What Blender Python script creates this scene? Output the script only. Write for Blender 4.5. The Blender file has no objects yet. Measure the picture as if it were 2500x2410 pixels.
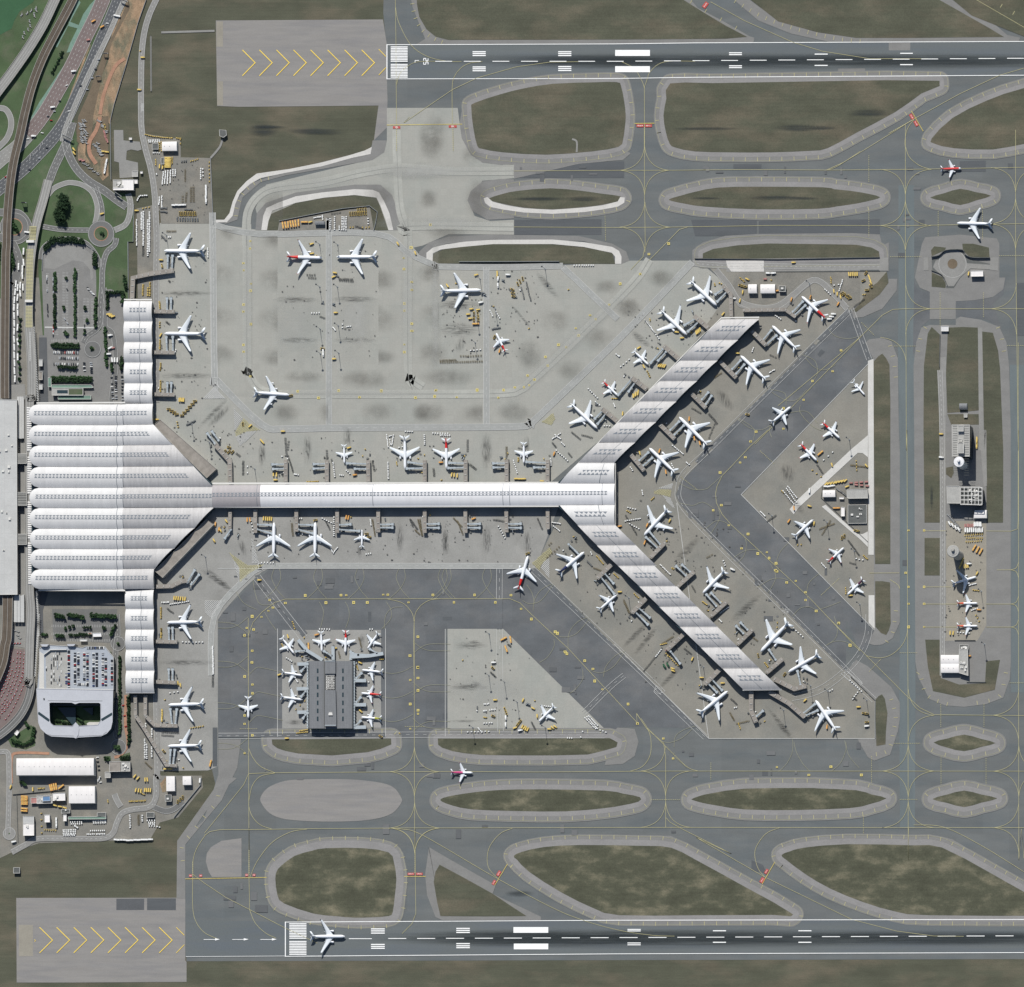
import bpy,bmesh,math,random
from mathutils import Vector
# ------------------------------------------------------------------ camera, sky, sun, exposure
sc=bpy.context.scene
COL=sc.collection
S=0.72                       # metres per photograph pixel on the ground
PW,PH=2500,2410
LX,LY=0.20,0.13            # how far the view leans off the vertical (per metre of height)
CAM_H=20000.0
cam=bpy.data.cameras.new("camera")
camo=bpy.data.objects.new("camera",cam)
COL.objects.link(camo)
camo.location=(LX*CAM_H,-LY*CAM_H,CAM_H)
cam.sensor_fit='HORIZONTAL'
cam.sensor_width=36.0
cam.lens=36.0*CAM_H/(PW*S)
cam.shift_x=-LX*CAM_H/(PW*S)
cam.shift_y=LY*CAM_H/(PW*S)
cam.clip_start=100.0
cam.clip_end=60000.0
sc.camera=camo
SUN_DIR=Vector((-0.135,0.98,1.0)).normalized()     # towards the sun
el=math.asin(SUN_DIR.z)
az=math.atan2(SUN_DIR.x,SUN_DIR.y)
world=bpy.data.worlds.new("World")
sc.world=world
world.use_nodes=True
nt=world.node_tree
nt.nodes.clear()
out=nt.nodes.new('ShaderNodeOutputWorld')
bg=nt.nodes.new('ShaderNodeBackground')
sky=nt.nodes.new('ShaderNodeTexSky')
sky.sky_type='NISHITA'
sky.sun_disc=False
sky.sun_elevation=el
sky.sun_rotation=az
bg.inputs['Strength'].default_value=0.072
nt.links.new(sky.outputs[0],bg.inputs['Color'])
nt.links.new(bg.outputs[0],out.inputs['Surface'])
sun=bpy.data.lights.new("sun",'SUN')
sun.energy=4.25
sun.angle=math.radians(0.53)
sun.color=(1.0,0.975,0.93)
suno=bpy.data.objects.new("sun",sun)
COL.objects.link(suno)
suno.rotation_euler=SUN_DIR.to_track_quat('Z','Y').to_euler()
sc.view_settings.view_transform='Standard'
sc.view_settings.look='None'
sc.view_settings.exposure=0.0
sc.view_settings.gamma=1.0
sc.render.film_transparent=False
sc.cycles.max_bounces=6
sc.cycles.transparent_max_bounces=24
sc.cycles.diffuse_bounces=2
# ------------------------------------------------------------------ helpers
R=random.Random(11)
TS=600/1889
TILES={'A':(0,0),'B':(500,0),'C':(0,500),'D':(500,500),'E':(1000,0),'F':(1500,0),'G':(1900,0),
     'H':(1000,500),'I':(1500,500),'J':(1900,500),'K':(0,950),'L':(500,1050),'M':(1000,1050),
     'N':(1500,1050),'O':(1900,1050),'P':(0,1500),'Q':(500,1500),'R':(1000,1500),'S':(1500,1500),
     'U':(1900,1500)}
TILES={k:(v[0],v[1],TS)for k,v in TILES.items()}
TILES.update({'V':(0,1900,1000/1960),'W':(900,1900,800/1960),'X':(1700,1900,800/1960),
      'OV':(0,0,2500/1960),'px':(0,0,1.0),'TX':(0,1560,110/866),'HT':(80,1550,220/1341)})
def pts(s,h=0.0):
 """survey readings -> ground points in metres; h = the height at which the point was seen"""
 o=[]
 ox,oy,f=TILES['px']
 for tok in s.split():
  if tok in TILES:
   ox,oy,f=TILES[tok]
   continue
  a,b=tok.split(',')
  x,y=ox+float(a)*f,oy+float(b)*f
  o.append((((x-PW/2)*S)+LX*h,((PH/2-y)*S)-LY*h))
 return o
def smooth(p,closed=False,n=5):
 """Catmull-Rom through the points"""
 o=[]
 L=len(p)
 rng=range(L)if closed else range(L-1)
 for i in rng:
  if closed:
   a,b,c,d=p[(i-1)%L],p[i],p[(i+1)%L],p[(i+2)%L]
  else:
   a,b,c,d=p[max(i-1,0)],p[i],p[i+1],p[min(i+2,L-1)]
  for k in range(n):
   t=k/n
   o.append(tuple(0.5*(2*b[j]+(c[j]-a[j])*t+(2*a[j]-5*b[j]+4*c[j]-d[j])*t*t
           +(3*b[j]-a[j]-3*c[j]+d[j])*t**3)for j in(0,1)))
 if not closed:
  o.append(p[-1])
 return o
def area(p):
 return 0.5*sum(p[i][0]*p[(i+1)%len(p)][1]-p[(i+1)%len(p)][0]*p[i][1]for i in range(len(p)))
def ccw(p):
 return p if area(p)>0 else p[::-1]
def offset(p,d):
 """grow a closed outline by d with rounded corners"""
 p=ccw(p)
 o=[]
 n=len(p)
 for i in range(n):
  a,b,c=p[i-1],p[i],p[(i+1)%n]
  e1=Vector((b[0]-a[0],b[1]-a[1]))
  e2=Vector((c[0]-b[0],c[1]-b[1]))
  if e1.length<1e-6 or e2.length<1e-6:
   continue
  n1=Vector((e1.y,-e1.x)).normalized()
  n2=Vector((e2.y,-e2.x)).normalized()
  a1=math.atan2(n1.y,n1.x)
  a2=math.atan2(n2.y,n2.x)
  da=(a2-a1+math.pi)%(2*math.pi)-math.pi
  if da<=0.02:
   m=(n1+n2)
   m=m/max(0.25,m.length_squared)*2*d if m.length>0.1 else n1*d
   if m.length>1.6*abs(d):
    m=m.normalized()*1.6*abs(d)*(1 if d>0 else -1)
   o.append((b[0]+m.x,b[1]+m.y))
  else:
   k=max(1,int(da/0.3))
   for j in range(k+1):
    t=a1+da*j/k
    o.append((b[0]+d*math.cos(t),b[1]+d*math.sin(t)))
 return o
def lift(z,k,m=5):
 """sheets on the ground are stacked a few centimetres apart so that none lie in one plane"""
 return z*2.6+(k%m)*0.012 if z<0.6 else z
class MB:
 """collects faces and builds them as one mesh object"""
 def __init__(self):
  self.v,self.f,self.m,self.sm,self.uv,self.nr=[],[],[],[],[],0
 def add(self,vs,fs,mi=0,sm=False):
  b=len(self.v)
  self.v.extend(vs)
  for f in fs:
   self.f.append([b+i for i in f])
   self.m.append(mi)
   self.sm.append(sm)
  return b
 def poly(self,p,z,mi=0):
  p=ccw(p)
  z=lift(z,len(self.f))
  self.add([(x,y,z)for x,y in p],[list(range(len(p)))],mi)
 def prism(self,p,z0,z1,mw=0,mr=0,bottom=False):
  p=ccw(p)
  n=len(p)
  self.add([(x,y,z0)for x,y in p]+[(x,y,z1)for x,y in p],
       [[i,(i+1)%n,n+(i+1)%n,n+i]for i in range(n)],mw)
  self.add([(x,y,z1)for x,y in p],[list(range(n))],mr)
  if bottom:
   self.add([(x,y,z0)for x,y in p],[list(range(n))[::-1]],mw)
 def box(self,c,sz,z0,rot=0.0,mi=0,top=None,taper=1.0):
  cs,sn=math.cos(rot),math.sin(rot)
  hx,hy=sz[0]/2,sz[1]/2
  vs=[]
  for z,k in((z0,1.0),(z0+sz[2],taper)):
   for ax,ay in((-1,-1),(1,-1),(1,1),(-1,1)):
    x,y=ax*hx*k,ay*hy*(k*.5+.5)
    vs.append((c[0]+x*cs-y*sn,c[1]+x*sn+y*cs,z))
  self.add(vs,[[0,1,5,4],[1,2,6,5],[2,3,7,6],[3,0,4,7],[3,2,1,0]],mi)
  self.add(vs[4:],[[0,1,2,3]],mi if top is None else top)
 def ribbon(self,p,w,z,mi=0,dash=None):
  """flat strip along a polyline; z may be a function of the index fraction"""
  zf=z if callable(z)else (lambda t:z)
  if dash:
   for q in dashes(p,*dash):
    self.ribbon(q,w,z,mi)
   return
  n=len(p)
  vs=[]
  if not callable(z):
   z0=lift(z,self.nr,9)
   self.nr+=1
   zf=(lambda t:z0)
  for i in range(n):
   a,b=p[max(i-1,0)],p[min(i+1,n-1)]
   d=Vector((b[0]-a[0],b[1]-a[1]))
   d=d.normalized()if d.length>1e-9 else Vector((1,0))
   k=1.0
   if 0<i<n-1:
    e=Vector((p[i][0]-a[0],p[i][1]-a[1]))
    if e.length>1e-6:
     k=1/max(0.5,abs(e.normalized().dot(d)))
   nx,ny=-d.y*w/2*k,d.x*w/2*k
   zz=zf(i/max(1,n-1))
   vs+=[(p[i][0]+nx,p[i][1]+ny,zz),(p[i][0]-nx,p[i][1]-ny,zz)]
  self.add(vs,[[2*i,2*i+1,2*i+3,2*i+2]for i in range(n-1)],mi)
 def slab(self,p,w,z0,z1,mi=0,top=None):
  """solid strip along a polyline; z0 and z1 may be functions of the fraction"""
  f0=z0 if callable(z0)else (lambda t:z0)
  f1=z1 if callable(z1)else (lambda t:z1)
  n=len(p)
  vs=[]
  for i in range(n):
   a,b=p[max(i-1,0)],p[min(i+1,n-1)]
   d=Vector((b[0]-a[0],b[1]-a[1])).normalized()
   k=1.0
   if 0<i<n-1:
    e=Vector((p[i][0]-a[0],p[i][1]-a[1])).normalized()
    k=1/max(0.6,abs(e.dot(d)))
   nx,ny=-d.y*w/2*k,d.x*w/2*k
   t=i/max(1,n-1)
   for z in(f0(t),f1(t)):
    vs+=[(p[i][0]+nx,p[i][1]+ny,z),(p[i][0]-nx,p[i][1]-ny,z)]
  fs,ft=[],[]
  for i in range(n-1):
   a,b=4*i,4*i+4
   ft.append([a+2,a+3,b+3,b+2])
   fs+=[[a,a+2,b+2,b],[a+1,b+1,b+3,a+3],[a,b,b+1,a+1]]
  fs+=[[0,1,3,2],[4*n-4,4*n-2,4*n-1,4*n-3]]
  self.add(vs,fs,mi)
  self.add(vs,ft,mi if top is None else top)
 def loft(self,rings,mi=0,caps=True,sm=True,mfun=None,closed=True):
  n=len(rings[0])
  b=len(self.v)
  for r in rings:
   self.v.extend(r)
  last=n if closed else n-1
  for i in range(len(rings)-1):
   for j in range(last):
    k=(j+1)%n
    self.f.append([b+i*n+j,b+i*n+k,b+(i+1)*n+k,b+(i+1)*n+j])
    self.m.append(mfun(i,j)if mfun else mi)
    self.sm.append(sm)
  if caps:
   self.f.append([b+j for j in range(n)][::-1])
   self.m.append(mfun(0,0)if mfun else mi)
   self.sm.append(False)
   e=b+(len(rings)-1)*n
   self.f.append([e+j for j in range(n)])
   self.m.append(mfun(len(rings)-2,0)if mfun else mi)
   self.sm.append(False)
 def cyl(self,c,r,z0,z1,mi=0,n=12,r1=None,cap=None):
  r1=r if r1 is None else r1
  ang=[2*math.pi*i/n for i in range(n)]
  self.loft([[(c[0]+r*math.cos(a),c[1]+r*math.sin(a),z0)for a in ang],
       [(c[0]+r1*math.cos(a),c[1]+r1*math.sin(a),z1)for a in ang]],mi,caps=True,sm=False,
       mfun=(lambda i,j:mi))
  if cap is not None:
   self.m[-1]=cap
 def build(self,name,mats,parent=None,at=None,link=True):
  me=bpy.data.meshes.new(name)
  v=self.v if at is None else [(x-at[0],y-at[1],z-at[2])for x,y,z in self.v]
  me.from_pydata(v,[],self.f)
  for mm in(mats if isinstance(mats,(list,tuple))else [mats]):
   me.materials.append(mm)
  me.polygons.foreach_set('material_index',self.m)
  me.polygons.foreach_set('use_smooth',self.sm)
  if self.uv:
   ul=me.uv_layers.new(name='UVMap')
   for li,uv in enumerate(self.uv):
    ul.data[li].uv=uv
  me.update()
  o=bpy.data.objects.new(name,me)
  COL.objects.link(o)
  if parent:
   o.parent=parent
  return o
def dashes(p,on,off):
 res,cur,left,isq=[],[p[0]],on,True
 for i in range(len(p)-1):
  a,b=Vector(p[i]),Vector(p[i+1])
  L=(b-a).length
  pos=0.0
  while L-pos>left:
   pos+=left
   q=a+(b-a)*(pos/L)
   if isq:
    cur.append(tuple(q))
    res.append(cur)
    cur=[]
   else:
    cur=[tuple(q)]
   isq=not isq
   left=on if isq else off
  left-=(L-pos)
  if isq:
   cur.append(tuple(b))
 if isq and len(cur)>1:
  res.append(cur)
 return res
def along(p,n=None,step=None):
 """points and headings spaced evenly along a polyline"""
 seg=[math.dist(p[i],p[i+1])for i in range(len(p)-1)]
 L=sum(seg)
 if n is None:
  n=max(2,int(L/step)+1)
 o=[]
 for k in range(n):
  d=L*k/(n-1)if n>1 else L/2
  i=0
  while i<len(seg)-1 and d>seg[i]:
   d-=seg[i]
   i+=1
  t=d/seg[i]if seg[i]else 0
  a,b=p[i],p[i+1]
  o.append((a[0]+(b[0]-a[0])*t,a[1]+(b[1]-a[1])*t,math.atan2(b[1]-a[1],b[0]-a[0])))
 return o
def tag(o,label=None,cat=None,group=None,kind=None):
 if label:
  o['label']=label
 if cat:
  o['category']=cat
 if group:
  o['group']=group
 if kind:
  o['kind']=kind
 return o
def empty(name,loc,label=None,cat=None,group=None,rz=0.0):
 o=bpy.data.objects.new(name,None)
 COL.objects.link(o)
 o.location=loc
 o.rotation_euler=(0,0,rz)
 o.empty_display_size=2.0
 return tag(o,label,cat,group)
def struct(name,mb,mats):
 return tag(mb.build(name,mats),kind='structure')
def copy_tree(o,loc,rz,scale=1.0,label=None,group=None,parent=None):
 c=o.copy()
 COL.objects.link(c)
 if parent is None:
  c.location=loc
  c.rotation_euler=(0,0,rz)
  c.scale=(scale,)*3
  if label:
   c['label']=label
  if group:
   c['group']=group
 else:
  c.parent=parent
 for ch in list(KIDS.get(o.name,[])):
  d=copy_tree(ch,None,None,parent=c)
 return c
KIDS={}
def register(o):
 """remember a prototype's children for copy_tree"""
 for ch in list(o.children):
  KIDS.setdefault(o.name,[]).append(ch)
  register(ch)
# ------------------------------------------------------------------ materials
def lin(c):
 c=c/255.0
 return c/12.92 if c<=0.04045 else ((c+0.055)/1.055)**2.4
GAIN=1.0
def rgb(t,g=1.0):
 return(lin(t[0])*GAIN*g,lin(t[1])*GAIN*g,lin(t[2])*GAIN*g,1.0)
def mat(name,col,rough=0.85,var=0.0,scale=0.02,stretch=(1,1),fine=0.0,fscale=0.4,tint=None,tscale=0.01,rot=0.0,
  slab=None,metal=0.0,tpos=(0.45,0.62),lines=0.0,spec=0.25):
 """procedural material: a base colour broken up by large mottling, fine grain, streaks and slab joints"""
 m=bpy.data.materials.new(name)
 m.use_nodes=True
 t=m.node_tree
 b=t.nodes['Principled BSDF']
 b.inputs['Roughness'].default_value=rough
 b.inputs['Metallic'].default_value=metal
 b.inputs['Specular IOR Level'].default_value=spec
 b.inputs['Base Color'].default_value=rgb(col)
 if not(var or fine or tint or slab or lines):
  return m
 N,Lk=t.nodes.new,t.links.new
 geo=N('ShaderNodeNewGeometry')
 mp=N('ShaderNodeMapping')
 mp.inputs['Rotation'].default_value=(0,0,rot)
 Lk(geo.outputs['Position'],mp.inputs['Vector'])
 mp2=N('ShaderNodeMapping')
 mp2.inputs['Scale'].default_value=(stretch[0],stretch[1],1)
 Lk(mp.outputs[0],mp2.inputs['Vector'])
 cur=None
 def noise(sc_,det,src=mp2):
  n=N('ShaderNodeTexNoise')
  n.inputs['Scale'].default_value=sc_
  n.inputs['Detail'].default_value=det
  n.inputs['Roughness'].default_value=0.6
  Lk(src.outputs[0],n.inputs['Vector'])
  return n.outputs['Fac']
 base=N('ShaderNodeRGB')
 base.outputs[0].default_value=rgb(col)
 cur=base.outputs[0]
 if tint:
  mr=N('ShaderNodeMapRange')
  mr.inputs['From Min'].default_value=tpos[0]
  mr.inputs['From Max'].default_value=tpos[1]
  Lk(noise(tscale,6),mr.inputs['Value'])
  mx=N('ShaderNodeMix')
  mx.data_type='RGBA'
  Lk(mr.outputs[0],mx.inputs['Factor'])
  Lk(cur,mx.inputs['A'])
  mx.inputs['B'].default_value=rgb(tint)
  cur=mx.outputs['Result']
 def mult(fac,amp,lo=0.3,hi=0.7):
  nonlocal cur
  mr=N('ShaderNodeMapRange')
  mr.inputs['From Min'].default_value=lo
  mr.inputs['From Max'].default_value=hi
  mr.inputs['To Min'].default_value=1-amp
  mr.inputs['To Max'].default_value=1+amp
  Lk(fac,mr.inputs['Value'])
  vm=N('ShaderNodeVectorMath')
  vm.operation='SCALE'
  Lk(cur,vm.inputs[0])
  Lk(mr.outputs[0],vm.inputs['Scale'])
  cur=vm.outputs[0]
 if var:
  mult(noise(scale,7),var)
 if fine:
  mult(noise(fscale,4,mp),fine,0.35,0.65)
 if lines:
  wv=N('ShaderNodeTexNoise')
  wv.inputs['Scale'].default_value=1.0
  wv.inputs['Detail'].default_value=3
  mp3=N('ShaderNodeMapping')
  mp3.inputs['Scale'].default_value=(0.006,0.32,1)
  Lk(mp.outputs[0],mp3.inputs['Vector'])
  Lk(mp3.outputs[0],wv.inputs['Vector'])
  mult(wv.outputs['Fac'],lines)
 if slab:
  br=N('ShaderNodeTexBrick')
  br.offset=0
  br.inputs['Color1'].default_value=(1,1,1,1)
  br.inputs['Color2'].default_value=(1-slab[1],)*3+(1,)
  br.inputs['Mortar'].default_value=(1-slab[2],)*3+(1,)
  br.inputs['Scale'].default_value=1.0
  br.inputs['Brick Width'].default_value=slab[0]
  br.inputs['Row Height'].default_value=slab[0]
  br.inputs['Mortar Size'].default_value=slab[3]if len(slab)>3 else 0.25
  Lk(mp.outputs[0],br.inputs['Vector'])
  vm=N('ShaderNodeVectorMath')
  vm.operation='MULTIPLY'
  Lk(cur,vm.inputs[0])
  Lk(br.outputs['Color'],vm.inputs[1])
  cur=vm.outputs[0]
 Lk(cur,b.inputs['Base Color'])
 return m
def stain_mat(name,col,strength,stretch=(1,1),hard=1.0,nscale=0.06,lo=.3,hi=.65):
 """worn or soiled paving: an irregular film that thins out towards its rim"""
 m=bpy.data.materials.new(name)
 m.use_nodes=True
 t=m.node_tree
 b=t.nodes['Principled BSDF']
 b.inputs['Base Color'].default_value=rgb(col)
 b.inputs['Roughness'].default_value=0.9
 b.inputs['Specular IOR Level'].default_value=0.1
 N,Lk=t.nodes.new,t.links.new
 uv=N('ShaderNodeUVMap')
 uv.uv_map='UVMap'
 sub=N('ShaderNodeVectorMath')
 sub.operation='SUBTRACT'
 sub.inputs[1].default_value=(0.5,0.5,0)
 Lk(uv.outputs[0],sub.inputs[0])
 ln=N('ShaderNodeVectorMath')
 ln.operation='LENGTH'
 Lk(sub.outputs[0],ln.inputs[0])
 geo=N('ShaderNodeNewGeometry')
 mp=N('ShaderNodeMapping')
 mp.inputs['Scale'].default_value=(stretch[0],stretch[1],1)
 Lk(geo.outputs['Position'],mp.inputs['Vector'])
 ns=N('ShaderNodeTexNoise')
 ns.inputs['Scale'].default_value=nscale
 ns.inputs['Detail'].default_value=8
 ns.inputs['Roughness'].default_value=0.65
 Lk(mp.outputs[0],ns.inputs['Vector'])
 mr=N('ShaderNodeMapRange')
 mr.interpolation_type='SMOOTHSTEP'
 mr.inputs['From Min'].default_value=0.5
 mr.inputs['From Max'].default_value=0.5-0.42*hard
 mr.inputs['To Min'].default_value=0
 mr.inputs['To Max'].default_value=strength
 Lk(ln.outputs['Value'],mr.inputs['Value'])
 m2=N('ShaderNodeMapRange')
 m2.inputs['From Min'].default_value=lo
 m2.inputs['From Max'].default_value=hi
 Lk(ns.outputs['Fac'],m2.inputs['Value'])
 mu=N('ShaderNodeMath')
 mu.operation='MULTIPLY'
 Lk(mr.outputs[0],mu.inputs[0])
 Lk(m2.outputs[0],mu.inputs[1])
 Lk(mu.outputs[0],b.inputs['Alpha'])
 return m
M={}
M['grass']=mat('dry_grass',(85,86,72),0.95,0.16,0.015,(1,2.2),0.14,0.6,tint=(104,98,83),tscale=0.009,lines=0.06,tpos=(.46,.68))
M['grass2']=mat('patchy_grass',(84,85,70),0.95,0.26,0.02,(1,1.8),0.14,0.5,tint=(112,107,89),tscale=0.02,lines=0.06,tpos=(0.5,0.7))
M['lawn']=mat('green_lawn',(77,94,66),0.95,0.22,0.02,(1,1),0.12,0.6,tint=(92,98,78),tscale=0.03,tpos=(.5,.68))
M['pitch']=mat('bright_lawn',(62,95,68),0.95,0.1,0.03,(1,1),0.08,0.6)
M['asphalt']=mat('asphalt',(108,111,110),0.9,0.09,0.012,(1,4),0.05,0.5,tint=(102,107,108),tscale=0.008,slab=(46,.07,.03,.3))
M['asphalt_v']=mat('asphalt_blue',(105,113,114),0.9,0.09,0.012,(5,1),0.05,0.5)
M['taxilane']=mat('dark_taxilane',(101,104,106),0.9,0.13,0.02,(1,1.6),0.07,0.6,tint=(110,111,111),tscale=.012,slab=(38,0.09,0.04,0.3))
M['patch']=mat('dark_asphalt',(90,93,95),0.9,0.08,0.02,(1,6),0.05,0.5)
M['shoulder']=mat('shoulder',(129,128,125),0.9,0.08,0.03,(1,2),0.05,0.5)
M['shoulder2']=mat('inner_shoulder',(140,138,136),0.9,0.09,0.03,(1,2),0.06,0.5)
M['newconc']=mat('new_concrete',(202,199,193),0.9,0.07,0.05,(1,1),0.06,0.6,slab=(24,0.04,0.06,0.25))
M['apron']=mat('apron_concrete',(164,163,155),0.9,0.07,0.012,(1,1),0.05,0.45,tint=(153,154,147),tscale=0.012,slab=(11.4,0.05,0.06,0.3))
M['apron2']=mat('worn_apron',(139,136,127),0.9,0.09,0.015,(1,1),0.06,0.45,tint=(130,129,122),tscale=0.012,slab=(7.6,0.04,0.03,0.18))
M['apron3']=mat('pier_apron',(152,151,146),0.9,0.09,0.02,(1,1),0.06,0.45,tint=(143,142,137),tscale=0.012,slab=(7.6,0.04,0.03,0.18))
M['apron4']=mat('tan_apron',(150,145,133),0.9,0.09,0.02,(1,1),0.06,0.45,slab=(7.6,0.05,0.03,0.18))
M['pad']=mat('blast_pad',(141,138,134),0.9,0.06,0.015,(1,8),0.04,0.5,tint=(134,132,130),tscale=0.01)
M['palepath']=mat('pale_service_road',(200,198,192),0.9,0.07,0.04,(1,1),0.05,0.5)
M['runway']=mat('runway_asphalt',(105,110,110),0.9,0.07,0.02,(0.35,3),0.06,0.7,tint=(98,104,108),tscale=0.01)
M['road']=mat('road_asphalt',(112,112,110),0.9,0.09,0.04,(1,1),0.07,0.6)
M['roadl']=mat('pale_road',(140,139,135),0.9,0.08,0.05,(1,1),0.06,0.6)
M['roadr']=mat('red_surface_road',(122,110,107),0.9,0.10,0.05,(1,1),0.07,0.6)
M['roadd']=mat('dark_road',(92,94,96),0.9,0.09,0.05,(1,1),0.07,0.6)
M['yard']=mat('yard_paving',(125,123,116),0.9,0.11,0.04,(1,1),0.09,0.5,tint=(135,131,122),tscale=0.03)
M['rail']=mat('rail_ballast',(103,93,82),0.95,0.16,0.08,(1,1),0.14,0.9)
M['earth']=mat('bare_earth',(154,130,105),0.95,0.26,0.07,(1.4,.7),0.2,0.6,tint=(112,108,90),tscale=0.03)
M['teal']=mat('teal_channel',(116,142,128),0.9,0.14,0.06,(1,1),0.1,0.6)
M['brick']=mat('red_paving',(166,128,106),0.9,0.14,0.1,(1,1),0.1,0.8)
M['white']=mat('white_paint',(246,246,243),0.7,0.05,0.2,(1,1),0.05,0.8)
M['fadedwhite']=mat('faded_white_paint',(192,192,188),0.8,0.06,0.2)
M['yellow']=mat('yellow_paint',(180,174,132),0.8,0.1,0.1)
M['yellow2']=mat('bright_yellow_paint',(214,194,104),0.8,0.08,0.1)
M['fadedyellow']=mat('faded_yellow_paint',(152,151,128),0.8,0.1,0.1)
M['redpaint']=mat('red_paint',(184,84,78),0.8,0.1,0.2)
M['soil']=mat('trodden_soil',(112,100,84),0.95,0.15,0.05,(1,1),0.12,0.6)
M['roofw']=mat('white_metal_roof',(211,210,208),0.6,0.06,0.02,(6,1),0.04,0.5,slab=(5.5,.03,.05,.3))
M['roofw2']=mat('soiled_metal_roof',(188,186,184),0.6,0.1,0.03,(8,1),0.05,0.5,slab=(5.5,.04,.07,.3))
M['roofw3']=mat('mosaic_toned_metal_roof',(168,163,163),0.6,0.06,0.03,(8,1),0.04,0.5)  # mosaic brightness step painted into one concourse bay's roof colour
M['roofb']=mat('bright_metal_roof',(228,227,227),0.5,0.04,0.02,(6,1),slab=(5.5,.02,.04,.3))
M['shed']=mat('shed_roof',(232,228,224),0.6,0.05,0.05,(4,1),slab=(7,0.02,0.05,0.2))
M['skylight']=mat('skylight_glass',(128,134,140),0.25)
M['skyline']=mat('roof_joint',(120,126,132),0.6)
M['glass']=mat('glass_wall',(52,68,74),0.2,slab=(3.0,0.1,0.3,0.12),spec=0.5)
M['wall']=mat('concrete_wall',(168,165,158),0.85,0.06,0.1)
M['wallw']=mat('white_wall',(214,212,206),0.8,0.05,0.1)
M['flat']=mat('flat_roof',(166,165,160),0.9,0.1,0.08,(1,1),0.08,0.5)
M['flatd']=mat('dark_flat_roof',(98,100,98),0.9,0.12,0.1,(1,1),0.1,0.7)
M['greyroof']=mat('grey_metal_roof',(122,124,126),0.6,0.08,0.05,(6,1),0.05,0.5,slab=(3.2,.05,.1,.35))
M['hotel']=mat('blue_grey_roof',(184,186,191),0.7,0.05,0.06,(1,1),0.03,0.5)
M['deck']=mat('car_park_deck',(164,170,177),0.85,0.06,0.05,(1,1),0.05,0.5)
M['walkroof']=mat('walkway_roof',(146,140,132),0.8,0.2,0.09,(1,1),0.06,0.8)
M['bridge']=mat('bridge_metal',(168,176,180),0.6,0.08,0.2,(1,1))
M['bridged']=mat('bridge_dark_metal',(74,82,88),0.6)
M['gstation']=mat('station_roof',(188,188,185),0.7,0.07,0.03,(1,1),0.04,0.4,slab=(24,.04,.07,.5))
M['lot']=mat('car_park_asphalt',(130,129,126),0.9,0.1,0.05,fine=.08,fscale=.6,slab=(16,.04,.02,.3))
M['dark']=mat('dark_frame',(48,50,52),0.7)
M['rubber']=mat('rubber',(32,32,34),0.85)
M['steel']=mat('galvanised_steel',(150,154,156),0.5,metal=0.3)
M['jetwhite']=mat('white_airliner_paint',(236,238,240),0.35,spec=0.4)
M['jetgrey']=mat('grey_wing_paint',(218,223,226),0.4,spec=0.4)
M['jetglass']=mat('cockpit_glass',(24,28,34),0.15,spec=0.5)
for n_,c_ in(('red',(206,38,36)),('navy',(44,52,92)),('teal2',(98,128,132)),('pink',(196,54,120)),
      ('purple',(86,36,70)),('lime',(176,178,54)),('orange',(214,88,52)),('slate',(96,104,112))):
 M['j'+n_]=mat(n_+'_airliner_paint',c_,0.4,spec=0.4)
M['ytruck']=mat('yellow_vehicle_paint',(218,190,108),0.5)
M['obus']=mat('orange_vehicle_paint',(214,160,92),0.5)
M['wveh']=mat('white_vehicle_paint',(232,232,228),0.45)
M['rveh']=mat('red_vehicle_paint',(168,44,46),0.45)
M['dveh']=mat('dark_vehicle_paint',(56,60,66),0.4)
M['sveh']=mat('silver_vehicle_paint',(176,180,184),0.4)
M['bveh']=mat('blue_vehicle_paint',(64,82,128),0.4)
M['brown']=mat('rusty_frame',(116,106,82),0.8)
M['cover']=mat('grey_tarpaulin',(188,190,188),0.8)
M['gveh']=mat('green_tarpaulin',(48,92,66),0.8)
M['carglass']=mat('car_glass',(30,36,42),0.15)
M['leaf']=mat('dark_foliage',(44,64,42),0.9,0.4,0.5,(1,1),0.3,1.4)
M['leaf2']=mat('mid_foliage',(62,88,56),0.9,0.4,0.5,(1,1),0.3,1.4)
M['bark']=mat('bark',(84,70,56),0.9)
M['junk']=mat('scrap',(170,168,164),0.8,0.3,0.3)
M['container']=mat('container_paint',(170,122,116),0.7,0.2,0.2)
M['blueroof']=mat('blue_container_roof',(100,132,168),0.7,0.1,0.2)
# ------------------------------------------------------------------ the ground and its paving
g=MB()
g.poly([(-9000,-9000),(9000,-9000),(9000,9000),(-9000,9000)],0.0)
struct('ground',g,M['grass'])
def flat(name,s,z,m,sm=False):
 mb=MB()
 for i,q in enumerate(s if isinstance(s,(list,tuple))else [s]):
  p=pts(q)
  if sm:
   p=smooth(p,True,4)
  mb.poly(p,z)
 return struct(name,mb,M[m])
flat('taxiway',"OV 742,-400 3400,-400 3400,1834 1960,1836 357,1840 355,1770 344,1610 417,1520 405,1470 300,1470 300,430 410,428 B 65,1700 150,1700 205,1645 230,1550 262,1470 330,1400 410,1345 650,1310 900,1260 1100,1208 1275,1140 1290,1095 1310,1060 1340,800 1400,400 1372,100",0.06,'asphalt')
flat('taxiway_blue',["J 925,-150 1045,-150 1045,900 1050,1889 O 1052,300 1055,1889 U 1055,700 1050,1640 935,1640 930,640 O 935,1540 930,0 J 920,1150 925,600",
        "J 1780,1230 2300,1230 O 2300,2100 U 2300,600 1790,600 O 1790,300"],0.09,'asphalt_v')
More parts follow.
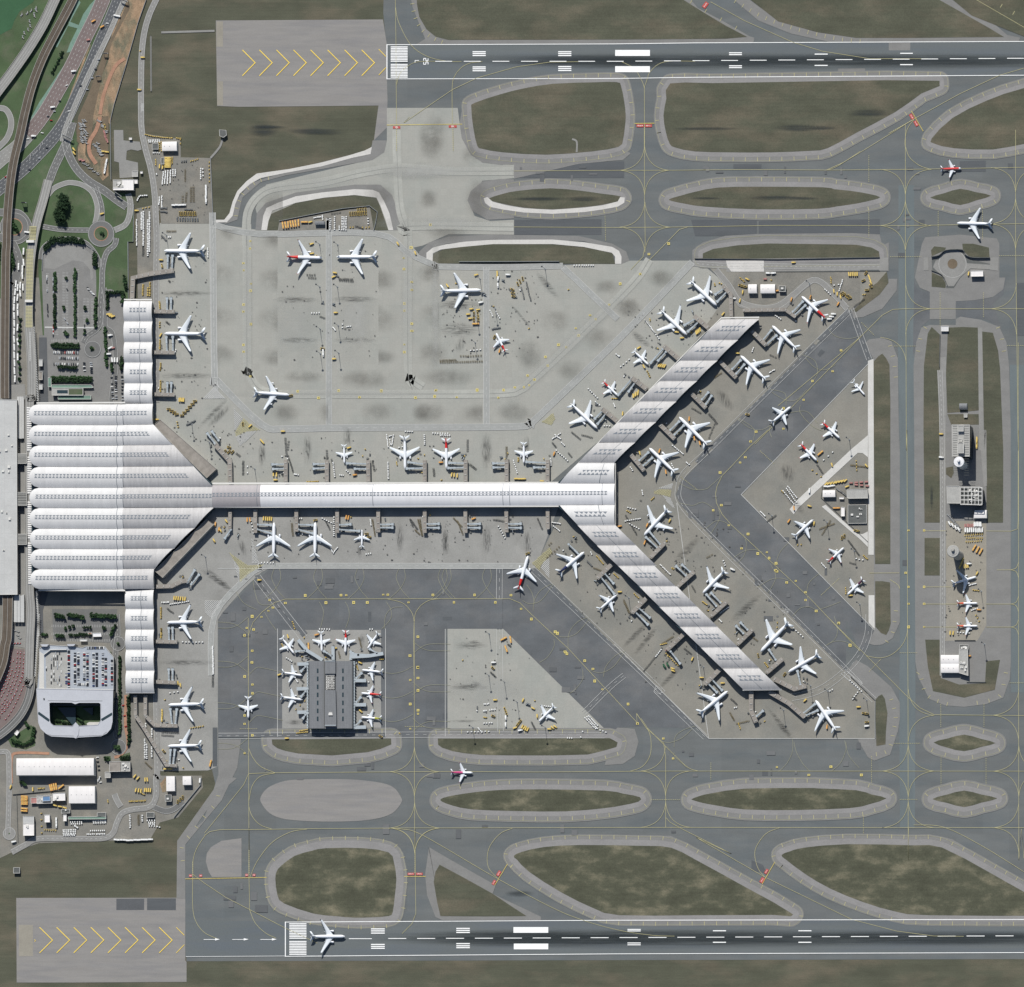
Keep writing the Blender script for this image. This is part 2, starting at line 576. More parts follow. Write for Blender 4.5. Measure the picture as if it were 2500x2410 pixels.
flat('taxilane',["L 500,1068 M 940,1065 960,1062 S 725,955 640,875 380,870 200,860 R 1600,870 1540,920 720,112 275,112 292,950 Q 1390,945 595,930 105,935 L 105,1445 130,1400",
       "I 1812,830 J 590,830 640,920 720,1170 690,1215 N 975,497 O 742,1540 690,1660 640,1740 520,1450 U 520,440 N 500,580 478,500 510,400",
       "J 1045,570 1060,640 1120,670 1750,560 1730,690 1650,760 1720,960 1600,880 1360,860 1165,880 1100,940 1055,1080 1035,1180 1040,880"],0.10,'taxilane')
flat('dark_paving',["E 803,1262 1650,1240 1650,1368 803,1368","E 803,1690 1475,1685 1475,1805 803,1805","F 590,1690 1095,1690 1095,1815 620,1815",
        "F 1110,1700 G 780,1685 780,1800 F 1110,1800","F 915,1262 1130,1262 1130,1295 915,1295","G 1395,1240 1595,1235 1595,1320 1395,1320",
        "G 1765,1255 1805,1255 1805,1300 1765,1300","G 1080,1690 1125,1690 1125,1735 1080,1735","J 1835,600 2300,600 2300,1005 1835,1005",
        "J 920,370 975,370 975,410 920,410","O 955,1000 990,1000 990,1045 955,1045","Q 1255,-20 1280,-20 1280,55 1255,55",
        "Q 1830,20 1900,20 1900,45 1830,45","R 255,20 318,20 318,40 255,40","Q 1828,760 1865,760 1865,800 1828,800",
        "I 1560,1030 1790,810 1820,820 1590,1045","I 1530,1065 1555,1085 1200,1440 1180,1410","I 1175,1430 1200,1440 740,1880 715,1860",
        "N 720,150 760,120 650,260 620,240","P 1635,870 1672,870 1672,1170 1635,1170","X 330,490 400,520 420,570 330,550","V 704,575 842,575 842,632 704,632",
        "S 1135,1205 1180,1205 1180,1240 1135,1240","I 1590,1110 1620,1130 1580,1170 1560,1150"],0.152,'patch')
flat('worn_paving',["V 557,577 690,577 690,631 557,631"],0.152,'roadd')
flat('runway_patch',["G 850,295 1015,293 1015,388 850,388","G 460,528 668,526 668,622 460,622"],0.17,'shoulder')
flat('blast_pad',["B 85,158 1370,150 1400,345 1400,600 1405,770 1400,980 1300,1080 1335,812 260,822 95,815",
       "V 78,573 850,572 887,572 887,872 893,880 893,975 360,978 80,978"],0.13,'pad')
flat('blast_pad_end',["V 90,702 158,702 158,852 90,852","B 90,165 140,165 140,360 90,360","B 95,625 140,625 140,810 95,810"],0.16,'apron4')
flat('dirty_blast_pad',["B 105,365 245,365 245,625 105,625"],0.16,'pad')
flat('apron',["B 1400,830 1520,830 1890,830 E 370,830 385,950 430,1110 510,1220 720,1265 803,1265 803,1370 560,1390 450,1540 500,1660 620,1700 803,1690 803,1805 300,1800 100,1889 H 30,330 150,470 700,500 1700,430 I 570,430 690,470 900,640 890,900 M 1450,90 900,560 L 60,420 K 1640,730 1180,280 1175,100 C 1180,700 1180,450 1230,140 A 1640,1720 B 430,1770 390,1600 470,1420 800,1340 1180,1250 1330,1180 1400,1080",
      ],0.14,'apron')
flat('apron_south',["K 1180,1380 1640,740 M 1145,500 1145,590 970,1063 930,1065 L 500,1065 440,1090 300,1220 140,1400 100,1460 100,1889 P 1675,200 1675,1170 1600,1200 1200,1205 1190,600"],0.14,'apron3')
flat('apron_east',["I 900,430 1150,430 1250,470 1889,515 J 835,515 800,640 560,800 I 1812,812 N 510,400 470,500 510,580 U 520,440 745,660 745,955 S 725,955 M 1000,1090 960,1062 1085,800 1200,600 1570,250 I 900,640 800,560 690,440"],0.17,'apron2')
flat('apron_satellite',["Q 595,120 1355,120 1355,955 595,955"],0.17,'apron3')
flat('apron_remote',["R 292,112 720,112 1540,920 1500,955 292,950"],0.17,'apron')
flat('apron_triangle',["J 690,1225 735,1190 735,1889 O 735,0 742,1535 O -280,500"],0.17,'apron2')
flat('apron_midfield',["J 1165,880 1365,880 1365,660 1165,660"],0.17,'shoulder')
flat('shoulder',["J 1165,925 1100,945 1060,1060 1040,1240 O 1045,0 1055,1889 U 1055,370 1075,480 1160,650 1280,700 1430,712 1600,690 1730,640 1780,500 1788,370 O 1788,0 J 1775,1240 1755,1060 1700,940 1560,885 1400,860 1365,880 1365,925",
       "J 1050,560 1105,300 1130,250 1400,230 1680,260 1700,300 1700,560 1745,560 1730,650 1650,710 1500,735 1365,742 1365,670 1165,670 1090,640",
       "J 850,570 915,570 910,660 800,800 650,865 580,870 560,800 600,780 700,740 845,600","J 670,1060 700,1035 800,1022 870,1050 920,1180 930,1889 O 935,0 935,1480 880,1600 800,1650 740,1655 690,1640 742,1535 735,1100 J 735,1195",
       "U 520,440 600,350 690,400 870,560 935,680 935,800 920,900 860,1080 740,1125 690,1100 610,960 745,955 745,660",
       "F 520,-80 640,60 830,160 1040,280 1075,290 1070,330 0,335 E 55,340 120,300 25,60 0,-60 60,-60",
       "F 960,-60 1260,160 G 0,165 280,240 600,290 1000,290 1730,285 1620,215 1220,0 1180,-60 1320,-60 1450,0 1760,270 1860,290 1850,318 720,330 400,325 100,260 -150,160 -340,0",
       "V 845,575 887,575 887,320 950,210 1050,70 1135,0 1045,-15 1040,30 848,300","Q 105,1180 105,1230 -10,1590 V 848,302 887,318 Q 130,1430 250,1180 280,960 105,960",
       "R 150,1790 320,1889 W 360,415 760,640 742,692 1030,828 1030,850 440,850 400,830 350,700 338,575",
       "W 1700,345 1810,345 1960,430 X 400,640 375,680 0,490 W 1810,420","X 1470,350 1530,365 1850,550 2100,680 2100,760 1470,415",
       "E 803,1375 803,1262 720,1265 700,1200 900,1180 1100,1190 1620,1130 1700,1180 1640,1230 1300,1260",
       "I 690,430 600,430 600,350 680,290 850,240 1100,225 J 560,218 780,228 800,315 J 850,290 850,510 780,510 I 1889,300 900,310"],0.20,'shoulder')
flat('dark_shoulder',["E 803,1380 700,1375 560,1395 470,1470 445,1540 480,1620 600,1690 803,1680 803,1600 620,1560 570,1520 620,1450 803,1420",
        "H 60,430 75,360 150,290 300,245 600,230 1300,240 1560,300 1665,360 1690,430 1630,455 1600,360 1340,280 620,268 280,300 130,370 130,425",
        "E 400,860 385,950 400,1060 470,1190 560,1250 720,1270 720,1210 530,1170 450,900",
        "B 1290,1080 1400,1080 1380,1170 1290,1230 900,1300 620,1350 430,1400 290,1520 250,1690 150,1725 205,1650 230,1560 350,1410 650,1310 1280,1150",
        "B 390,1770 400,1640 470,1560 700,1480 1150,1420 1350,1420 1440,1500 1490,1640 1505,1770 1450,1770 1420,1640 1340,1480 1150,1455 700,1510 475,1600 435,1770"],0.205,'shoulder')
flat('concrete_island',["Q 620,1280 800,1268 1100,1268 1330,1290 1450,1330 1510,1410 1510,1450 1440,1530 1300,1575 1100,1592 850,1592 620,1575 500,1530 435,1450 432,1400 490,1330",],0.20,'pad',True)
flat('concrete_lobe',["V 985,400 990,360 1010,330 1060,300 1156,287 1156,472 1015,474 1000,450"],0.20,'pad')
flat('runway_apron',["R 1540,920 1600,870 1730,880 1760,980 1730,1090 1640,1150 1500,1160 1540,1000"],0.20,'shoulder')
mb1,mb2,mg,mg2,tk,edg=MB(),MB(),MB(),MB(),MB(),MB()
def island(s,w1=11,w2=13,ticks=True,g2=False,sm=2,tickstep=29,step0=0):
 p=ccw(pts(s))
 dz=0
 if sm:
  p=smooth(p,True,sm)
 (mg2 if g2 else mg).poly(p,0.29)
 if w1:
  a=offset(p,w1*S)
  mb2.poly(a,0.26+dz)
 if w2:
  b=offset(p,(w1+w2)*S)
  mb1.poly(b,0.23+dz)
  e=offset(p,(w1+w2*0.72)*S)
  edg.ribbon(e+[e[0]],0.75,0.31)
  if ticks:
   q=offset(p,(w1+1)*S)
   q=q+[q[0]]
   L=sum(math.dist(q[i],q[i+1])for i in range(len(q)-1))
   for x,y,h in along(q,n=max(3,int(L/(tickstep*S)))):
    nx,ny=math.sin(h),-math.cos(h)
    tk.ribbon([(x,y),(x+nx*7.0,y+ny*7.0)],0.95,0.33)
island("E 55,-160 57,30 75,130 130,225 200,282 300,308 620,307 1240,306 F 300,303 860,298 1020,284 860,200 700,105 540,5 400,-90",0,0,sm=0)
island("G -260,-40 0,165 300,248 600,292 1000,292 1735,285 1620,215 1240,0 1180,-60 400,-260",0,0,sm=0)
island("OV 1800,-20 1860,30 1960,70 2100,120 2100,-60",0,0,sm=0)
island("E 475,830 500,792 700,725 880,680 1100,645 1400,634 1590,632 1625,660 1650,780 1662,890 1655,980 1640,1080 1605,1130 1400,1165 1050,1190 720,1172 560,1145 520,1120 490,980")
island("F 378,890 400,760 430,642 G -500,640 300,626 1240,622 1100,720 900,862 600,1022 380,1140 250,1160 F 1200,1172 900,1172 620,1165 470,1135 425,1105 395,1010",11,13)
island("G 1180,1065 1340,908 1600,775 1889,678 2300,600 2300,1060 1889,1108 1650,1150 1350,1140 1200,1105")
island("E 612,1525 720,1490 830,1468 1080,1448 1300,1465 1480,1490 1622,1510 1610,1545 1480,1575 1350,1592 1100,1610 880,1597 740,1572 640,1548",11,14)
island("F 425,1530 510,1505 620,1475 800,1442 1100,1436 1600,1440 G 430,1455 560,1468 700,1492 785,1517 720,1540 600,1566 450,1588 300,1606 F 1100,1610 700,1590 560,1570 440,1546",12,14)
island("G 1168,1520 1280,1485 1400,1452 1520,1478 1636,1505 1520,1542 1400,1577 1280,1548",11,14)
island("B 478,1770 500,1650 700,1562 920,1522 1150,1502 1320,1522 1350,1590 1412,1770 1300,1772 1268,1582 575,1697 562,1770",0,0,sm=0)
island("H 178,432 185,375 260,345 400,325 640,303 1100,305 1340,328 1480,355 1560,375 1582,455 220,452",0,0,sm=0)
island("I 680,418 680,375 760,340 950,312 1180,298 J 450,305 600,308 720,330 775,360 780,402 0,412",11,12,ticks=False,sm=0)
island("R 218,955 800,955 1540,952 1600,985 1590,1020 1480,1052 1370,1078 1100,1085 800,1085 560,1082 420,1068 330,1052 250,1025 220,1003",11,14,sm=0,g2=True)
island("R 240,1420 290,1402 360,1388 520,1365 700,1350 1000,1345 1500,1355 1640,1378 1770,1405 1760,1440 1640,1468 1500,1490 1200,1515 800,1512 480,1500 330,1470 250,1440",12,15,g2=True)
island("S 595,1420 660,1395 750,1375 1000,1340 1500,1335 U 300,1338 600,1352 720,1385 832,1415 700,1460 550,1490 100,1505 S 1000,1500 800,1472 680,1450 610,1430",12,15,g2=True)
island("Q 515,962 980,958 1432,955 1435,1000 1350,1035 1250,1060 980,1085 720,1070 620,1050 560,1030 520,1000",12,15,sm=0)
island("U 1195,985 1300,955 1430,925 1560,958 1670,990 1560,1020 1430,1052 1300,1025",12,15,g2=True)
island("U 1185,1420 1300,1385 1430,1355 1560,1385 1685,1415 1560,1448 1430,1482 1300,1450",12,15,g2=True)
island("V 1318,480 1325,445 1345,420 1410,372 1490,348 1560,335 1740,335 1860,355 1885,400 1897,480 1890,560 1880,640 1860,660 1780,666 1700,668 1600,660 1500,648 1360,600 1328,560",18,9,g2=True)
island("W 425,518 400,560 390,620 410,740 430,825 700,827 945,825 860,770 740,690 560,590",0,0,sm=0)
island("W 868,465 920,440 1050,412 1260,400 1650,405 1810,416 X 0,490 300,655 580,815 460,818 0,820 W 1500,820 1350,780 1150,682 960,560 890,490",14,12,g2=True)
island("X 510,460 560,438 650,415 900,395 1300,402 1470,415 1750,562 1960,680 2200,800 2200,822 1400,820 1200,800 1000,742 800,660 650,572 540,490",14,12,g2=True)
island("J 735,1205 770,1165 800,1145 830,1180 855,1230 862,1500 862,1889 O 862,1030 745,1030 735,0",0,0,sm=0)
island("O 745,1162 800,1162 860,1172 865,1490 850,1540 830,1576 790,1560 748,1512",0,0,sm=0)
island("J 835,515 848,600 780,690 700,750 600,825 575,815 620,770 700,640 760,600",0,0,sm=0)
island("U 750,655 770,630 798,615 820,650 840,760 828,900 825,1000 755,1012 748,800",0,0,sm=0)
island("J 1175,350 1200,320 1290,330 1280,350 1180,395",0,0,sm=0)
island("J 1415,300 1500,300 1620,330 1625,405 1470,400 1420,350",0,0,sm=0)
island("J 1180,520 1260,555 1290,610 1285,640 1180,630",0,0,sm=0)
island("J 1150,990 1180,940 1245,1000 1240,1889 O 1245,712 1125,712 1117,0 J 1120,1240",0,0,sm=0)
island("J 1305,945 1420,940 1535,945 1545,1000 1545,1580 1450,1590 1300,1600 1290,1300",0,0,sm=0)
island("J 1300,1610 1540,1610 1545,1690 1330,1690",0,0,sm=0)
island("J 1568,975 1650,985 1690,1120 1705,1260 1730,1889 O 1728,712 1602,712 1600,0 J 1585,1889",0,0,sm=0)
island("O 1125,830 1245,830 1245,1118 1125,1118",0,0,sm=0)
island("U 1130,195 1245,195 1250,310 1250,490 1390,540 1590,530 1600,360 1705,350 1665,580 1430,640 1190,590 1150,400",0,0,sm=0)
island("O 1290,290 1345,280 1350,330 1330,370 1290,340",0,0,sm=0)
mb1.sm=[False]*len(mb1.f)
struct('shoulder_ring',mb1,M['shoulder'])
struct('inner_margin',mb2,M['shoulder2'])
struct('grass',mg,M['grass'])
struct('grass',mg2,M['grass2'])
struct('shoulder_marking',tk,M['yellow'])
struct('edge_marking',edg,M['fadedyellow'])
mb=MB()
for s,n in(("E 22,30 40,120 70,190 110,245 165,285 250,325",8),("F 590,15 700,85 820,150 935,215",4),("F 930,10 1100,110 1260,180 1480,245 1720,300 1889,318",16),
      ("G 1810,100 1620,-10",3),("J 1075,1125 1100,1000 1130,945",3),("J 1735,1125 1715,1010 1690,945",3),("O 1075,1870 U 1090,450 1120,575 1150,625 1195,655 1300,690",6),
      ("U 1750,450 1725,578 1700,630 1655,655 1530,680",5),("J 860,1085 880,1160 895,1240 905,1325",4),("O 905,1390 895,1470 880,1555 835,1625",4),
      ("U 870,655 890,720 905,805 885,905 865,1005 825,1060 755,1075",8),("B 490,1370 430,1385 380,1412 330,1450 290,1495 265,1545 245,1600 240,1660",8),
      ("V 875,395 873,320 915,268 955,215 995,165 1035,120 1045,85",7)):
 q=smooth(pts(s))
 for x,y,h in along(q,n=n):
  nx,ny=math.sin(h),-math.cos(h)
  mb.ribbon([(x-nx*3.5,y-ny*3.5),(x+nx*3.5,y+ny*3.5)],0.95,0.34)
struct('shoulder_marking',mb,M['yellow'])
mb=MB()
for s in("B 1285,1130 1230,1158 1100,1198 900,1250 650,1300 400,1335 320,1395 250,1470 215,1550 190,1640 150,1690 65,1690 65,1712 170,1710 215,1660 235,1570 270,1490 350,1415 430,1370 620,1330 900,1280 1130,1215 1275,1185",
     "B 435,1770 450,1660 475,1600 560,1560 700,1510 900,1480 1150,1455 1290,1460 1340,1480 1380,1550 1420,1640 1450,1770 1412,1770 1390,1690 1350,1580 1320,1520 1150,1500 920,1520 700,1560 520,1620 490,1700 478,1770",
     "H 130,420 130,370 180,330 280,305 420,285 620,270 1100,268 1350,290 1560,325 1610,355 1630,400 1628,455 1580,455 1580,400 1555,370 1340,325 1100,303 640,303 400,325 240,345 180,375 178,432",
     "E 570,1525 600,1515 615,1530 640,1552 740,1578 880,1602 1100,1614 1350,1596 1480,1580 1600,1550 1620,1515 1655,1520 1650,1560 1600,1590 1480,1612 1340,1632 1100,1645 880,1635 720,1612 620,1592 580,1560",
     "I 858,430 1150,430 1150,515 900,515 870,480"):
 mb.poly(pts(s),0.32)
struct('concrete_margin',mb,M['newconc'])
mb=MB()
mb.poly(pts("px 944,109 2900,98 2900,182 944,193"),0.16)
mb.poly(pts("px 453,2246 696,2251 2900,2242 2900,2324 696,2335 453,2337"),0.16)
struct('runway',mb,M['runway'])
mb=MB()
def rect(p,w,z=0.36,mi=0,m=None):
 (m or mb).ribbon(pts(p),w*S,z,mi)
rect("px 944.8,109.5 1500,107.5 1700,105 2500,101.5 2900,99",1.6)
rect("px 944.8,193 1500,192 1700,189 2500,184 2900,182",1.6)
rect("px 945,108.5 945,194",2.2)
rect("px 696,2251.5 1500,2247 2500,2245 2900,2243",1.6)
rect("px 696,2335 1500,2329 2500,2326 2900,2325",1.6)
rect("px 697,2250.5 697,2336",2.2)
rect("V 890,854 1365,851",0.9)
for i in range(20):
 if i in(9,10)and i==10:
  continue
 y=362+i*12.2
 rect(f"B 1430,{y} 1560,{y}",2.5)
 y=697+i*7.7
 rect(f"V 1385,{y} 1467,{y}",2.4)
for x0,x1,ys in((485,586,(399,413,428,516,530,545)),(1143,1244,(399,413,428,513,528,543))):
 for y in ys:
  rect(f"E {x0},{y} {x1},{y}",2.7)
for y in(408,533):
 rect(f"E 1581,{y} 1848,{y}",14.6)
for y in(407,421,507,521):
 rect(f"F 882,{y} 981,{y}",2.5)
for y in(417,504):
 rect(f"F 1540,{y} 1640,{y}",2.4)
for y in(411,498):
 rect(f"G 938,{y} 1035,{y}",2.4)
for x0,x1,ys in((15,97,(902,914,927,995,1007,1018)),(525,606,(899,911,923,990,1003,1014))):
 for y in ys:
  rect(f"W {x0},{y} {x1},{y}",2.7)
rect("W 867,908 1075,908",14)
rect("W 869,1007 1075,1007",14)
for y in(905,914,986,997):
 rect(f"W 1549,{y} 1628,{y}",2.2)
for x in(100,611):
 for y in(913,982):
  rect(f"X {x},{y} {x + 78},{y}",2.4)
for k in range(24):
 x=1063+k*69.8
 y=150-(max(0,x-1480)*0.0075)
 rect(f"px {x},{y} {x + 41},{y}",1.7)
 x=948+k*70.6
 y=2291.5-max(0,x-1000)*0.0045
 if x>845:
  rect(f"px {x},{y} {x + 44},{y}",1.7)
rect("px 852,2292 908,2292",1.7)
for x in(975,1112,1247):
 rect(f"V {x},772 {x + 60},772",1.2)
 p=pts(f"V {x + 78},771 {x + 55},766 {x + 55},777")
 mb.poly(p,0.36)
SEG={'2':"0,0 1,0;1,0 1,1;1,1 0,1;0,1 0,2;0,2 1,2",'5':"1,0 0,0;0,0 0,1;0,1 1,1;1,1 1,2;1,2 0,2",'L':"0,0 0,2;0,2 1,2",'R':"0,0 0,2;0,0 1,0;1,0 1,1;1,1 0,1;0,1 1,2"}
def glyph(ch,cx,cy,w,h,wid):
 for st in SEG[ch].split(';'):
  a,b=[tuple(map(float,q.split(',')))for q in st.split()]
  q=[]
  for u,v in(a,b):
   q.append(f"{cx + (1 - v) * h / 2},{cy + (u - 0.5) * w}")
  rect("B "+' '.join(q),wid)
glyph('L',1632,475,18,30,1.6)
glyph('2',1700,459,18,34,1.8)
glyph('5',1700,487,18,34,1.8)
struct('runway_marking',mb,M['white'])
mb=MB()
for k in range(9):
 x=290+k*131
 if k<8:
  rect(f"B {x},385 {x + 98},483 {x},583",2.1)
 else:
  rect(f"B {x},379 {x + 55},436",1.5)
  rect(f"B {x},578 {x + 55},520",1.5)
 x=190+k*81.8
 if k<8:
  rect(f"V {x},714 {x + 62},775 {x},836",2.0)
 else:
  rect(f"V {x},714 {x + 38},752",1.4)
  rect(f"V {x},836 {x + 38},797",1.4)
rect("V 165,772 171,777 165,782",1.0)
struct('chevron_marking',mb,mat('chevron_paint',(236,206,96),.8,.08,.1))
ym,yf=MB(),MB()
def line(s,w=0.66,sm=True,m=None,dash=None,z=0.37):
 p=pts(s)
 if sm:
  p=smooth(p,False,6)
 (m or ym).ribbon(p,w,z,0,dash)
def bez(a,c,b,n=12):
 return[((1-t)**2*a[0]+2*t*(1-t)*c[0]+t*t*b[0],(1-t)**2*a[1]+2*t*(1-t)*c[1]+t*t*b[1])for t in[i/n for i in range(n+1)]]
def arcs(T,cx,cy,r,quads="abcd",w=0.62,m=None):
 c,=pts(f"{T} {cx},{cy}")
 d=r*TS*S
 for qd in quads:
  sx,sy={'a':(-1,1),'b':(1,1),'c':(1,-1),'d':(-1,-1)}[qd]
  (m or ym).ribbon(bez((c[0]+sx*d,c[1]),(c[0]+sx*d*0.08,c[1]+sy*d*0.08),(c[0],c[1]+sy*d)),w,0.375)
st=dict(sm=False)
line("E 803,1315 1610,1310 F 400,1310 1000,1304 1640,1308 G 1000,1303 1889,1287 2500,1287",**st)
line("E 803,1745 1610,1750 F 400,1747 G 0,1733 1000,1735 1889,1720 2500,1720",**st)
line("E 1806,670 1806,1500 H 1808,0 1812,300 1795,400 1700,500",sm=False)
line("G 978,950 978,1889 J 982,800 985,1889 O 990,0 995,1480 U 998,600 1000,1889 X 1270,300",**st)
line("G 1825,1000 1825,1889 J 1832,800 1845,1889 O 1848,0 1848,1889 U 1850,1889 X 1945,300 1960,480",**st)
line("J 0,1545 629,1020 800,850 880,805 980,800 1150,800 1830,800 2400,800",sm=False)
line("I 1080,1840 1350,1570 1889,1020",sm=False)
line("N 1180,0 1040,130 900,280 830,350 790,430 778,490 785,560 830,650 900,730 1020,840 1500,1290 1889,1700",sm=False)
line("U 360,0 680,320 980,620 1090,720 1200,772 1889,778 2400,778",sm=False)
line("U 680,320 780,335 870,310 950,240 990,150 995,50",sm=True)
line("L 335,1889 335,1580 370,1480 440,1400 540,1325 620,1300 M 0,1297 770,1297 850,1330 940,1420 1220,1680 1750,2250 S 170,760 250,880 380,990 395,1100 395,1420 395,1640",sm=False)
line("S 250,870 470,1090 570,1180 640,1203",sm=True)
line("Q 335,30 338,1220 340,1640 342,1889 V 1192,240 1192,470 1195,620",**st)
line("Q 1610,60 1612,1210 1614,1640 1615,1889 W 278,300 280,600 283,810 260,870 200,930",sm=False)
line("M 35,1889 36,1480 70,1370 150,1310 240,1297",sm=True)
line("L 1610,1470 1590,1400 1520,1330 1400,1298",sm=True)
line("Q 338,1225 400,1222 540,1218 1889,1208 R 1000,1212 S 395,1205 1889,1205 U 2400,1206",**st)
line("Q 0,1700 40,1670 120,1655 340,1655 800,1648 1610,1642 R 400,1642 S 395,1638 U 1000,1640 2400,1640",sm=False)
line("Q 338,1030 370,1100 430,1170 540,1218",sm=True)
line("Q 540,1220 430,1245 370,1310 345,1400 340,1480 370,1560 430,1620 520,1652",sm=True)
line("Q 338,1225 300,1310 0,1680",sm=False)
line("Q 0,1700 V 985,270 945,330 925,390 923,470 923,620 940,690 980,740 1040,768",sm=True)
line("V 1192,620 1220,690 1270,740 1320,765",sm=True)
line("V 1195,480 1230,400 1300,310 1390,258 1470,244",sm=True)
line("V 923,460 975,500 1080,570 1365,717 1520,790",sm=False)
line("W 120,300 200,305 330,345 760,595 1100,775 1290,852 1500,910 1700,940 1830,945",sm=True)
line("W 860,300 790,330 730,400 710,470 720,540 770,597",sm=True)
line("S 395,1560 430,1600 540,1660 900,1840 X 0,355 410,592 930,845 1200,915 1420,944 1600,946",sm=False)
line("X 500,296 420,330 365,400 350,460 370,540 410,592",sm=True)
line("X 1300,280 1480,293 1700,400 1960,560",sm=True)
line("B 1465,-20 1470,300 1472,650 1475,960",sm=False)
line("B 1468,60 1490,170 1580,340 1700,430 1850,470 E 400,474",sm=True)
line("B 1475,650 1500,570 1560,510 1650,475 1889,472",sm=True)
line("E 330,950 328,680 345,590 400,520 470,485 560,475",sm=True)
line("E 0,900 B 1530,945 E 330,690 520,600 820,515 1080,478 1300,475",sm=False)
line("E 1806,680 1790,630 1750,555",sm=True)
line("E 1806,670 1830,600 F 270,560 330,500 420,472 620,472",sm=True)
line("E 1630,475 1705,510",sm=True)
line("F 740,15 1000,160 1370,325 1600,395 1889,440 G 700,452 1150,452",sm=False)
line("G 1500,-15 1889,210 2300,420",sm=False)
line("G 370,1308 500,1250 700,1130 1050,912 1400,720 1700,580 1889,525",sm=False)
line("G 1050,912 995,990 975,1080 980,1150",sm=True)
line("G 980,1130 1010,1210 1090,1275 1180,1303",sm=True)
line("F 1640,1308 1720,1275 1889,1165",sm=True)
line("F 565,1745 500,1765 380,1889 I 265,430",sm=False)
line("J 1845,1060 O 1845,700 1840,760 1790,778 1600,776",sm=False)
for y in(1075,1338,1515):
 line(f"O {1600 if y > 1100 else 1680},{y} 1790,{y}",0.7,sm=False)
 line(f"O 1790,{y} 1830,{y + 15} 1848,{y + 60}",0.7)
 line(f"O 1790,{y} 1830,{y - 15} 1848,{y - 60}",0.7)
 if y>1100:
  line(f"O 1120,{y} 1400,{y}",0.7,sm=False)
line("O 1125,1206 1330,1206",0.7,sm=False)
line("O 1125,775 1290,775",0.7,sm=False)
line("O 700,1100 930,1098",0.7,sm=False)
line("O 860,1150 920,1190 935,1220",0.7)
for T,x,y,q,r in(('F',233,1310,'abcd',190),('F',235,1747,'abcd',195),('G',978,1303,'cd',195),('G',978,1735,'abcd',195),('G',1825,1289,'cd',190),('G',1825,1722,'abcd',195),
        ('J',980,800,'bc',195),('J',1832,800,'ad',195),('U',1000,776,'bc',200),('U',1850,776,'ad',200),('U',1000,1205,'abcd',200),('U',1850,1206,'abcd',195),('U',1000,1640,'ab',200),
        ('U',1850,1640,'ad',195),('S',394,1205,'acd',190),('S',395,1638,'ab',195),('R',38,1210,'abcd',190),('R',40,1643,'abcd',195),('R',40,1643,'cd',190),('J',985,1020,'d',200)):
 arcs(T,x,y,r,q)
line("R 1690,1208 1790,1170 1850,1080 1855,960 1830,880 1780,800",sm=True)
fy=dict(w=0.55,m=yf)
for x in(545,867,1185,1502,1855,'M 250','M 590'):
 T,x=('M',int(x[2:]))if isinstance(x,str)else ('L',x)
 line(f"{T} {x - 10},1065 {x - 30},1130 {x - 10},1190 {x + 20},1240 {x + 70},1295",**fy)
 line(f"{T} {x + 30},1065 {x + 40},1130 {x + 20},1190 {x - 20},1240 {x - 80},1295",**fy)
for y in(80,380,700,1010):
 line(f"Q 100,{y - 20} 180,{y - 15} 250,{y + 5} 335,{y + 70}",**fy)
 line(f"Q 100,{y + 25} 190,{y + 25} 260,{y} 335,{y - 60}",**fy)
for y in(255,570,850):
 line(f"Q 1600,{y - 50} 1660,{y} 1740,{y + 25} 1889,{y + 25}",**fy)
 line(f"Q 1600,{y + 50} 1660,{y} 1740,{y - 27} 1889,{y - 25}",**fy)
for y in(430,620,800):
 line(f"Q 345,{y + 30} 400,{y - 20} 460,{y - 15} 600,{y + 15}",**fy)
 line(f"Q 1340,{y + 5} 1430,{y + 25} 1520,{y + 10} 1600,{y - 30}",**fy)
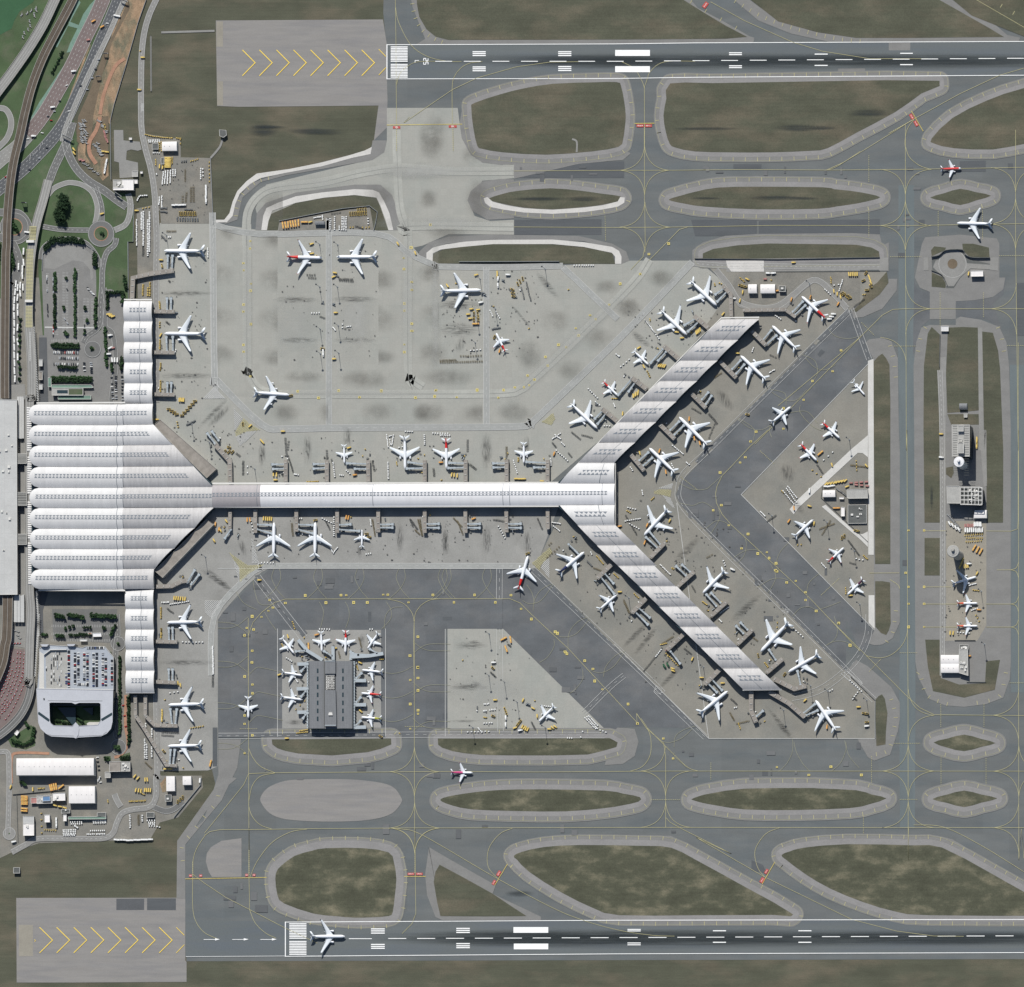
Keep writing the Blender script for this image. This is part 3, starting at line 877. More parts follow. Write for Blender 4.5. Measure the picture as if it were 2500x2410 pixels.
for a in("N 500,410 600,455 700,455 750,420 830,350","N 500,560 600,580 680,555 760,600","N 700,760 780,700 840,705 880,730","N 800,600 810,680 740,800","N 950,1020 1000,960 1015,870 990,800",
     "N 1350,860 1280,930 1250,1000 1260,1040","N 920,980 1000,930 1080,920 1140,940","N 1180,1250 1220,1190 1240,1120 1200,1030","N 1100,1210 1200,1150 1280,1140 1350,1160",
     "N 1580,1100 1500,1170 1480,1250 1490,1300","N 1370,1430 1430,1370 1500,1360 1570,1380 1740,1320","N 1640,1650 1700,1600 1715,1530 1690,1430","N 1620,1660 1690,1625 1780,1630 1889,1690",
     "I 1210,1440 1310,1500 1400,1500 1480,1420","I 1320,1540 1310,1450 1200,1420","I 1440,1150 1540,1200 1560,1300 1500,1390","I 1430,1540 1430,1600 1520,1700 1600,1740","I 950,1650 1050,1720 1150,1725 1260,1650",
     "I 1070,1810 1070,1720 950,1640","I 1470,1180 1540,1250 1620,1270 1700,1230","I 1640,950 1700,1010 1800,1030 1889,1010","I 1340,1600 1480,1590 1560,1680","I 1210,1790 1200,1700 1340,1580",
     "R 1220,270 1225,150 1290,60 1380,20","R 1110,150 1180,175 1280,150 1380,40","R 1110,190 1110,250 1060,330 1000,370","R 1490,480 1510,400 1580,320 1660,280","R 1390,430 1470,450 1570,400 1650,290","R 1330,420 1330,500 1280,570 1230,610",
     "S 460,1020 470,940 530,890 620,860","S 370,980 430,985 520,950 600,880","S 460,1060 470,1100 560,1180","S 1380,980 1400,1060 1450,1150 1500,1205","S 1370,960 1370,1050 1330,1140 1270,1205","S 1780,980 1800,1080 1880,1180","S 1770,970 1780,1040 1740,1140 1670,1205",
     "L 240,1240 300,1330 400,1380","L 370,1150 390,1260 430,1340 540,1340","L 460,1400 500,1470 550,1540","M 960,1330 940,1250 900,1190","M 950,1390 960,1310 1010,1230 1100,1180","M 870,1310 920,1335 1010,1310 1110,1180",
     "L 890,1520 910,1440 910,1380 880,1320","L 1085,1520 1110,1440 1105,1370 1080,1320","L 1360,1530 1430,1450 1430,1380 1395,1320","L 1380,1530 1390,1430 1440,1370 1520,1360"):
 line(a,**fy)
struct('taxiway_centre_marking',ym,M['yellow'])
struct('stand_marking',yf,M['fadedyellow'])
mb=MB()
for s in("G 697,1195 697,1400","G 697,1630 697,1820","G 1230,1625 1230,1820","G 1570,1620 1572,1840","E 1503,1660 1508,1850","J 860,400 1100,400","J 1700,392 2000,392","J 890,1087 1060,1087","U 935,296 1070,296",
     "U 890,992 1090,992","U 935,1423 1070,1423","S 285,1425 510,1425","S 742,1140 742,1270","U 718,1090 718,1300","U 655,1550 655,1690","U 1252,1095 1252,1310","U 1598,1105 1598,1305","U 1250,690 1250,870","U 1582,690 1582,870",
     "Q 270,880 405,880","Q 1540,863 1690,863","U 700,440 790,345","J 640,905 740,1005","J 1245,675 1245,930","J 1578,675 1578,870","J 1760,1083 2000,1083","U 1780,527 2000,527","N 1120,160 1230,260","N 510,360 640,460","O 330,1270 470,1140"):
 mb.ribbon(pts(s),0.9,0.38,0,(1.6,1.6))
for s in("B 1475,970 1475,1160","E 333,970 336,1160","E 1806,960 1806,1150","F 232,980 232,1150","V 923,400 923,470","V 1192,345 1192,465","W 278,440 278,570","G 1040,920 850,1025"):
 mb.ribbon(pts(s),1.3,0.385,0,(2.2,1.3))
struct('dotted_marking',mb,M['yellow'])
yb,rb,tx=MB(),MB(),MB()
for s in("B 1400,962 E 405,955","E 1730,950 1880,948","F 157,950 310,948","G 1025,855 1115,1010","V 888,482 1278,475","W 215,588 343,588","W 755,640 830,515","X 395,632 470,502"):
 yb.ribbon(pts(s),1.2,0.39,0,(1.6,0.7))
for T,x,y,w,h,r in(('B',1475,980,56,18,0),('E',332,973,62,18,0),('E',1770,967,50,20,0),('E',1838,967,50,20,0),('F',200,967,52,22,0),('F',263,967,52,22,0),('G',1026,897,44,24,-60),
         ('G',1060,950,44,24,-60),('V',912,467,14,12,0),('V',961,467,14,12,0),('V',1181,464,14,12,0),('V',1216,464,14,12,0),('W',254,573,40,14,0),('W',304,573,40,14,0),
         ('W',779,570,34,18,58),('W',750,624,30,16,58),('X',394,610,34,20,58),('X',420,558,30,16,58),('F',700,40,50,30,52)):
 c,=pts(f"{T} {x},{y}")
 f=TILES[T][2]*S
 a=math.radians(r)
 d=(math.cos(a)*w*f/2,math.sin(a)*w*f/2)
 rb.ribbon([(c[0]-d[0],c[1]-d[1]),(c[0]+d[0],c[1]+d[1])],h*f,0.385)
 txt=bpy.data.curves.new('board_text','FONT')
 txt.body='25R' if T=='V' else ('25R-07L' if T in 'WX' else ('25L' if T=='B' or(T=='E' and x<400)else '25L-07R'))
 txt.align_x='CENTER'
 txt.align_y='CENTER'
 txt.size=min(h*f*1.05,w*f*1.55/len(txt.body))
 to=bpy.data.objects.new('board_text',txt)
 COL.objects.link(to)
 bpy.context.view_layer.update()
 me=to.to_mesh()
 ca,sa=math.cos(a),math.sin(a)
 tx.add([(c[0]+v.co.x*ca-v.co.y*sa,c[1]+v.co.x*sa+v.co.y*ca,1.11)for v in me.vertices],[list(p.vertices)for p in me.polygons])
 to.to_mesh_clear()
 bpy.data.objects.remove(to)
 bpy.data.curves.remove(txt)
struct('hold_line_marking',yb,M['yellow2'])
struct('runway_board_marking',rb,M['redpaint'])
struct('runway_board_lettering',tx,M['white'])
mb,mk=MB(),MB()
NUM="""D 350,280 348,337 298,450 300,505 356,608 352,662 300,768 298,822 355,918 298,1078 300,1130 1735,155 1530,410 1532,495 1590,330 1535,760 1535,815 1590,915 1590,970 1535,1075 1535,1133 1590,595 1590,655 350,1320
D 715,1435 1030,1430 1358,1432 1775,1428 1768,1473 875,1485 1190,1480 1620,1483 H 162,150 10,330 20,595 20,655 20,915 20,970 205,1425 195,1473 520,1425 723,1425 363,1480 45,1483 683,1483 810,1405 920,1388 880,1403 960,1345
H 908,1313 1063,1237 1045,1170 1145,1077 1205,1095 1278,950 1300,1005 1388,850 1430,880 1535,768 1620,608 1773,533 1840,380 I 418,300 265,380 45,608 200,535
I 1743,1120 1678,1280 1523,1355 1455,1500 1048,1820 1300,1565 1300,1722 1090,1745 N 1050,87 1007,210 967,250 813,327 823,578 760,617 1028,800 880,733 978,910 1103,950 1173,940 1243,1025 1250,1087 1395,1160 1325,1172 1470,1247 1470,1307 1552,1392 1723,1487 1813,1655 1190,985 1240,1078
L 773,1272 1048,1270 1088,1270 1372,1266 1408,1266 620,1330 932,1328 1145,1326 1250,1326 1755,1270 1567,1325 M 180,1268 500,1268 780,1270 342,1325 660,1325 858,1375 937,1453 1120,1550 1137,1563 1195,1703 1210,1720 1347,1773 1410,1837
L 500,1307 525,1365 490,1390 437,1437 365,1433 325,1522 375,1533 306,1580 365,1697 363,1787 Q 323,105 376,117 365,280 307,160 363,370 307,478 367,540 367,607 307,778 307,842 367,930 307,1068
Q 1638,173 1578,318 1638,408 1580,505 1638,490 1640,585 1580,690 1640,738 1640,765 1580,880 R 65,173 65,408 65,490 62,585 65,738 937,37 1120,135 1200,293 1347,357 1410,420 1423,513 1483,577 1680,690 1752,842
S 105,690 178,840 377,955 452,1108 1250,1175 1665,1172 1495,1235 1725,68 1810,238 U 465,68 553,238 238,1235 640,1235 405,1172
O 1002,772 1002,1206 1002,1336 1002,1514 1122,772 1122,1206 1122,1336 1122,1514 980,1098 E 162,1728"""
sizes=random.Random(3)
T='px'
for tok in NUM.split():
 if tok in TILES:
  T=tok
  continue
 c,=pts(f"{T} {tok}")
 w=sizes.uniform(3.2,5.0)
 mb.ribbon([(c[0]-w/2,c[1]),(c[0]+w/2,c[1])],w*sizes.uniform(0.7,1.1),0.39)
 mk.ribbon([(c[0]-w*0.28,c[1]+0.5),(c[0]+w*0.28,c[1]+0.5)],0.7,0.41)
 mk.ribbon([(c[0]-w*0.22,c[1]-0.7),(c[0]+w*0.25,c[1]-0.7)],0.6,0.41)
struct('stand_number_marking',mb,mat('stand_number_paint',(216,200,122),0.8,0.1,0.2))
struct('stand_number_lettering',mk,M['dark'])
for nm,s,m,ang in(('white_hatching',"D 70,1400 160,1490 0,1492",'fadedwhite',45),('white_hatching',"D 222,1560 290,1640 230,1740",'fadedwhite',45),('white_hatching',"D 235,1785 310,1745 400,1740 275,1855",'fadedwhite',45),
        ('yellow_hatching',"D 235,1745 300,1640 340,1680 430,1732 320,1745 240,1785",'yellow',30),('white_hatching',"C 1640,1400 1735,1490 1560,1490",'fadedwhite',45),
        ('yellow_hatching',"L 180,935 330,1040 460,1035 350,1095 270,1170 265,1060 200,960",'yellow',30),('white_hatching',"L 360,825 420,1025 365,1025",'fadedwhite',30),('white_hatching',"L 215,990 270,1060 262,1170 240,1080",'fadedwhite',30),
        ('white_hatching',"L 0,1310 140,1310 70,1420 60,1460 0,1400",'fadedwhite',45),('yellow_hatching',"M 940,1025 1080,900 1100,940 1010,1040 1000,1080",'yellow',30),('white_hatching',"M 1075,985 1075,1140 1010,1060 1030,1010",'fadedwhite',45),
        ('yellow_hatching',"H 1015,1670 1105,1600 1120,1650 1090,1695",'yellow',45),('yellow_hatching',"N 305,470 350,455 440,460 430,515 370,500 305,490",'yellow',30),('white_hatching',"N 330,450 455,405 440,450",'fadedwhite',45),('white_hatching',"N 370,500 430,520 470,610 410,560",'fadedwhite',45)):
 p=ccw(pts(s))
 mb=MB()
 for a in(ang,ang+90):
  ca,sa=math.cos(math.radians(a)),math.sin(math.radians(a))
  us=[x*ca+y*sa for x,y in p]
  u=min(us)+1.2
  while u<max(us):
   hits=[]
   for i in range(len(p)):
    x0,y0=p[i]
    x1,y1=p[(i+1)%len(p)]
    d0,d1=x0*ca+y0*sa-u,x1*ca+y1*sa-u
    if d0*d1<0:
     t=d0/(d0-d1)
     hits.append((x0+(x1-x0)*t,y0+(y1-y0)*t))
   hits.sort(key=lambda q:-q[0]*sa+q[1]*ca)
   for i in range(0,len(hits)-1,2):
    if math.dist(hits[i],hits[i+1])>0.6:
     mb.ribbon([hits[i],hits[i+1]],0.75,0.38+(0.01 if a!=ang else 0))
   u+=2.4
 struct(nm,mb,M[m])
sr,sl=MB(),MB()
for s,w in(("H 590,480 592,1690",44),("L 955,-1500 D 955,200 955,1690",44),("D 60,60 75,1300 95,1350 440,1690 620,1722 1000,1715 H 0,1712 820,1705 920,1680 1010,1610 1640,1000 I 600,440",48),("D 60,150 420,225 1310,220 1560,370 1780,470 H 200,475 700,480 1180,470",42),
      ("H 1180,480 1600,880",44),("L 50,1889 75,1430 330,1130 430,1060 500,1045 M 0,1045 930,1045",42),("M 690,1297 692,1065",44),("L 400,1130 760,1600",60),("M 940,1065 1889,1960 S 320,580 700,945",44),
      ("I 1812,812 1130,1480 740,1870 N 540,330 495,440 510,560 700,780 1300,1370 S 1340,-10 1889,540 U 500,440 740,660",44),("Q 105,935 1889,925 R 1500,930",42),("R 692,112 700,900",44),("U 700,0 690,160 620,320 480,470 300,590 100,640",52),("J 560,800 700,1190",40),("R 1340,760 1540,560 1650,470",40),
      ("A 1640,1740 C 1650,1300 D 90,1380",40)):
 p=pts(s)
 p=smooth(p,False,4)
 f=TS*S*w/2
 if s[:6]not in('M 690,','L 400,','M 940,','Q 105,','R 692,','J 560,','I 1812','U 700,','R 1340'):
  sr.ribbon(p,2*f,0.328)
 for sgn in(-1,1):
  q=[]
  for i in range(len(p)):
   a,b=p[max(i-1,0)],p[min(i+1,len(p)-1)]
   d=Vector((b[0]-a[0],b[1]-a[1])).normalized()
   q.append((p[i][0]-d.y*f*sgn,p[i][1]+d.x*f*sgn))
  sl.ribbon(q,0.6,0.37)
 sl.ribbon(p,0.5,0.37,0,(6,9))
struct('service_road',sr,mat('service_road_concrete',(157,158,154),0.9,0.06,0.05,fine=0.05))
struct('service_road_marking',sl,M['fadedwhite'])
flat('service_road_dark',["I 1790,800 1825,822 1590,1050 1560,1030","I 1530,1065 1560,1085 1215,1425 760,1880 735,1855 1170,1435","N 720,130 760,120 650,262 620,238","L 385,1120 420,1110 790,1560 750,1590","M 668,1065 715,1065 715,1530 668,1530","Q 105,910 1389,905 1389,945 105,945"],0.347,'taxilane')
flat('service_road_pale',["J 690,1200 733,1185 735,1889 O 735,0 735,960 693,960 693,0 J 690,1889","O 690,40 690,100 640,150 160,595 120,648 88,610 140,545 560,150","O 690,90 690,210 650,178 600,175 575,190 570,160","O 335,590 365,575 610,800 650,800 690,780 690,900 640,850","O 695,1270 740,1270 742,1530 695,1480"],0.345,'palepath')
flat('apron_kerb',["I 900,690 980,760 1160,800 1300,770 1420,650 1540,560 1640,600 1750,720 1800,800 1780,805 1640,640 1540,595 1440,670 1320,800 1160,830 960,790 880,700"],0.346,'roadl')
flat('tan_stands',["O 1245,700 1600,700 1600,1500 1530,1620 1245,1620"],0.21,'apron4')
flat('access_path',["O 1245,-560 1290,-560 1290,1600 1245,1600","J 1535,945 1570,945 1580,1889 1545,1889","O 1545,0 1600,0 1605,430 1580,440"],0.30,'roadl')
mb=MB()
for s in("L 100,1065 M 930,1065","N 480,560 S 725,955","S 725,955 U 745,955","R 275,112 275,940","Q 560,110 560,940","Q 1390,110 1390,940","J 690,1225 N 975,497 O 742,1540","S 0,230 725,953"):
 mb.ribbon(pts(s),0.9,0.372)
struct('apron_edge_marking',mb,M['fadedwhite'])
STAINS=[]
def stain(mbx,c,wx,wy,rot=0.0):
 z=(.84 if mbx is rub else 1.12)+(len(mbx.f)%8)*0.012
 ca,sa=math.cos(rot),math.sin(rot)
 vs=[]
 for a,b in((-1,-1),(1,-1),(1,1),(-1,1)):
  x,y=a*wx/2,b*wy/2
  vs.append((c[0]+x*ca-y*sa,c[1]+x*sa+y*ca,z))
 mbx.add(vs,[[0,1,2,3]])
 mbx.uv+=[(0,0),(1,0),(1,1),(0,1)]
cloud,gate,gatev,rub,pale=MB(),MB(),MB(),MB(),MB()
trk,wr=MB(),MB()
for s in("D 325,150 325,1200 340,1290 400,1400 520,1450 700,1455 H 0,1455 700,1450 850,1420 950,1340 1250,1060 1700,620 I 270,420","D 1562,100 1562,1240 1600,1340 1680,1400","B 1475,1000 1480,1250 1500,1600 D 1562,200","B 320,1889 330,1640 420,1500 560,1440 900,1400 1200,1330 1500,1290 E 300,1315 800,1315","E 800,1745 0,1740 B 1560,1800 D 1562,260"):
 p=smooth(pts(s),False,6)
 wr.ribbon(p,15,.285)
 trk.ribbon(p,.9,.322)
struct('worn_path',wr,mat('polished_concrete',(170,170,162),.9,.09,.02,fine=.06,slab=(11.4,.05,.06,.3)))
struct('tyre_track',trk,mat('tyre_rubber',(136,137,132),.9,.15,.05))
def half(T,x0,y0,x1,y1,side):
 """a scuffed patch that ends square on one side (l, r, t, b) or on none"""
 (a,b),(c,d)=pts(f"{T} {x0},{y0} {x1},{y1}")
 z=1.12+(len(cloud.f)%9)*0.012
 u0,u1,v0,v1=0,1,0,1
 if 'r' in side:
  u1=.5
 if 'l' in side:
  u0=.5
 if 'b' in side:
  v0=.5
 if 't' in side:
  v1=.5
 cloud.add([(a,d,z),(c,d,z),(c,b,z),(a,b,z)],[[0,1,2,3]])
 cloud.uv+=[(u0,v0),(u1,v0),(u1,v1),(u0,v1)]
for q in """D 95 430 265 645 l;D 375 440 560 690 r;D 95 760 270 960 l;D 360 750 560 1000 r;D 95 1050 270 1250 l;D 385 1080 560 1260 r;D 1335 460 1510 690 l;D 1335 740 1520 1010 l;D 1335 1100 1510 1240 l;D 1600 420 1800 630 r;D 1610 730 1800 960 r;D 1610 1030 1889 1260 n;D 960 1250 1500 1430 n;D 90 190 270 300 t;D 370 240 560 370 tr
D 490 1500 760 1690 n;D 850 1500 950 1690 r;D 1170 1500 1500 1690 n;D 1590 1500 1889 1690 n;H 30 1240 570 1410 n;H 0 1510 200 1690 n;H 330 1510 560 1690 r;H 620 1500 1010 1690 n;H 970 780 1260 1000 n;H 790 1010 1060 1290 n;H 1100 1170 1390 1370 n;H 1310 920 1600 1140 n;H 1560 710 1800 880 n;H 1390 560 1640 700 n;H 20 440 220 620 r;I 0 690 230 880 n;I 230 480 490 650 n
E 40 900 270 1260 n;E 50 1440 240 1620 n;E 400 1350 640 1720 n;E 80 1760 520 1889 t;D 560 1260 940 1380 n;B 350 1430 600 1740 r;B 1180 1390 1480 1600 n;E 380 1100 560 1280 n;B 1640 840 1889 1230 n""".replace('\n',';').split(';'):
 q=q.split()
 half(q[0],*map(float,q[1:5]),q[5])
for T,x,y,w,h,r in(('C',1430,680,420,60,0),('C',1430,1315,440,70,0),('C',1640,1600,300,60,45),('P',1430,370,420,70,0),('P',1420,690,300,40,0),('P',1420,1000,240,40,0),('D',700,730,340,70,0),('D',1150,725,330,70,0),('D',720,1040,320,60,0),('D',1150,1040,330,60,0),
         ('H',380,960,300,150,0),('H',370,770,330,110,0),('H',390,1070,120,110,60),('L',440,190,60,260,0),('L',790,150,70,320,0),('L',1100,60,70,220,0),('M',590,160,90,380,0),('M',900,110,50,180,0),('M',275,870,60,260,0),('M',595,840,70,300,0),('M',905,860,60,240,0),
         ('L',1500,830,60,300,0),('L',1850,850,50,260,0),('L',1190,930,40,160,0),('L',290,900,50,200,20),('N',560,920,280,90,45),('N',1010,1370,300,90,42),('S',430,480,240,60,45),('N',240,1620,300,60,50),('M',1740,1570,280,60,45),('I',850,1500,80,260,38),('N',1370,540,300,90,-50),
         ('N',1330,330,120,200,30),('I',200,1030,200,80,-40),('K',1690,200,60,330,-45),('K',1680,1480,330,60,-35),('L',100,1140,260,60,-38),('R',470,240,260,90,0),('R',460,560,300,70,0),('R',500,210,90,40,0),('R',510,530,90,50,0),('S',1270,830,300,50,-50),('U',40,880,200,60,-50),
         ('Q',690,830,140,60,0),('H',1060,620,260,80,-50),('H',860,860,250,30,-50),('R',420,820,220,30,0),('Q',1210,200,40,160,0)):
 c,=pts(f"{T} {x},{y}")
 mbx=gate if w*abs(math.cos(math.radians(r)))>h else gatev
 stain(mbx,c,w*TS*S*1.2,h*TS*S*.9,math.radians(r))
for s,w,h in(("px 1800,150 ",1900,40),("px 2300,148",1500,34),("px 1480,150",560,34),("px 1500,2292",1500,46),("px 2000,2290",2000,40),("px 1280,2292",700,40),("px 985,152",40,60),("px 2400,2290",900,34)):
 c,=pts(s)
 stain(rub,c,w*S,h*S*1.2,-0.005)
for T,x,y,w,h in(('F',700,990,640,34),('F',1400,985,420,70),('G',330,985,300,40),('G',700,870,420,70),('E',1000,1530,500,40),('E',1340,1530,340,50),('F',1250,1522,560,44),('F',700,1525,300,24),('B',850,1010,520,70),('B',450,1000,280,130),('G',200,1526,300,30),('B',500,975,300,40),('O',1180,520,30,240),('W',900,690,260,60)):
 c,=pts(f"{T} {x},{y}")
 stain(rub,c,w*TS*S,h*TS*S,-0.03 if T=='B' else 0.0)
for T,x,y,w,h in(('D',330,800,90,1500),('D',1560,700,110,1300),('D',1000,1450,1800,70),('B',1600,1330,500,110),('B',800,1420,900,110),('E',150,1310,1300,130),('E',200,1720,1100,120),('H',200,800,80,1200),('D',700,900,360,700),('D',1150,900,330,700),('R',600,600,700,300)):
 c,=pts(f"{T} {x},{y}")
 stain(pale,c,w*TS*S*1.2,h*TS*S*1.2,0.1 if T=='B' and y>1400 else 0)
c,=pts("H 1250,1060")
stain(pale,c,420,34,math.radians(43))
struct('scuffed_concrete',pale,stain_mat('scuffed_concrete',(184,184,178),0.62,nscale=0.02))
struct('sooted_concrete',cloud,stain_mat('sooted_concrete',(124,122,115),0.46,nscale=0.025,hard=1.0,lo=.28,hi=.7))
struct('oil_streak',gate,stain_mat('oil_streak',(68,68,67),0.62,(0.35,3.0),nscale=0.22,lo=.4,hi=.66))
struct('oil_streak',gatev,stain_mat('oil_streak_lengthwise',(68,68,67),0.62,(3.0,0.35),nscale=0.22,lo=.4,hi=.66))
struct('rubber_film',rub,stain_mat('rubber_film',(60,66,68),0.74,(0.1,3.2),nscale=0.06,lo=.18,hi=.68))
rp,oi=MB(),MB()
for T,x0,y0,x1,y1,n in(("L",120,1080,1889,1290,14),("L",120,1320,560,1860,8),("R",60,20,260,880,5),("N",560,420,950,760,10),("N",1000,800,1700,1500,16),("R",1000,200,1500,600,8),("E",820,1270,1600,1360,6),("F",500,1270,1889,1350,8),("Q",350,1120,1889,1260,8),("S",500,980,1889,1250,10),("W",0,270,1900,330,6),("V",900,500,1300,740,6),("G",900,1000,1100,1889,8)):
 for _ in range(n):
  x,y=R.uniform(x0,x1),R.uniform(y0,y1)
  w,h=R.uniform(15,70),R.uniform(10,40)
  if R.random()<.4:
   w,h=h,w
  rp.poly(pts(f"{T} {x},{y} {x + w},{y} {x + w},{y + h} {x},{y + h}"),.352,R.randrange(2))
for _ in range(900):
 T,x0,y0,x1,y1=R.choice((("D",580,280,1320,1200),("L",100,20,1889,380),("L",200,690,1889,1020),("M",0,690,950,1020),("C",1230,250,1600,1500),("I",100,800,800,1100),("N",300,700,1000,1100),("N",700,1000,1300,1700),("S",200,100,700,600),("H",240,700,560,1200),("R",310,130,1000,900),("O",1260,760,1580,1600),("A",1220,1250,1600,1700),("H",600,500,1000,1200),("M",1300,900,1700,1500),("K",1250,250,1889,600)))
 c,=pts(f"{T} {R.uniform(x0, x1)},{R.uniform(y0, y1)}")
 r,k=R.uniform(.4,1.5),R.uniform(.5,1.6)
 a0=R.uniform(0,3)
 oi.poly([(c[0]+r*k*math.cos(a0+t)*R.uniform(.7,1.2),c[1]+r*math.sin(a0+t)*R.uniform(.7,1.2))for t in(0,.9,1.8,2.7,3.6,4.5,5.4)],.5,0)
struct('pavement_repair',rp,[mat('old_repair',(110,111,111),.9,.1,.05),mat('fresh_repair',(96,98,99),.9,.1,.05)])
struct('oil_spot',oi,mat('oil',(92,91,88),.8,.2,.3))
# ------------------------------------------------------------------ passenger terminal: halls, vaulted roofs, piers
TB=(0.0,0.0,0.0)
term=empty('terminal_building',pts("px 700,1215")[0]+(0,),"vast white terminal with rows of barrel vaulted roofs and a Y-shaped pier",'terminal')
T0=tuple(term.location)
def arc_z(t,a,rise):
 Rr=(a*a+rise*rise)/(2*rise)
 return math.sqrt(max(0,Rr*Rr-(t*a)**2))-(Rr-rise)
def vault(q,zl,zr,rise=5.6,roof='roofw',left=None,tri=None,joints=(),ends=True,period=6.3,parent=None,at=None,n=16,dia=False,segs=None):
 """barrel vault; q = four corners TL TR BR BL as seen at eaves height, axis across the picture"""
 parent=parent or term
 at=at or T0
 h=(zl+zr)/2+1.5
 TL,TR,BR,BL=pts(q,h)
 a=0.5*abs(TL[1]-BL[1])
 mb,gl=MB(),MB()
 def P(u,s,lift=0.0):
  t=2*s-1
  lx,ly=TL[0]+(BL[0]-TL[0])*s,TL[1]+(BL[1]-TL[1])*s
  rx,ry=TR[0]+(BR[0]-TR[0])*s,TR[1]+(BR[1]-TR[1])*s
  if left:
   lx+=left*(1-math.sqrt(max(0.0,1-t*t)))
  x,y=lx+(rx-lx)*u,ly+(ry-ly)*u
  return(x,y,zl+(zr-zl)*u+arc_z(t,a,rise)+lift)
 L=abs(TR[0]-TL[0]+BR[0]-BL[0])/2
 nu=segs or 1
 rows=[[P(i/nu,j/n)for j in range(n+1)]for i in range(nu+1)]
 b=len(mb.v)
 for r in rows:
  mb.v.extend(r)
 for i in range(nu):
  for j in range(n):
   mb.f.append([b+i*(n+1)+j,b+i*(n+1)+j+1,b+(i+1)*(n+1)+j+1,b+(i+1)*(n+1)+j])
   mb.m.append(0)
   mb.sm.append(True)
 for s,off in((0,0.5),(1,-0.5)):
  A,B=P(0,s),P(1,s)
  mb.box(((A[0]+B[0])/2,(A[1]+B[1])/2-off*0.2),(math.dist(A[:2],B[:2]),0.9,0.5),min(A[2],B[2])-0.3,math.atan2(B[1]-A[1],B[0]-A[0]),0)
 o=mb.build('roof_vault',[M[roof]],parent,at)
 for u in((0,1)if ends else ()):
  gl=MB()
  top=[P(u,j/n,-0.05)for j in range(n+1)]
  gl.add(top+[(top[-1][0],top[-1][1],zl-1 if u==0 else zr-1),(top[0][0],top[0][1],zl-1 if u==0 else zr-1)],[list(range(n+3))])
  gl.build('gable',[M['glass']],o,at)
 if tri:
  sk=MB()
  x0,x1,yc,hh=tri
  k=max(1,int(round(abs(x1-x0)*L/period)))
  for i in range(k):
   uc=x0+(x1-x0)*(i+0.5)/k
   du=0.5*abs(x1-x0)/k
   if dia:
    sk.add([P(uc-du,yc-hh,.18),P(uc+du,yc-hh,.18),P(uc,yc-0.01,.12)],[[0,1,2]])
    uc2=uc-0.5*abs(x1-x0)/k*0.9
    sk.add([P(uc2-du,yc+hh,.18),P(uc2,yc+0.01,.12),P(uc2+du,yc+hh,.18)],[[0,1,2]])
   else:
    sk.add([P(uc-du,yc-hh,.18),P(uc+du,yc-hh,.18),P(uc,yc-0.012,.12)],[[0,1,2]])
    sk.add([P(uc-du,yc+hh,.18),P(uc,yc+0.012,.12),P(uc+du,yc+hh,.18)],[[0,1,2]])
  if not dia:
   sk.add([P(x0,yc-.007,.14),P(x1,yc-.007,.14),P(x1,yc+.007,.14),P(x0,yc+.007,.14)],[[0,1,2,3]])
  sk.build('skylight',[M['skylight']],o,at)
 if joints:
  for u in joints:
   jt=MB()
   for j in range(n):
    w=0.45/max(L,1)
    jt.add([P(u-w,j/n,.1),P(u+w,j/n,.1),P(u+w,(j+1)/n,.1),P(u-w,(j+1)/n,.1)],[[0,1,2,3]])
   jt.build('roof_joint',[M['skyline']],o,at)
 return o
ys=[118,278,435,599,760,916,1074,1230,1385,1540]
rt=[(1174,1174),(1180,1325),(1335,1488),(1488,1640),None,(1640,1495),(1490,1338),(1328,1190),(1183,1183)]
for i in range(9):
 x0=232+i*1.5
 y0,y1=ys[i],ys[i+1]-2
 xm=950
 if i==4:
  vault(f"K {x0},{y0} {xm},{y0 - 2} {xm},{y1 - 2} {x0},{y1}",27,22,left=15,tri=(.06,1,.455,.1),joints=(.93,.999))
  vault(f"K {xm},{y0 - 2} 1634,{y0 - 12} 1634,{y1 - 6} {xm},{y1 - 2}",22,16.5,roof='roofw2',tri=(0,1,.46,.1),ends=False)
 else:
  a,b=rt[i]
  vault(f"K {x0},{y0} {xm},{y0 - 1} {xm},{y1 - 1} {x0},{y1}",27,22,left=15,tri=(.05,1,.455,.1),joints=(.93,.999))
  k=(min(a,b)+abs(a-b)*.3-xm-20)/(max(a,b)-xm)if a!=b else 0.83
  vault(f"K {xm},{y0 - 1} {a},{y0 - 6} {b},{y1 - 6} {xm},{y1 - 1}",22,17,roof='roofw' if i in(0,1)else 'roofw2',tri=(0,k,.46,.1),ends=True)
vault("L 60,424 430,422 430,586 60,590",16.5,16.3,roof='roofw3',tri=(0,1,.46,.09),joints=(.93,))
vault("L 430,422 1295,418 1295,584 430,586",16.3,16,roof='roofb',tri=(0,1,.46,.09),joints=(.999,))
vault("L 1295,418 M 720,412 720,580 L 1295,584",16,16,roof='roofb',tri=(0,1,.46,.09),joints=(.999,))
vault("M 720,412 1575,410 1575,574 720,580",16,16,roof='roofb',tri=(0,.94,.46,.09),joints=(.06,.89))
vault("M 1293,255 1574,255 1575,410 1150,410",16,16,roof='roofw',tri=(.27,.9,.47,.125),joints=(.72,),dia=True,period=7.6)
vault("M 1150,576 1575,575 1576,729 1292,730",16,16,roof='roofw',tri=(.17,.86,.47,.125),joints=(.7,),dia=True,period=7.6)
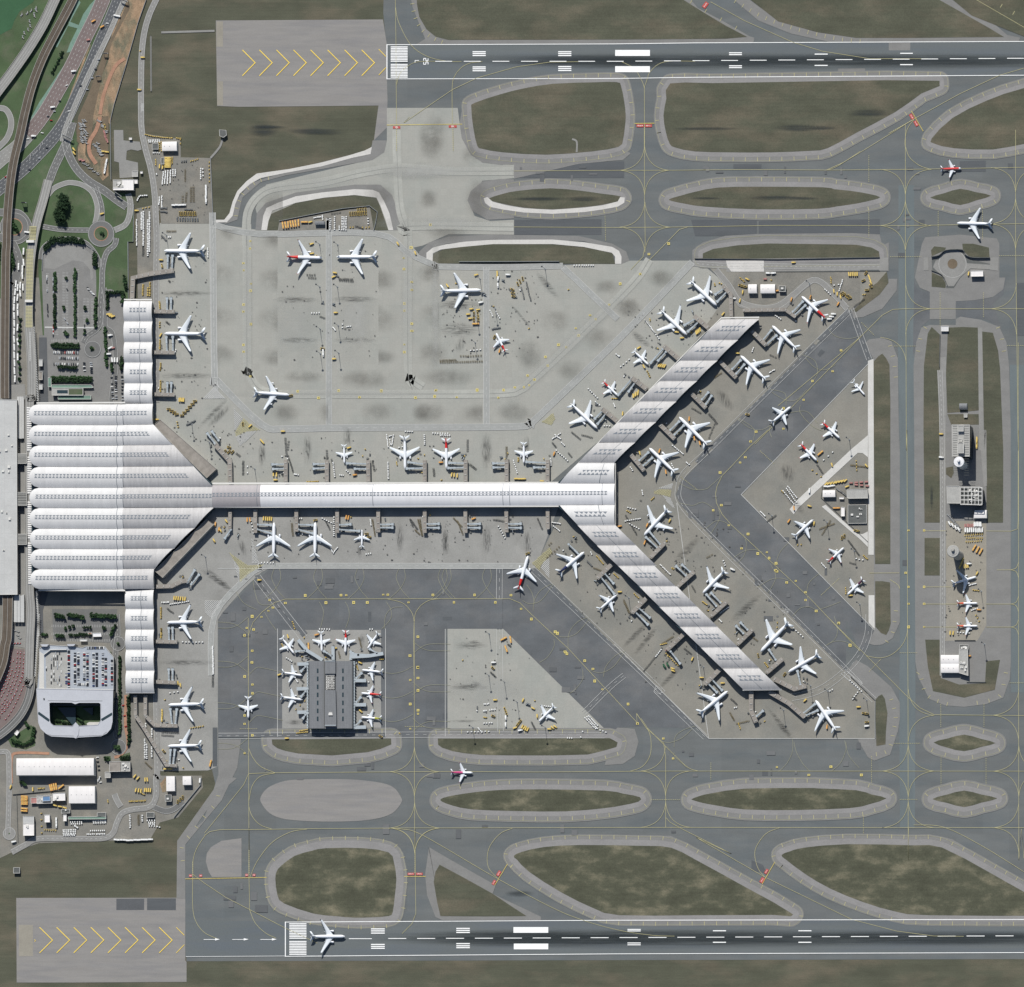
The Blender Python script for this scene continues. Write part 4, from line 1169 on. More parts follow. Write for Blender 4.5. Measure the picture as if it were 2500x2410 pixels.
for q in("I 820,882 1112,878 945,1038 655,1040","I 657,1042 947,1040 788,1196 500,1198","I 500,1200 790,1198 632,1354 345,1355","I 345,1357 632,1356 472,1511 190,1512",
     "I 190,1515 472,1514 317,1669 30,1671","I 30,1673 317,1671 157,1826 -122,1828","M 1452,97 1730,97 1572,252 1296,252"):
 vault(q,15.5,15.5,roof='roofw2',tri=(.23,.86,.47,.125),joints=(.62,),dia=True,period=7.6)
x=0
for k,q in enumerate(("M 1290,732 1580,730 1738,884 1440,886","M 1440,889 1740,887 1895,1040 1600,1042","N 30,1046 308,1044 466,1198 190,1200","N 192,1203 480,1201 632,1355 345,1357",
        "N 345,1359 636,1358 792,1510 503,1512","N 505,1515 792,1514 950,1668 663,1670","N 665,1673 952,1671 1108,1826 822,1828","S 830,416 1110,414 1278,574 988,576")):
 vault(q,15.5,15.5,roof='roofw2',tri=(.2,.84,.47,.125),joints=(.5,),dia=True,period=7.6)
for k,(y0,y1)in enumerate(((742,896),(900,1056),(1059,1213),(1216,1373),(1376,1532))):
 x0=955+k
 vault(f"C {x0},{y0} {x0 + 216},{y0} {x0 + 217},{y1} {x0},{y1}",15.5,15.5,rise=6.6,roof='roofw',tri=(.2,.82,.46,.11),joints=(.56,),period=6.2)
for k,(T,y0,y1)in enumerate((('K',1543,1690),('K',1693,1846),('P',116,270),('P',274,430),('P',434,602))):
 x0=967+k
 vault(f"{T} {x0},{y0} {x0 + 216},{y0} {x0 + 217},{y1} {x0},{y1}",15.5,15.5,rise=6.6,roof='roofw',tri=(.2,.8,.46,.11),joints=(.56,),period=6.2)
wl=MB()
for s,z in(("K 285,121 950,121 950,1536 290,1538 246,1450 246,210",20.5),("K 945,121 1170,119 1180,280 1634,730 1634,920 1186,1384 1180,1536 945,1536",15.8),("L 55,428 M 1290,425 1140,405 1290,260 1300,250 I 40,1668 700,985 822,890 1098,885 280,1700 M 1565,255 1572,420 1572,725 1880,1040 N 945,1675 S 1250,570 1000,572 480,90 M 1590,1035 1290,725 1140,588 L 55,588",15.3),
      ("C 960,748 1166,748 1170,1535 962,1535",15.3),("K 972,1540 1178,1540 P 1182,598 978,598",15.3)):
 wl.prism(pts(s,z),0.2,z,0,0)
wl.build('glass_wall',[M['glass']],term,T0)
ev=MB()
for s,w,z in(("K 285,108 965,104",2.6,24),("K 300,1545 965,1547",2.6,24),("L 60,411 M 1145,405",3.2,14.5),("L 60,592 M 1145,585",2.4,15.6),("M 1145,406 1300,252 I 30,1668 650,1035 820,872",1.6,14.8),("I 820,870 1112,866",2.2,15),
    ("S 985,580 1282,577",2.2,14.8),("C 955,730 1170,730",2.4,15),("P 970,600 1190,600",2.2,15),("K 1177,120 1177,272",1.0,16),("K 1186,1385 1186,1530",1.0,16),("M 1582,255 1582,728",1.0,15)):
 ev.slab(pts(s,z),w,z-0.8,z,0)
ev.build('eaves',[M['wallw']],term,T0)
for q,z in(("K 1185,275 1235,235 1665,615 1585,690",9),("K 1190,1395 1590,1000 1643,1040 1250,1450",12)):
 mb=MB()
 mb.prism(pts(q,z),0.2,z,0,1)
 mb.build('annexe',[M['wall'],M['walkroof']],term,T0)
 mb=MB()
 p=pts(q,z)
 mb.slab(p+[p[0]],0.6,z,z+0.9,0)
 mb.build('parapet',[M['wall']],term,T0)
cn=MB()
for y0,y1 in((140,490),(520,810),(865,1160),(1180,1510)):
 n=int((y1-y0)/17)
 for i in range(n):
  y=y0+(i+.5)*17
  x=226+(y-140)*0.008
  c,=pts(f"K {x},{y}",10)
  ring=[]
  for j in range(7):
   t=-1+2*j/6
   ring.append((t*2.35,10+1.5*(1-t*t)))
  vs=[(c[0]-3.9,c[1]+a,z)for a,z in ring]+[(c[0]+3.9,c[1]+a*.6,z-.3)for a,z in ring]
  cn.add(vs,[[j,j+1,8+j,7+j]for j in range(6)],0,True)
cn.build('kerb_canopy',[M['roofw']],term,T0)
WALK="""C 1180,820 1342,822|28;C 1185,1135 1342,1136|28;C 1188,1457 1342,1460|28;C 1015,726 1022,562 1140,533 1335,505|34;K 1200,1518 1320,1514 1395,1478 1440,1472|30;P 1198,208 1362,212|28;P 1196,518 1358,524|28
P 1040,620 1042,775|26;P 1117,620 1118,775|26;P 1042,778 1092,850 1282,1160 1362,1162|27;P 1117,778 1190,852 1365,856|27;L 195,410 192,240 80,112|34;L 622,405 622,230|30;L 938,405 938,232|30;L 1258,405 1255,232|30;L 1690,405 1690,232|30
M 430,402 430,230|30;M 745,402 745,228|30;M 1060,402 1060,230|30;L 195,625 192,760|26;L 388,605 388,790|28;L 703,605 705,780|28;L 1017,605 1018,790|28;L 1332,605 1334,785|28;L 1690,605 1690,790|28;M 428,605 430,790|28;M 742,605 745,785|28;M 1060,605 1062,760|28
M 1555,1028 1440,1140|32;M 1820,1290 1708,1405|32;N 540,1558 402,1690|32;S 815,415 692,538|34;N 275,980 385,868|30;N 482,1205 612,1088|30;N 738,1432 862,1320|30;N 942,1648 1062,1532|30;S 1165,450 1292,340|32;S 1050,585 1050,740 1088,830|34
S 1185,592 1340,682 1462,788|36;S 1222,492 1382,572 1472,548|36;I 725,950 612,855|34;I 498,1190 378,1085|34;I 250,1420 132,1330|34;H 1600,1668 1478,1568|34;I 897,862 893,690 832,622|30;I 1052,968 1165,1082|32;I 808,1202 935,1330|32;I 588,1448 702,1562|32
I 348,1688 462,1800|32;N 122,185 228,312|32;I 985,812 1310,806 1390,862|26;N 1260,1650 1260,1651|4"""
for w_ in WALK.replace('\n',';').split(';'):
 s,w=w_.split('|')
 w=float(w)*TS*S
 if w<2:
  continue
 p=pts(s,8.5)
 mb=MB()
 mb.slab(p,w,4.2,8.5,0,1)
 for x,y,h in along(p,step=14):
  mb.cyl((x,y),0.5,0.2,4.3,0,6)
 o=mb.build('gate_walkway',[M['wall'],M['walkroof']],term,T0)
 mb=MB()
 q=[]
 L=along(p,step=2.6)
 for i,(x,y,h)in enumerate(L):
  if i%4==1:
   mb.box((x,y),(1.6,w*.55,0.8),8.5,h,0)
 if mb.f:
  mb.build('roof_unit',[M['flat']],o,T0)
# ------------------------------------------------------------------ other buildings
def building(label,s,h,roof='flat',wall='wall',name='building',cat='building',parapet=True,units=0,group=None,seed=0,win=True,doors=0,seen=None):
 p=ccw(pts(s,h))
 cx,cy=sum(q[0]for q in p)/len(p),sum(q[1]for q in p)/len(p)
 e=empty(name,(cx,cy,0),label,cat,group)
 at=(cx,cy,0)
 mb=MB()
 mb.prism(p,0,h,0,0)
 mb.m[-1]=1
 w=mb.build('wall',[M[wall],M[roof]],e,at)
 rr=random.Random(seed+int(abs(cx)))
 mb=MB()
 q=offset(p,0.35)
 mb.prism(q,h+0.003,h+0.35,0,0)
 rf=mb.build('roof',[M[roof]],e,at)
 if parapet:
  mb=MB()
  q=offset(p,0.1)
  mb.slab(q+[q[0]],0.5,h+0.36,h+1.1,0)
  mb.build('parapet',[M['wallw']],e,at)
 if win:
  mb=MB()
  for i in range(len(p)):
   a,b=p[i],p[(i+1)%len(p)]
   L=math.dist(a,b)
   if L<5:
    continue
   hd=math.atan2(b[1]-a[1],b[0]-a[0])
   for st in range(max(1,int(h/4))):
    z=1.3+st*4.0
    if z+1.6>h:
     break
    d=((b[0]-a[0])/L,(b[1]-a[1])/L)
    mb.slab([(a[0]+d[0]*1.2+d[1]*.06,a[1]+d[1]*1.2-d[0]*.06),(b[0]-d[0]*1.2+d[1]*.06,b[1]-d[1]*1.2-d[0]*.06)],0.14,z,z+1.5,0)
  if mb.f:
   mb.build('window_band',[M['carglass']],e,at)
 xs,ysx=[q[0]for q in p],[q[1]for q in p]
 for k in range(units):
  x=min(xs)+(max(xs)-min(xs))*rr.uniform(.18,.82)
  y=min(ysx)+(max(ysx)-min(ysx))*rr.uniform(.18,.82)
  u=MB()
  u.box((x,y),(rr.uniform(2,4.5),rr.uniform(2,4),rr.uniform(1.2,2.4)),h+.35,0,0)
  u.box((x,y),(1.4,1.4,.5),h+1.5,0,1)
  u.build('roof_unit',[M['wallw'],M['dark']],rf,at)
 return e,at
def barn(label,s,h,rise=1.6,roof='shed',name='shed',cat='shed',group=None,bays=1):
 """shed under shallow curved roofing whose crown runs across the picture"""
 TL,TR,BR,BL=pts(s,h)
 cx,cy=(TL[0]+BR[0])/2,(TL[1]+BR[1])/2
 e=empty(name,(cx,cy,0),label,cat,group)
 at=(cx,cy,0)
 mb=MB()
 mb.prism([TL,TR,BR,BL],0,h,0,0)
 mb.build('wall',[M['wallw']],e,at)
 for k in range(bays):
  f0,f1=k/bays,(k+1)/bays
  def at2(u,v):
   return(TL[0]+(TR[0]-TL[0])*u+(BL[0]-TL[0])*v,TL[1]+(TR[1]-TL[1])*u+(BL[1]-TL[1])*v)
  q=[at2(0,f0),at2(1,f0),at2(1,f1),at2(0,f1)]
  a=0.5*abs(q[0][1]-q[3][1])
  mb=MB()
  n=10
  rows=[]
  for u in(0,1):
   rows.append([(q[0][0]+(q[1][0]-q[0][0])*u+(q[3][0]-q[0][0])*j/n,q[0][1]+(q[3][1]-q[0][1])*j/n+(q[1][1]-q[0][1])*u,h+.05+arc_z(2*j/n-1,a,rise))for j in range(n+1)])
  mb.add(rows[0]+rows[1],[[j,j+1,n+2+j,n+1+j]for j in range(n)],0,True)
  for r in rows:
   mb.add(r,[list(range(n+1))],0)
  rf=mb.build('roof',[M[roof]],e,at)
  v=MB()
  L=abs(q[1][0]-q[0][0])
  for i in range(int(L/9)):
   x=q[0][0]+4.5+i*9
   v.box((x,(q[0][1]+q[3][1])/2),(1.0,0.9,.7),h+rise-.1,0,0)
  if v.f:
   v.build('ridge_vent',[M['steel']],rf,at)
 d=MB()
 for i in range(max(1,int(abs(BR[0]-BL[0])/14))):
  d.box((BL[0]+6+i*14 if abs(BR[0]-BL[0])>13 else (BL[0]+BR[0])/2,BL[1]-.1),(4.5,.3,min(4.5,h*.7)),0,0,0)
 d.build('roller_door',[M['bridge']],e,at)
 return e,at
barn("long white warehouse roof below the hotel","P 130,1105 724,1103 724,1234 130,1235",16,1.6,name='warehouse',cat='warehouse')
barn("square white hangar-like shed south of the long warehouse","P 531,1321 731,1319 731,1450 531,1451",11,1.0,name='warehouse',cat='warehouse')
barn("white shed among orange carts in the upper left yard","A 1246,1091 1360,1089 1361,1160 1246,1161",8.5,1.0)
barn("smaller of the two white sheds north of the right pier end","I 1028,613 1094,612 1095,680 1028,681",8.5,1.6)
barn("larger of the two white sheds north of the right pier end","I 1122,613 1234,612 1235,680 1122,681",8.5,1.6)
barn("twin-bay white shed near the bottom of the midfield strip","U 1248,312 1387,312 1387,447 1248,448",9,1.2,bays=2)
barn("white roofed shed below the midfield plant building","O 1508,617 1601,615 1601,676 1500,677",9,.8)
barn("pinkish white shed in the triangular service yard","O 341,463 437,462 437,514 341,515",8,.8)
barn("tall white shed left of the two by the lower left perimeter fence","P 1279,1244 1344,1243 1345,1357 1280,1358",8,.5)
barn("white shed nearest the lower left perimeter fence corner","P 1405,1244 1470,1243 1471,1309 1406,1310",9,.5)
barn("little barrel roofed hut beside the midfield service path","J 1391,1527 1450,1527 1450,1572 1391,1572",6,2.0,'greyroof')
barn("small pale shed inside the fenced cart compound by the taxiway","D 846,128 918,126 918,150 846,152",7,.4,'greyroof')
building("white gatehouse block above the staff road roundabout","A 940,1382 1028,1382 1028,1462 872,1462 872,1446 940,1444",9,'shed','wallw',units=1)
building("pale annex of the gatehouse with rooftop boxes","A 872,1384 938,1384 938,1443 872,1443",6,'flat',units=5)
building("small white hut on the gatehouse's eastern corner","A 1029,1383 1058,1383 1058,1412 1029,1412",6,'shed','wallw')
building("small grey checkpoint canopy in front of the gatehouse","A 1018,1316 1060,1316 1060,1358 1018,1358",5,'flat',name='canopy',cat='canopy')
building("tiny white cabin east of the checkpoint canopy","A 1080,1319 1096,1319 1096,1334 1080,1334",4,'shed','wallw',win=False,name='cabin',cat='cabin')
building("tiny white cabin beside the pale parking pad","A 994,1060 1014,1060 1014,1074 994,1074",4,'shed','wallw',win=False,name='cabin',cat='cabin')
building("dark open shed left of the white yard shed","A 1172,1106 1218,1106 1218,1148 1172,1148",5,'flatd')
building("dark low canopy among orange carts under the white yard shed","A 1240,1216 1262,1216 1262,1262 1240,1262",5,'flatd',name='canopy',cat='canopy')
building("small dark equipment hut alone in the upper left grass field","A 1688,1000 1738,1004 1742,1040 1718,1058 1690,1046",6,'flatd','wall')
building("dark square plant room beside the two white sheds","I 1266,626 1315,626 1315,668 1266,668",6,'flatd',units=1)
building("grey flat roofed station hall cut by the left frame edge","K -60,80 132,84 136,1578 -60,1580",16,'gstation','wall',units=14,name='station',cat='station')
for k,(x0,x1,y0,y1)in enumerate(((134,150,60,378),(154,168,60,380),(172,184,60,378))):
 building(f"{('innermost', 'middle', 'outermost')[k]} of three narrow pale platform canopies north of the station bridges",f"K {x0},{y0} {x1},{y0} {x1},{y1} {x0},{y1}",7,'gstation',win=False,parapet=False,name='canopy',cat='canopy')
for k,(x0,x1)in enumerate(((110,131),(136,156),(161,186))):
 building(f"{('innermost', 'middle', 'outermost')[k]} of three narrow pale platform canopies south of the station bridges",f"K {x0},1590 {x1},1580 {x1},1790 {x0},1790",7,'gstation',win=False,parapet=False,name='canopy',cat='canopy')
for k,(y0,y1)in enumerate(((498,572),(795,895),(1115,1195))):
 e,at=building(f"{('upper', 'middle', 'lower')[k]} grey ribbed footbridge between station and terminal",f"K 138,{y0} 208,{y0} 208,{y1} 138,{y1}",13,'flatd','wall',win=False,name='footbridge',cat='footbridge')
 mb=MB()
 for i in range(8):
  y=y0+(i+.5)*(y1-y0)/8
  mb.slab(pts(f"K 138,{y} 208,{y}",13),1.2,13.35,13.9,0)
 mb.build('roof_rib',[M['flat']],e,at)
building("grey terrace roof east of the upper platform canopies","C 372,1330 395,1330 395,1400 372,1400",5,'teal',win=False)
e,at=building("low pavilion with green roof and glass well beside the northern hall wall","C 402,1408 640,1408 640,1465 402,1465",8,'flat',units=0,name='pavilion',cat='pavilion')
for q,m in(("C 440,1425 522,1425 522,1450 440,1450",'glass'),("C 530,1416 636,1416 636,1460 530,1460",'lawn')):
 mb=MB()
 mb.prism(pts(q,8.5),8.36,8.5,0)
 mb.build('roof_garden' if m=='lawn' else 'roof_light',[M[m]],e,at)
building("teal glazed canopy along the pavilion's southern side","C 448,1466 700,1466 700,1495 448,1495",5,'teal',win=False,name='canopy',cat='canopy')
building("greenish long canopy above the pavilion","C 400,1385 700,1385 718,1405 700,1407 400,1407",4,'teal',win=False,name='canopy',cat='canopy')
for k,(y0,y1,nm)in enumerate(((1190,1240,'pale'),(1285,1345,'pinkish'),(1380,1420,'white'))):
 building(f"{nm} kiosk roof on the dark strip beside the drop-off road",f"C 302,{y0} 327,{y0} 327,{y1} 302,{y1}",6,'gstation' if k!=1 else 'walkroof',win=False,name='kiosk',cat='kiosk')
building("small white kiosk roof north of the car park deck","P 618,192 667,192 667,206 618,206",5,'roofw','wallw',win=False,name='kiosk',cat='kiosk')
building("bright white marquee with pink sides by the planted car park","P 716,145 778,143 780,170 716,172",4,'roofb','wallw',win=False,name='marquee',cat='marquee')
building("red and white booth beside the marquee","P 680,139 705,139 705,152 680,152",3.5,'brick',win=False,name='booth',cat='booth')
building("white building with rooftop machinery at the hotel service road","P 845,1133 928,1131 928,1206 845,1208",10,'walkroof','wallw')
building("grey rooftop with air handlers joined to the service road building","P 929,1133 1001,1133 1001,1205 929,1205",10,'flat',units=7)
building("small grey annex west of the service road building","P 810,1212 850,1212 850,1255 810,1255",7,'flat')
building("grey roofed store at the far lower left yard, upper half","P 181,1552 262,1552 262,1606 181,1607",9,'gstation')
building("white roofed store at the far lower left yard, lower half","P 181,1609 263,1609 263,1698 181,1699",9,'shed',units=2)
building("white two-storey block between the lower left stores and carts","P 346,1541 383,1540 384,1596 346,1597",9,'shed','wallw')
building("narrow white cabin beside the cart ranks","P 489,1540 512,1540 512,1588 489,1588",7,'shed','wallw')
building("dark flat roofed hut above the cart shelter","P 474,1500 538,1498 538,1526 474,1528",6,'flatd',units=1)
building("green-grey cart shelter roof over the cart ranks","P 527,1556 815,1554 815,1572 527,1574",5,'teal',win=False,name='canopy',cat='canopy')
building("dark small store at the shelter's eastern end","P 750,1526 815,1524 815,1552 750,1554",5,'flatd')
building("workshop with red and blue container roofs","P 286,1392 402,1388 404,1450 286,1454",7,'junk',units=3)
building("blue container roof on the workshop","P 332,1398 386,1396 388,1432 332,1434",9.5,'blueroof',win=False,name='container',cat='container')
building("white lean-to with red and white striped stacks","P 408,1376 502,1373 503,1430 408,1432",7,'shed',units=2)
building("reddish low shed at the workshop's western side","P 240,1410 284,1408 284,1450 240,1452",5,'container')
building("dark plant hut south of the pair of fence-side sheds","P 1272,1388 1318,1388 1318,1436 1272,1436",6,'flatd',units=1)
building("dark grey hut among the southern white cart ranks","P 1128,1524 1186,1524 1186,1560 1128,1560",5,'flatd')
building("pale roofed cabin under the taxi ramp curve","P 112,915 133,890 150,903 130,932",5,'shed',win=False,name='cabin',cat='cabin')
building("tiny black and white hut by the lower left cul-de-sac","V 66,428 95,428 95,454 66,454",5,'flatd',name='hut',cat='hut')
building("large grey roofed cargo store in the triangular yard","O 528,458 683,456 686,524 540,526 528,516",9,'flat',parapet=True)
building("dark walled open tank compound in the triangular yard","O 537,578 678,576 678,716 537,718",3,'flatd',units=5)
building("narrow white cabin beside the tank compound","O 483,594 509,594 509,662 483,662",6,'shed','wallw')
building("small white hut between the triangular yard sheds","O 470,516 503,516 503,530 470,530",4,'shed','wallw',win=False)
building("white roofed hut beside the sunken roundabout","J 1480,510 1572,508 1574,550 1480,552",8,'shed','wallw')
building("white portal above the midfield underpass ramp","J 1252,934 1308,934 1308,972 1252,972",4,'roofw','wallw',win=False,name='portal',cat='portal')
building("grey switch hut beside the barrel roofed hut","J 1428,1605 1452,1605 1452,1634 1428,1634",3,'flat',win=False,name='hut',cat='hut')
e,at=building("long grey slab building with framed rooftop plant left of the white control tower","J 1330,1692 1463,1692 O 1463,203 1332,202",38,'flat','glass',units=0,name='office_block',cat='office block')
for q,hh in(("J 1374,1700 1416,1700 1416,1742 1374,1742",43),("O 1372,100 1418,100 1418,178 1372,178",44),("J 1380,1800 1405,1800 1405,1820 1380,1820",41)):
 mb=MB()
 p=pts(q,hh)
 mb.prism(p,38.3,hh,0,1)
 mb.slab(p+[p[0]],.5,hh,hh+.8,0)
 mb.build('rooftop_plant',[M['wallw'],M['flat']],e,at)
mb=MB()
for i in range(22):
 y=1705+i*17.8
 for x0,x1 in((1336,1370),(1422,1460)):
  mb.slab(pts(f"J {x0},{y} {x1},{y}",38),.5,38.36,38.7,0)
mb.build('roof_rib',[M['flatd']],e,at)
e,at=building("grey plant building beside a white open roof frame below the white tower","O 1293,433 1392,432 1392,563 1296,562",24,'flat','wall',name='plant_building',cat='plant building')
e,at=building("dark roof terrace with a white lattice frame over cooling units","O 1394,434 1545,436 1566,456 1566,560 1548,578 1394,564",21,'flatd','glass',units=16,name='plant_building',cat='plant building')
mb=MB()
for y in(440,470,503,536,572):
 mb.slab(pts(f"O 1398,{y} 1562,{y + 3}",25),1.0,24.4,25.2,0)
for x in(1398,1425,1455,1482,1508,1535,1562):
 mb.slab(pts(f"O {x},440 {x},574",25),1.0,24.41,25.21,0)
for x in(1400,1480,1560):
 for y in(442,572):
  c,=pts(f"O {x},{y}",25)
  mb.cyl(c,.4,21,24.5,0,6)
mb.build('roof_frame',[M['wallw']],e,at)
e,at=building("grey block with rooftop boxes joined to the twin-bay shed","U 1390,270 1455,270 1458,470 1390,450",9,'flat',units=9)
building("grey generator frame above the twin-bay shed's block","U 1395,235 1460,235 1460,268 1395,268",5,'flatd',units=6)
def tower(label,s,h,white,r):
 c,=pts(s,h)
 e=empty('control_tower',(c[0],c[1],0),label,'control tower')
 at=(c[0],c[1],0)
 mb=MB()
 mb.cyl(c,r*.85,0,h-12,0,20,r*.55)
 mb.build('shaft',[M['wallw' if white else 'wall']],e,at)
 mb=MB()
 mb.cyl(c,r*.5,h-12,h-7,0,24,r*.95)
 mb.cyl(c,r*.95,h-7,h-5.5,0,24)
 mb.build('collar',[M['wallw' if white else 'flat']],e,at)
 mb=MB()
 mb.cyl(c,r*.82,h-5.5,h-1.5,0,24,r*.95)
 mb.build('cab_window',[M['glass']],e,at)
 mb=MB()
 mb.cyl(c,r,h-1.5,h,0,28,r*.92)
 mb.cyl(c,r*.62,h,h+.5,0,20)
 rf=mb.build('roof',[M['roofb' if white else 'flat']],e,at)
 mb=MB()
 mb.cyl((c[0],c[1]+r*.2),r*.3,h+.5,h+5.5,0,14,r*.24)
 mb.build('mast_drum',[M['roofb' if white else 'wall']],rf,at)
 mb=MB()
 for k in range(3):
  mb.cyl((c[0]+math.cos(k*2.1)*r*.15,c[1]+math.sin(k*2.1)*r*.15),.12,h+5,h+10,0,5)
 mb.build('antenna',[M['steel']],rf,at)
tower("white round capped control tower beside the grey slab building","O 1380,245",48,True,9.4)
tower("grey round capped control tower beside the yellow buses","O 1333,930",60,False,11)
HH=29
outer=pts("HT 66,797 1205,820 1195,1190 1193,1290 1170,1390 1110,1460 1030,1500 680,1520 652,1537 625,1520 290,1505 210,1465 130,1390 95,1300 85,1140",HH)
inner=pts("HT 255,1010 285,1000 590,1003 642,1025 700,1005 990,1005 1022,1020 1022,1270 980,1335 700,1355 650,1300 600,1355 320,1345 275,1310 262,1270",HH)
cx,cy=outer[0]
e=empty('hotel',(cx,cy,0),"blue-grey hotel block wrapped round a dark garden courtyard",'hotel')
at=(cx,cy,0)
def ring_prism(o,i,z0,z1,name,m,parent):
 """solid with a hole, cut by bridging the two outlines"""
 bm=bmesh.new()
 o,i=ccw(o),ccw(i)
 vo=[bm.verts.new((x-at[0],y-at[1],z1))for x,y in o]
 vi=[bm.verts.new((x-at[0],y-at[1],z1))for x,y in i]
 eds=[bm.edges.new((v[k],v[(k+1)%len(v)]))for v in(vo,vi)for k in range(len(v))]
 bmesh.ops.triangle_fill(bm,use_beauty=True,edges=eds)
 bm.normal_update()
 for f in bm.faces:
  if f.normal.z<0:
   f.normal_flip()
 for v in(o,i):
  n=len(v)
  lo=[bm.verts.new((x-at[0],y-at[1],z0))for x,y in v]
  hi=[bm.verts.new((x-at[0],y-at[1],z1-.002))for x,y in v]
  for k in range(n):
   bm.faces.new((lo[k],lo[(k+1)%n],hi[(k+1)%n],hi[k]))
 me=bpy.data.meshes.new(name)
 bm.to_mesh(me)
 bm.free()
 me.materials.append(m)
 ob=bpy.data.objects.new(name,me)
 COL.objects.link(ob)
 ob.parent=parent
 return ob
ring_prism(offset(outer,-1.2),offset(inner,1.2),0,HH-1.2,'wall',M['glass'],e)
ring_prism(outer,inner,HH-1.15,HH,'roof',M['hotel'],e)
for nm,o2,w,z in(('roof_edge',outer,.8,HH+.5),('roof_edge',inner,.7,HH+.5)):
 mb=MB()
 mb.slab(o2+[o2[0]],w,HH,z,0)
 mb.build(nm,[M['hotel']],e,at)
for s in("HT 90,1155 258,1275","HT 1193,1168 1032,1265"):
 mb=MB()
 mb.ribbon(pts(s,HH),4.6,HH+.03)
 mb.build('roof_recess',[M['glass']],e,at)
mb=MB()
for s in("HT 235,975 590,980 640,990 690,980 1045,978","HT 225,1470 300,1495 620,1500","HT 690,1505 1040,1490 1110,1440"):
 mb.slab(pts(s,HH),.6,HH,HH+.3,0)
mb.build('roof_seam',[M['greyroof']],e,at)
mb=MB()
p=pts("HT 652,1300 690,1350 700,1400 690,1480 655,1540 625,1480 610,1360",HH)
mb.prism(p,HH+.01,HH+1.2,0)
mb.build('leaf_canopy',[M['hotel']],e,at)
mb=MB()
mb.prism(pts("HT 370,1080 640,1080 640,1330 600,1350",6),0.2,6,0)
mb.prism(pts("HT 740,1090 900,1080 890,1200",5),.2,5,0)
mb.build('lobby_roof',[M['glass']],e,at)
mb=MB()
mb.prism(pts("HT 170,940 188,940 188,960 170,960",HH),HH,HH+1.4,0)
mb.build('roof_unit',[M['dark']],e,at)
mb=MB()
mb.poly(pts("HT 265,1060 1020,1060 1018,1340 280,1345"),0.4)
struct('courtyard_garden',mb,M['lawn'])
mb=MB()
mb.poly(pts("HT 805,1320 840,1300 1015,1298 1010,1345 810,1345"),0.43)
struct('courtyard_paving',mb,M['palepath'])
DK=12
p=pts("HT 105,200 175,165 250,150 510,165 750,190 800,170 1080,175 1140,250 1205,330 1205,815 70,796 100,500",DK)
cx,cy=p[0]
e=empty('parking_garage',(cx,cy,0),"pale blue rooftop parking deck full of cars behind the hotel",'car park')
at=(cx,cy,0)
mb=MB()
mb.prism(p,0,DK,0,1)
mb.build('deck',[M['wall'],M['deck']],e,at)
mb=MB()
mb.slab(p+[p[0]],.5,DK,DK+1.1,0)
mb.build('parapet',[M['wallw']],e,at)
mb=MB()
mb.poly(pts("HT 195,290 280,230 515,230 520,600 510,800 205,798",DK),DK+.03)
mb.build('deck_surface',[M['flat']],e,at)
mb=MB()
mb.poly(pts("HT 102,240 170,290 172,800 100,800",DK),DK+.04)
mb.build('ramp_surface',[M['palepath']],e,at)
mb=MB()
mb.slab(pts("HT 175,300 275,225 512,222",DK),1.0,DK,DK+4.2,0)
mb.build('ramp_wall',[M['wallw']],e,at)
for q in("HT 115,140 245,138 215,172 150,172","HT 512,138 640,135 615,165 535,165"):
 mb=MB()
 p2=pts(q,DK+6)
 mb.prism(p2,0,DK+6,0,1)
 mb.build('stair_tower',[M['wall'],M['hotel']],e,at)
mb=MB()
for x in(590,725,862,1000,1130):
 mb.ribbon(pts(f"HT {x},250 {x},780",DK),.5,DK+.05,0,(3,4))
mb.build('bay_marking',[M['fadedwhite']],e,at)
Z=14
e=empty('satellite_concourse',pts("Q 965,620")[0]+(0,),"grey ribbed satellite concourse with a raised spine and rooftop windows",'concourse')
at=tuple(e.location)
mb=MB()
mb.prism(pts("Q 806,362 1136,360 1136,876 806,878",Z),.2,Z-.8,0,1)
mb.build('wall',[M['glass'],M['greyroof']],e,at)
for x0,x1 in((803,922),(1008,1138)):
 mb=MB()
 A=pts(f"Q {x0},358 {x1},357",Z)
 B=pts(f"Q {x1},876 {x0},877",Z)
 n=10
 a=abs(A[1][0]-A[0][0])/2
 rows=[]
 for y in(A[0][1],B[0][1]):
  rows.append([(A[0][0]+2*a*j/n,y,Z+arc_z(2*j/n-1,a,2.0)-.7)for j in range(n+1)])
 mb.add(rows[0]+rows[1],[[j,n+1+j,n+2+j,j+1]for j in range(n)],0,True)
 for r in rows:
  mb.add(r,[list(range(n+1))],0)
 rf=mb.build('roof',[M['greyroof']],e,at)
 for k in range(7):
  y=432+k*61.5
  xm=869 if x0<900 else 1063
  w=MB()
  w.prism(pts(f"Q {xm - 6},{y - 16} {xm + 6},{y - 16} {xm + 6},{y + 17} {xm - 6},{y + 17}",Z+1),Z+.6,Z+1.7,0)
  w.build('roof_window',[M['glass']],rf,at)
 w=MB()
 w.slab(pts(f"Q {x1 - 3},360 {x1 - 3},874",Z),.5,Z-.6,Z+.6,0)
 w.build('roof_edge',[M['flatd']],rf,at)
mb=MB()
mb.prism(pts("Q 926,356 1005,356 1005,455 926,455",Z+4),Z-.7,Z+4,0)
mb.prism(pts("Q 924,580 1006,580 1012,800 1012,860 924,860",Z+4),Z-.7,Z+4,0)
mb.build('spine_roof',[M['greyroof']],e,at)
mb=MB()
mb.slab(pts("Q 924,852 1010,852",Z+4),1.4,Z+4,Z+4.8,0)
mb.slab(pts("Q 926,358 1004,358",Z+4),1.4,Z+4,Z+4.8,0)
mb.build('spine_edge',[M['bridge']],e,at)
mb=MB()
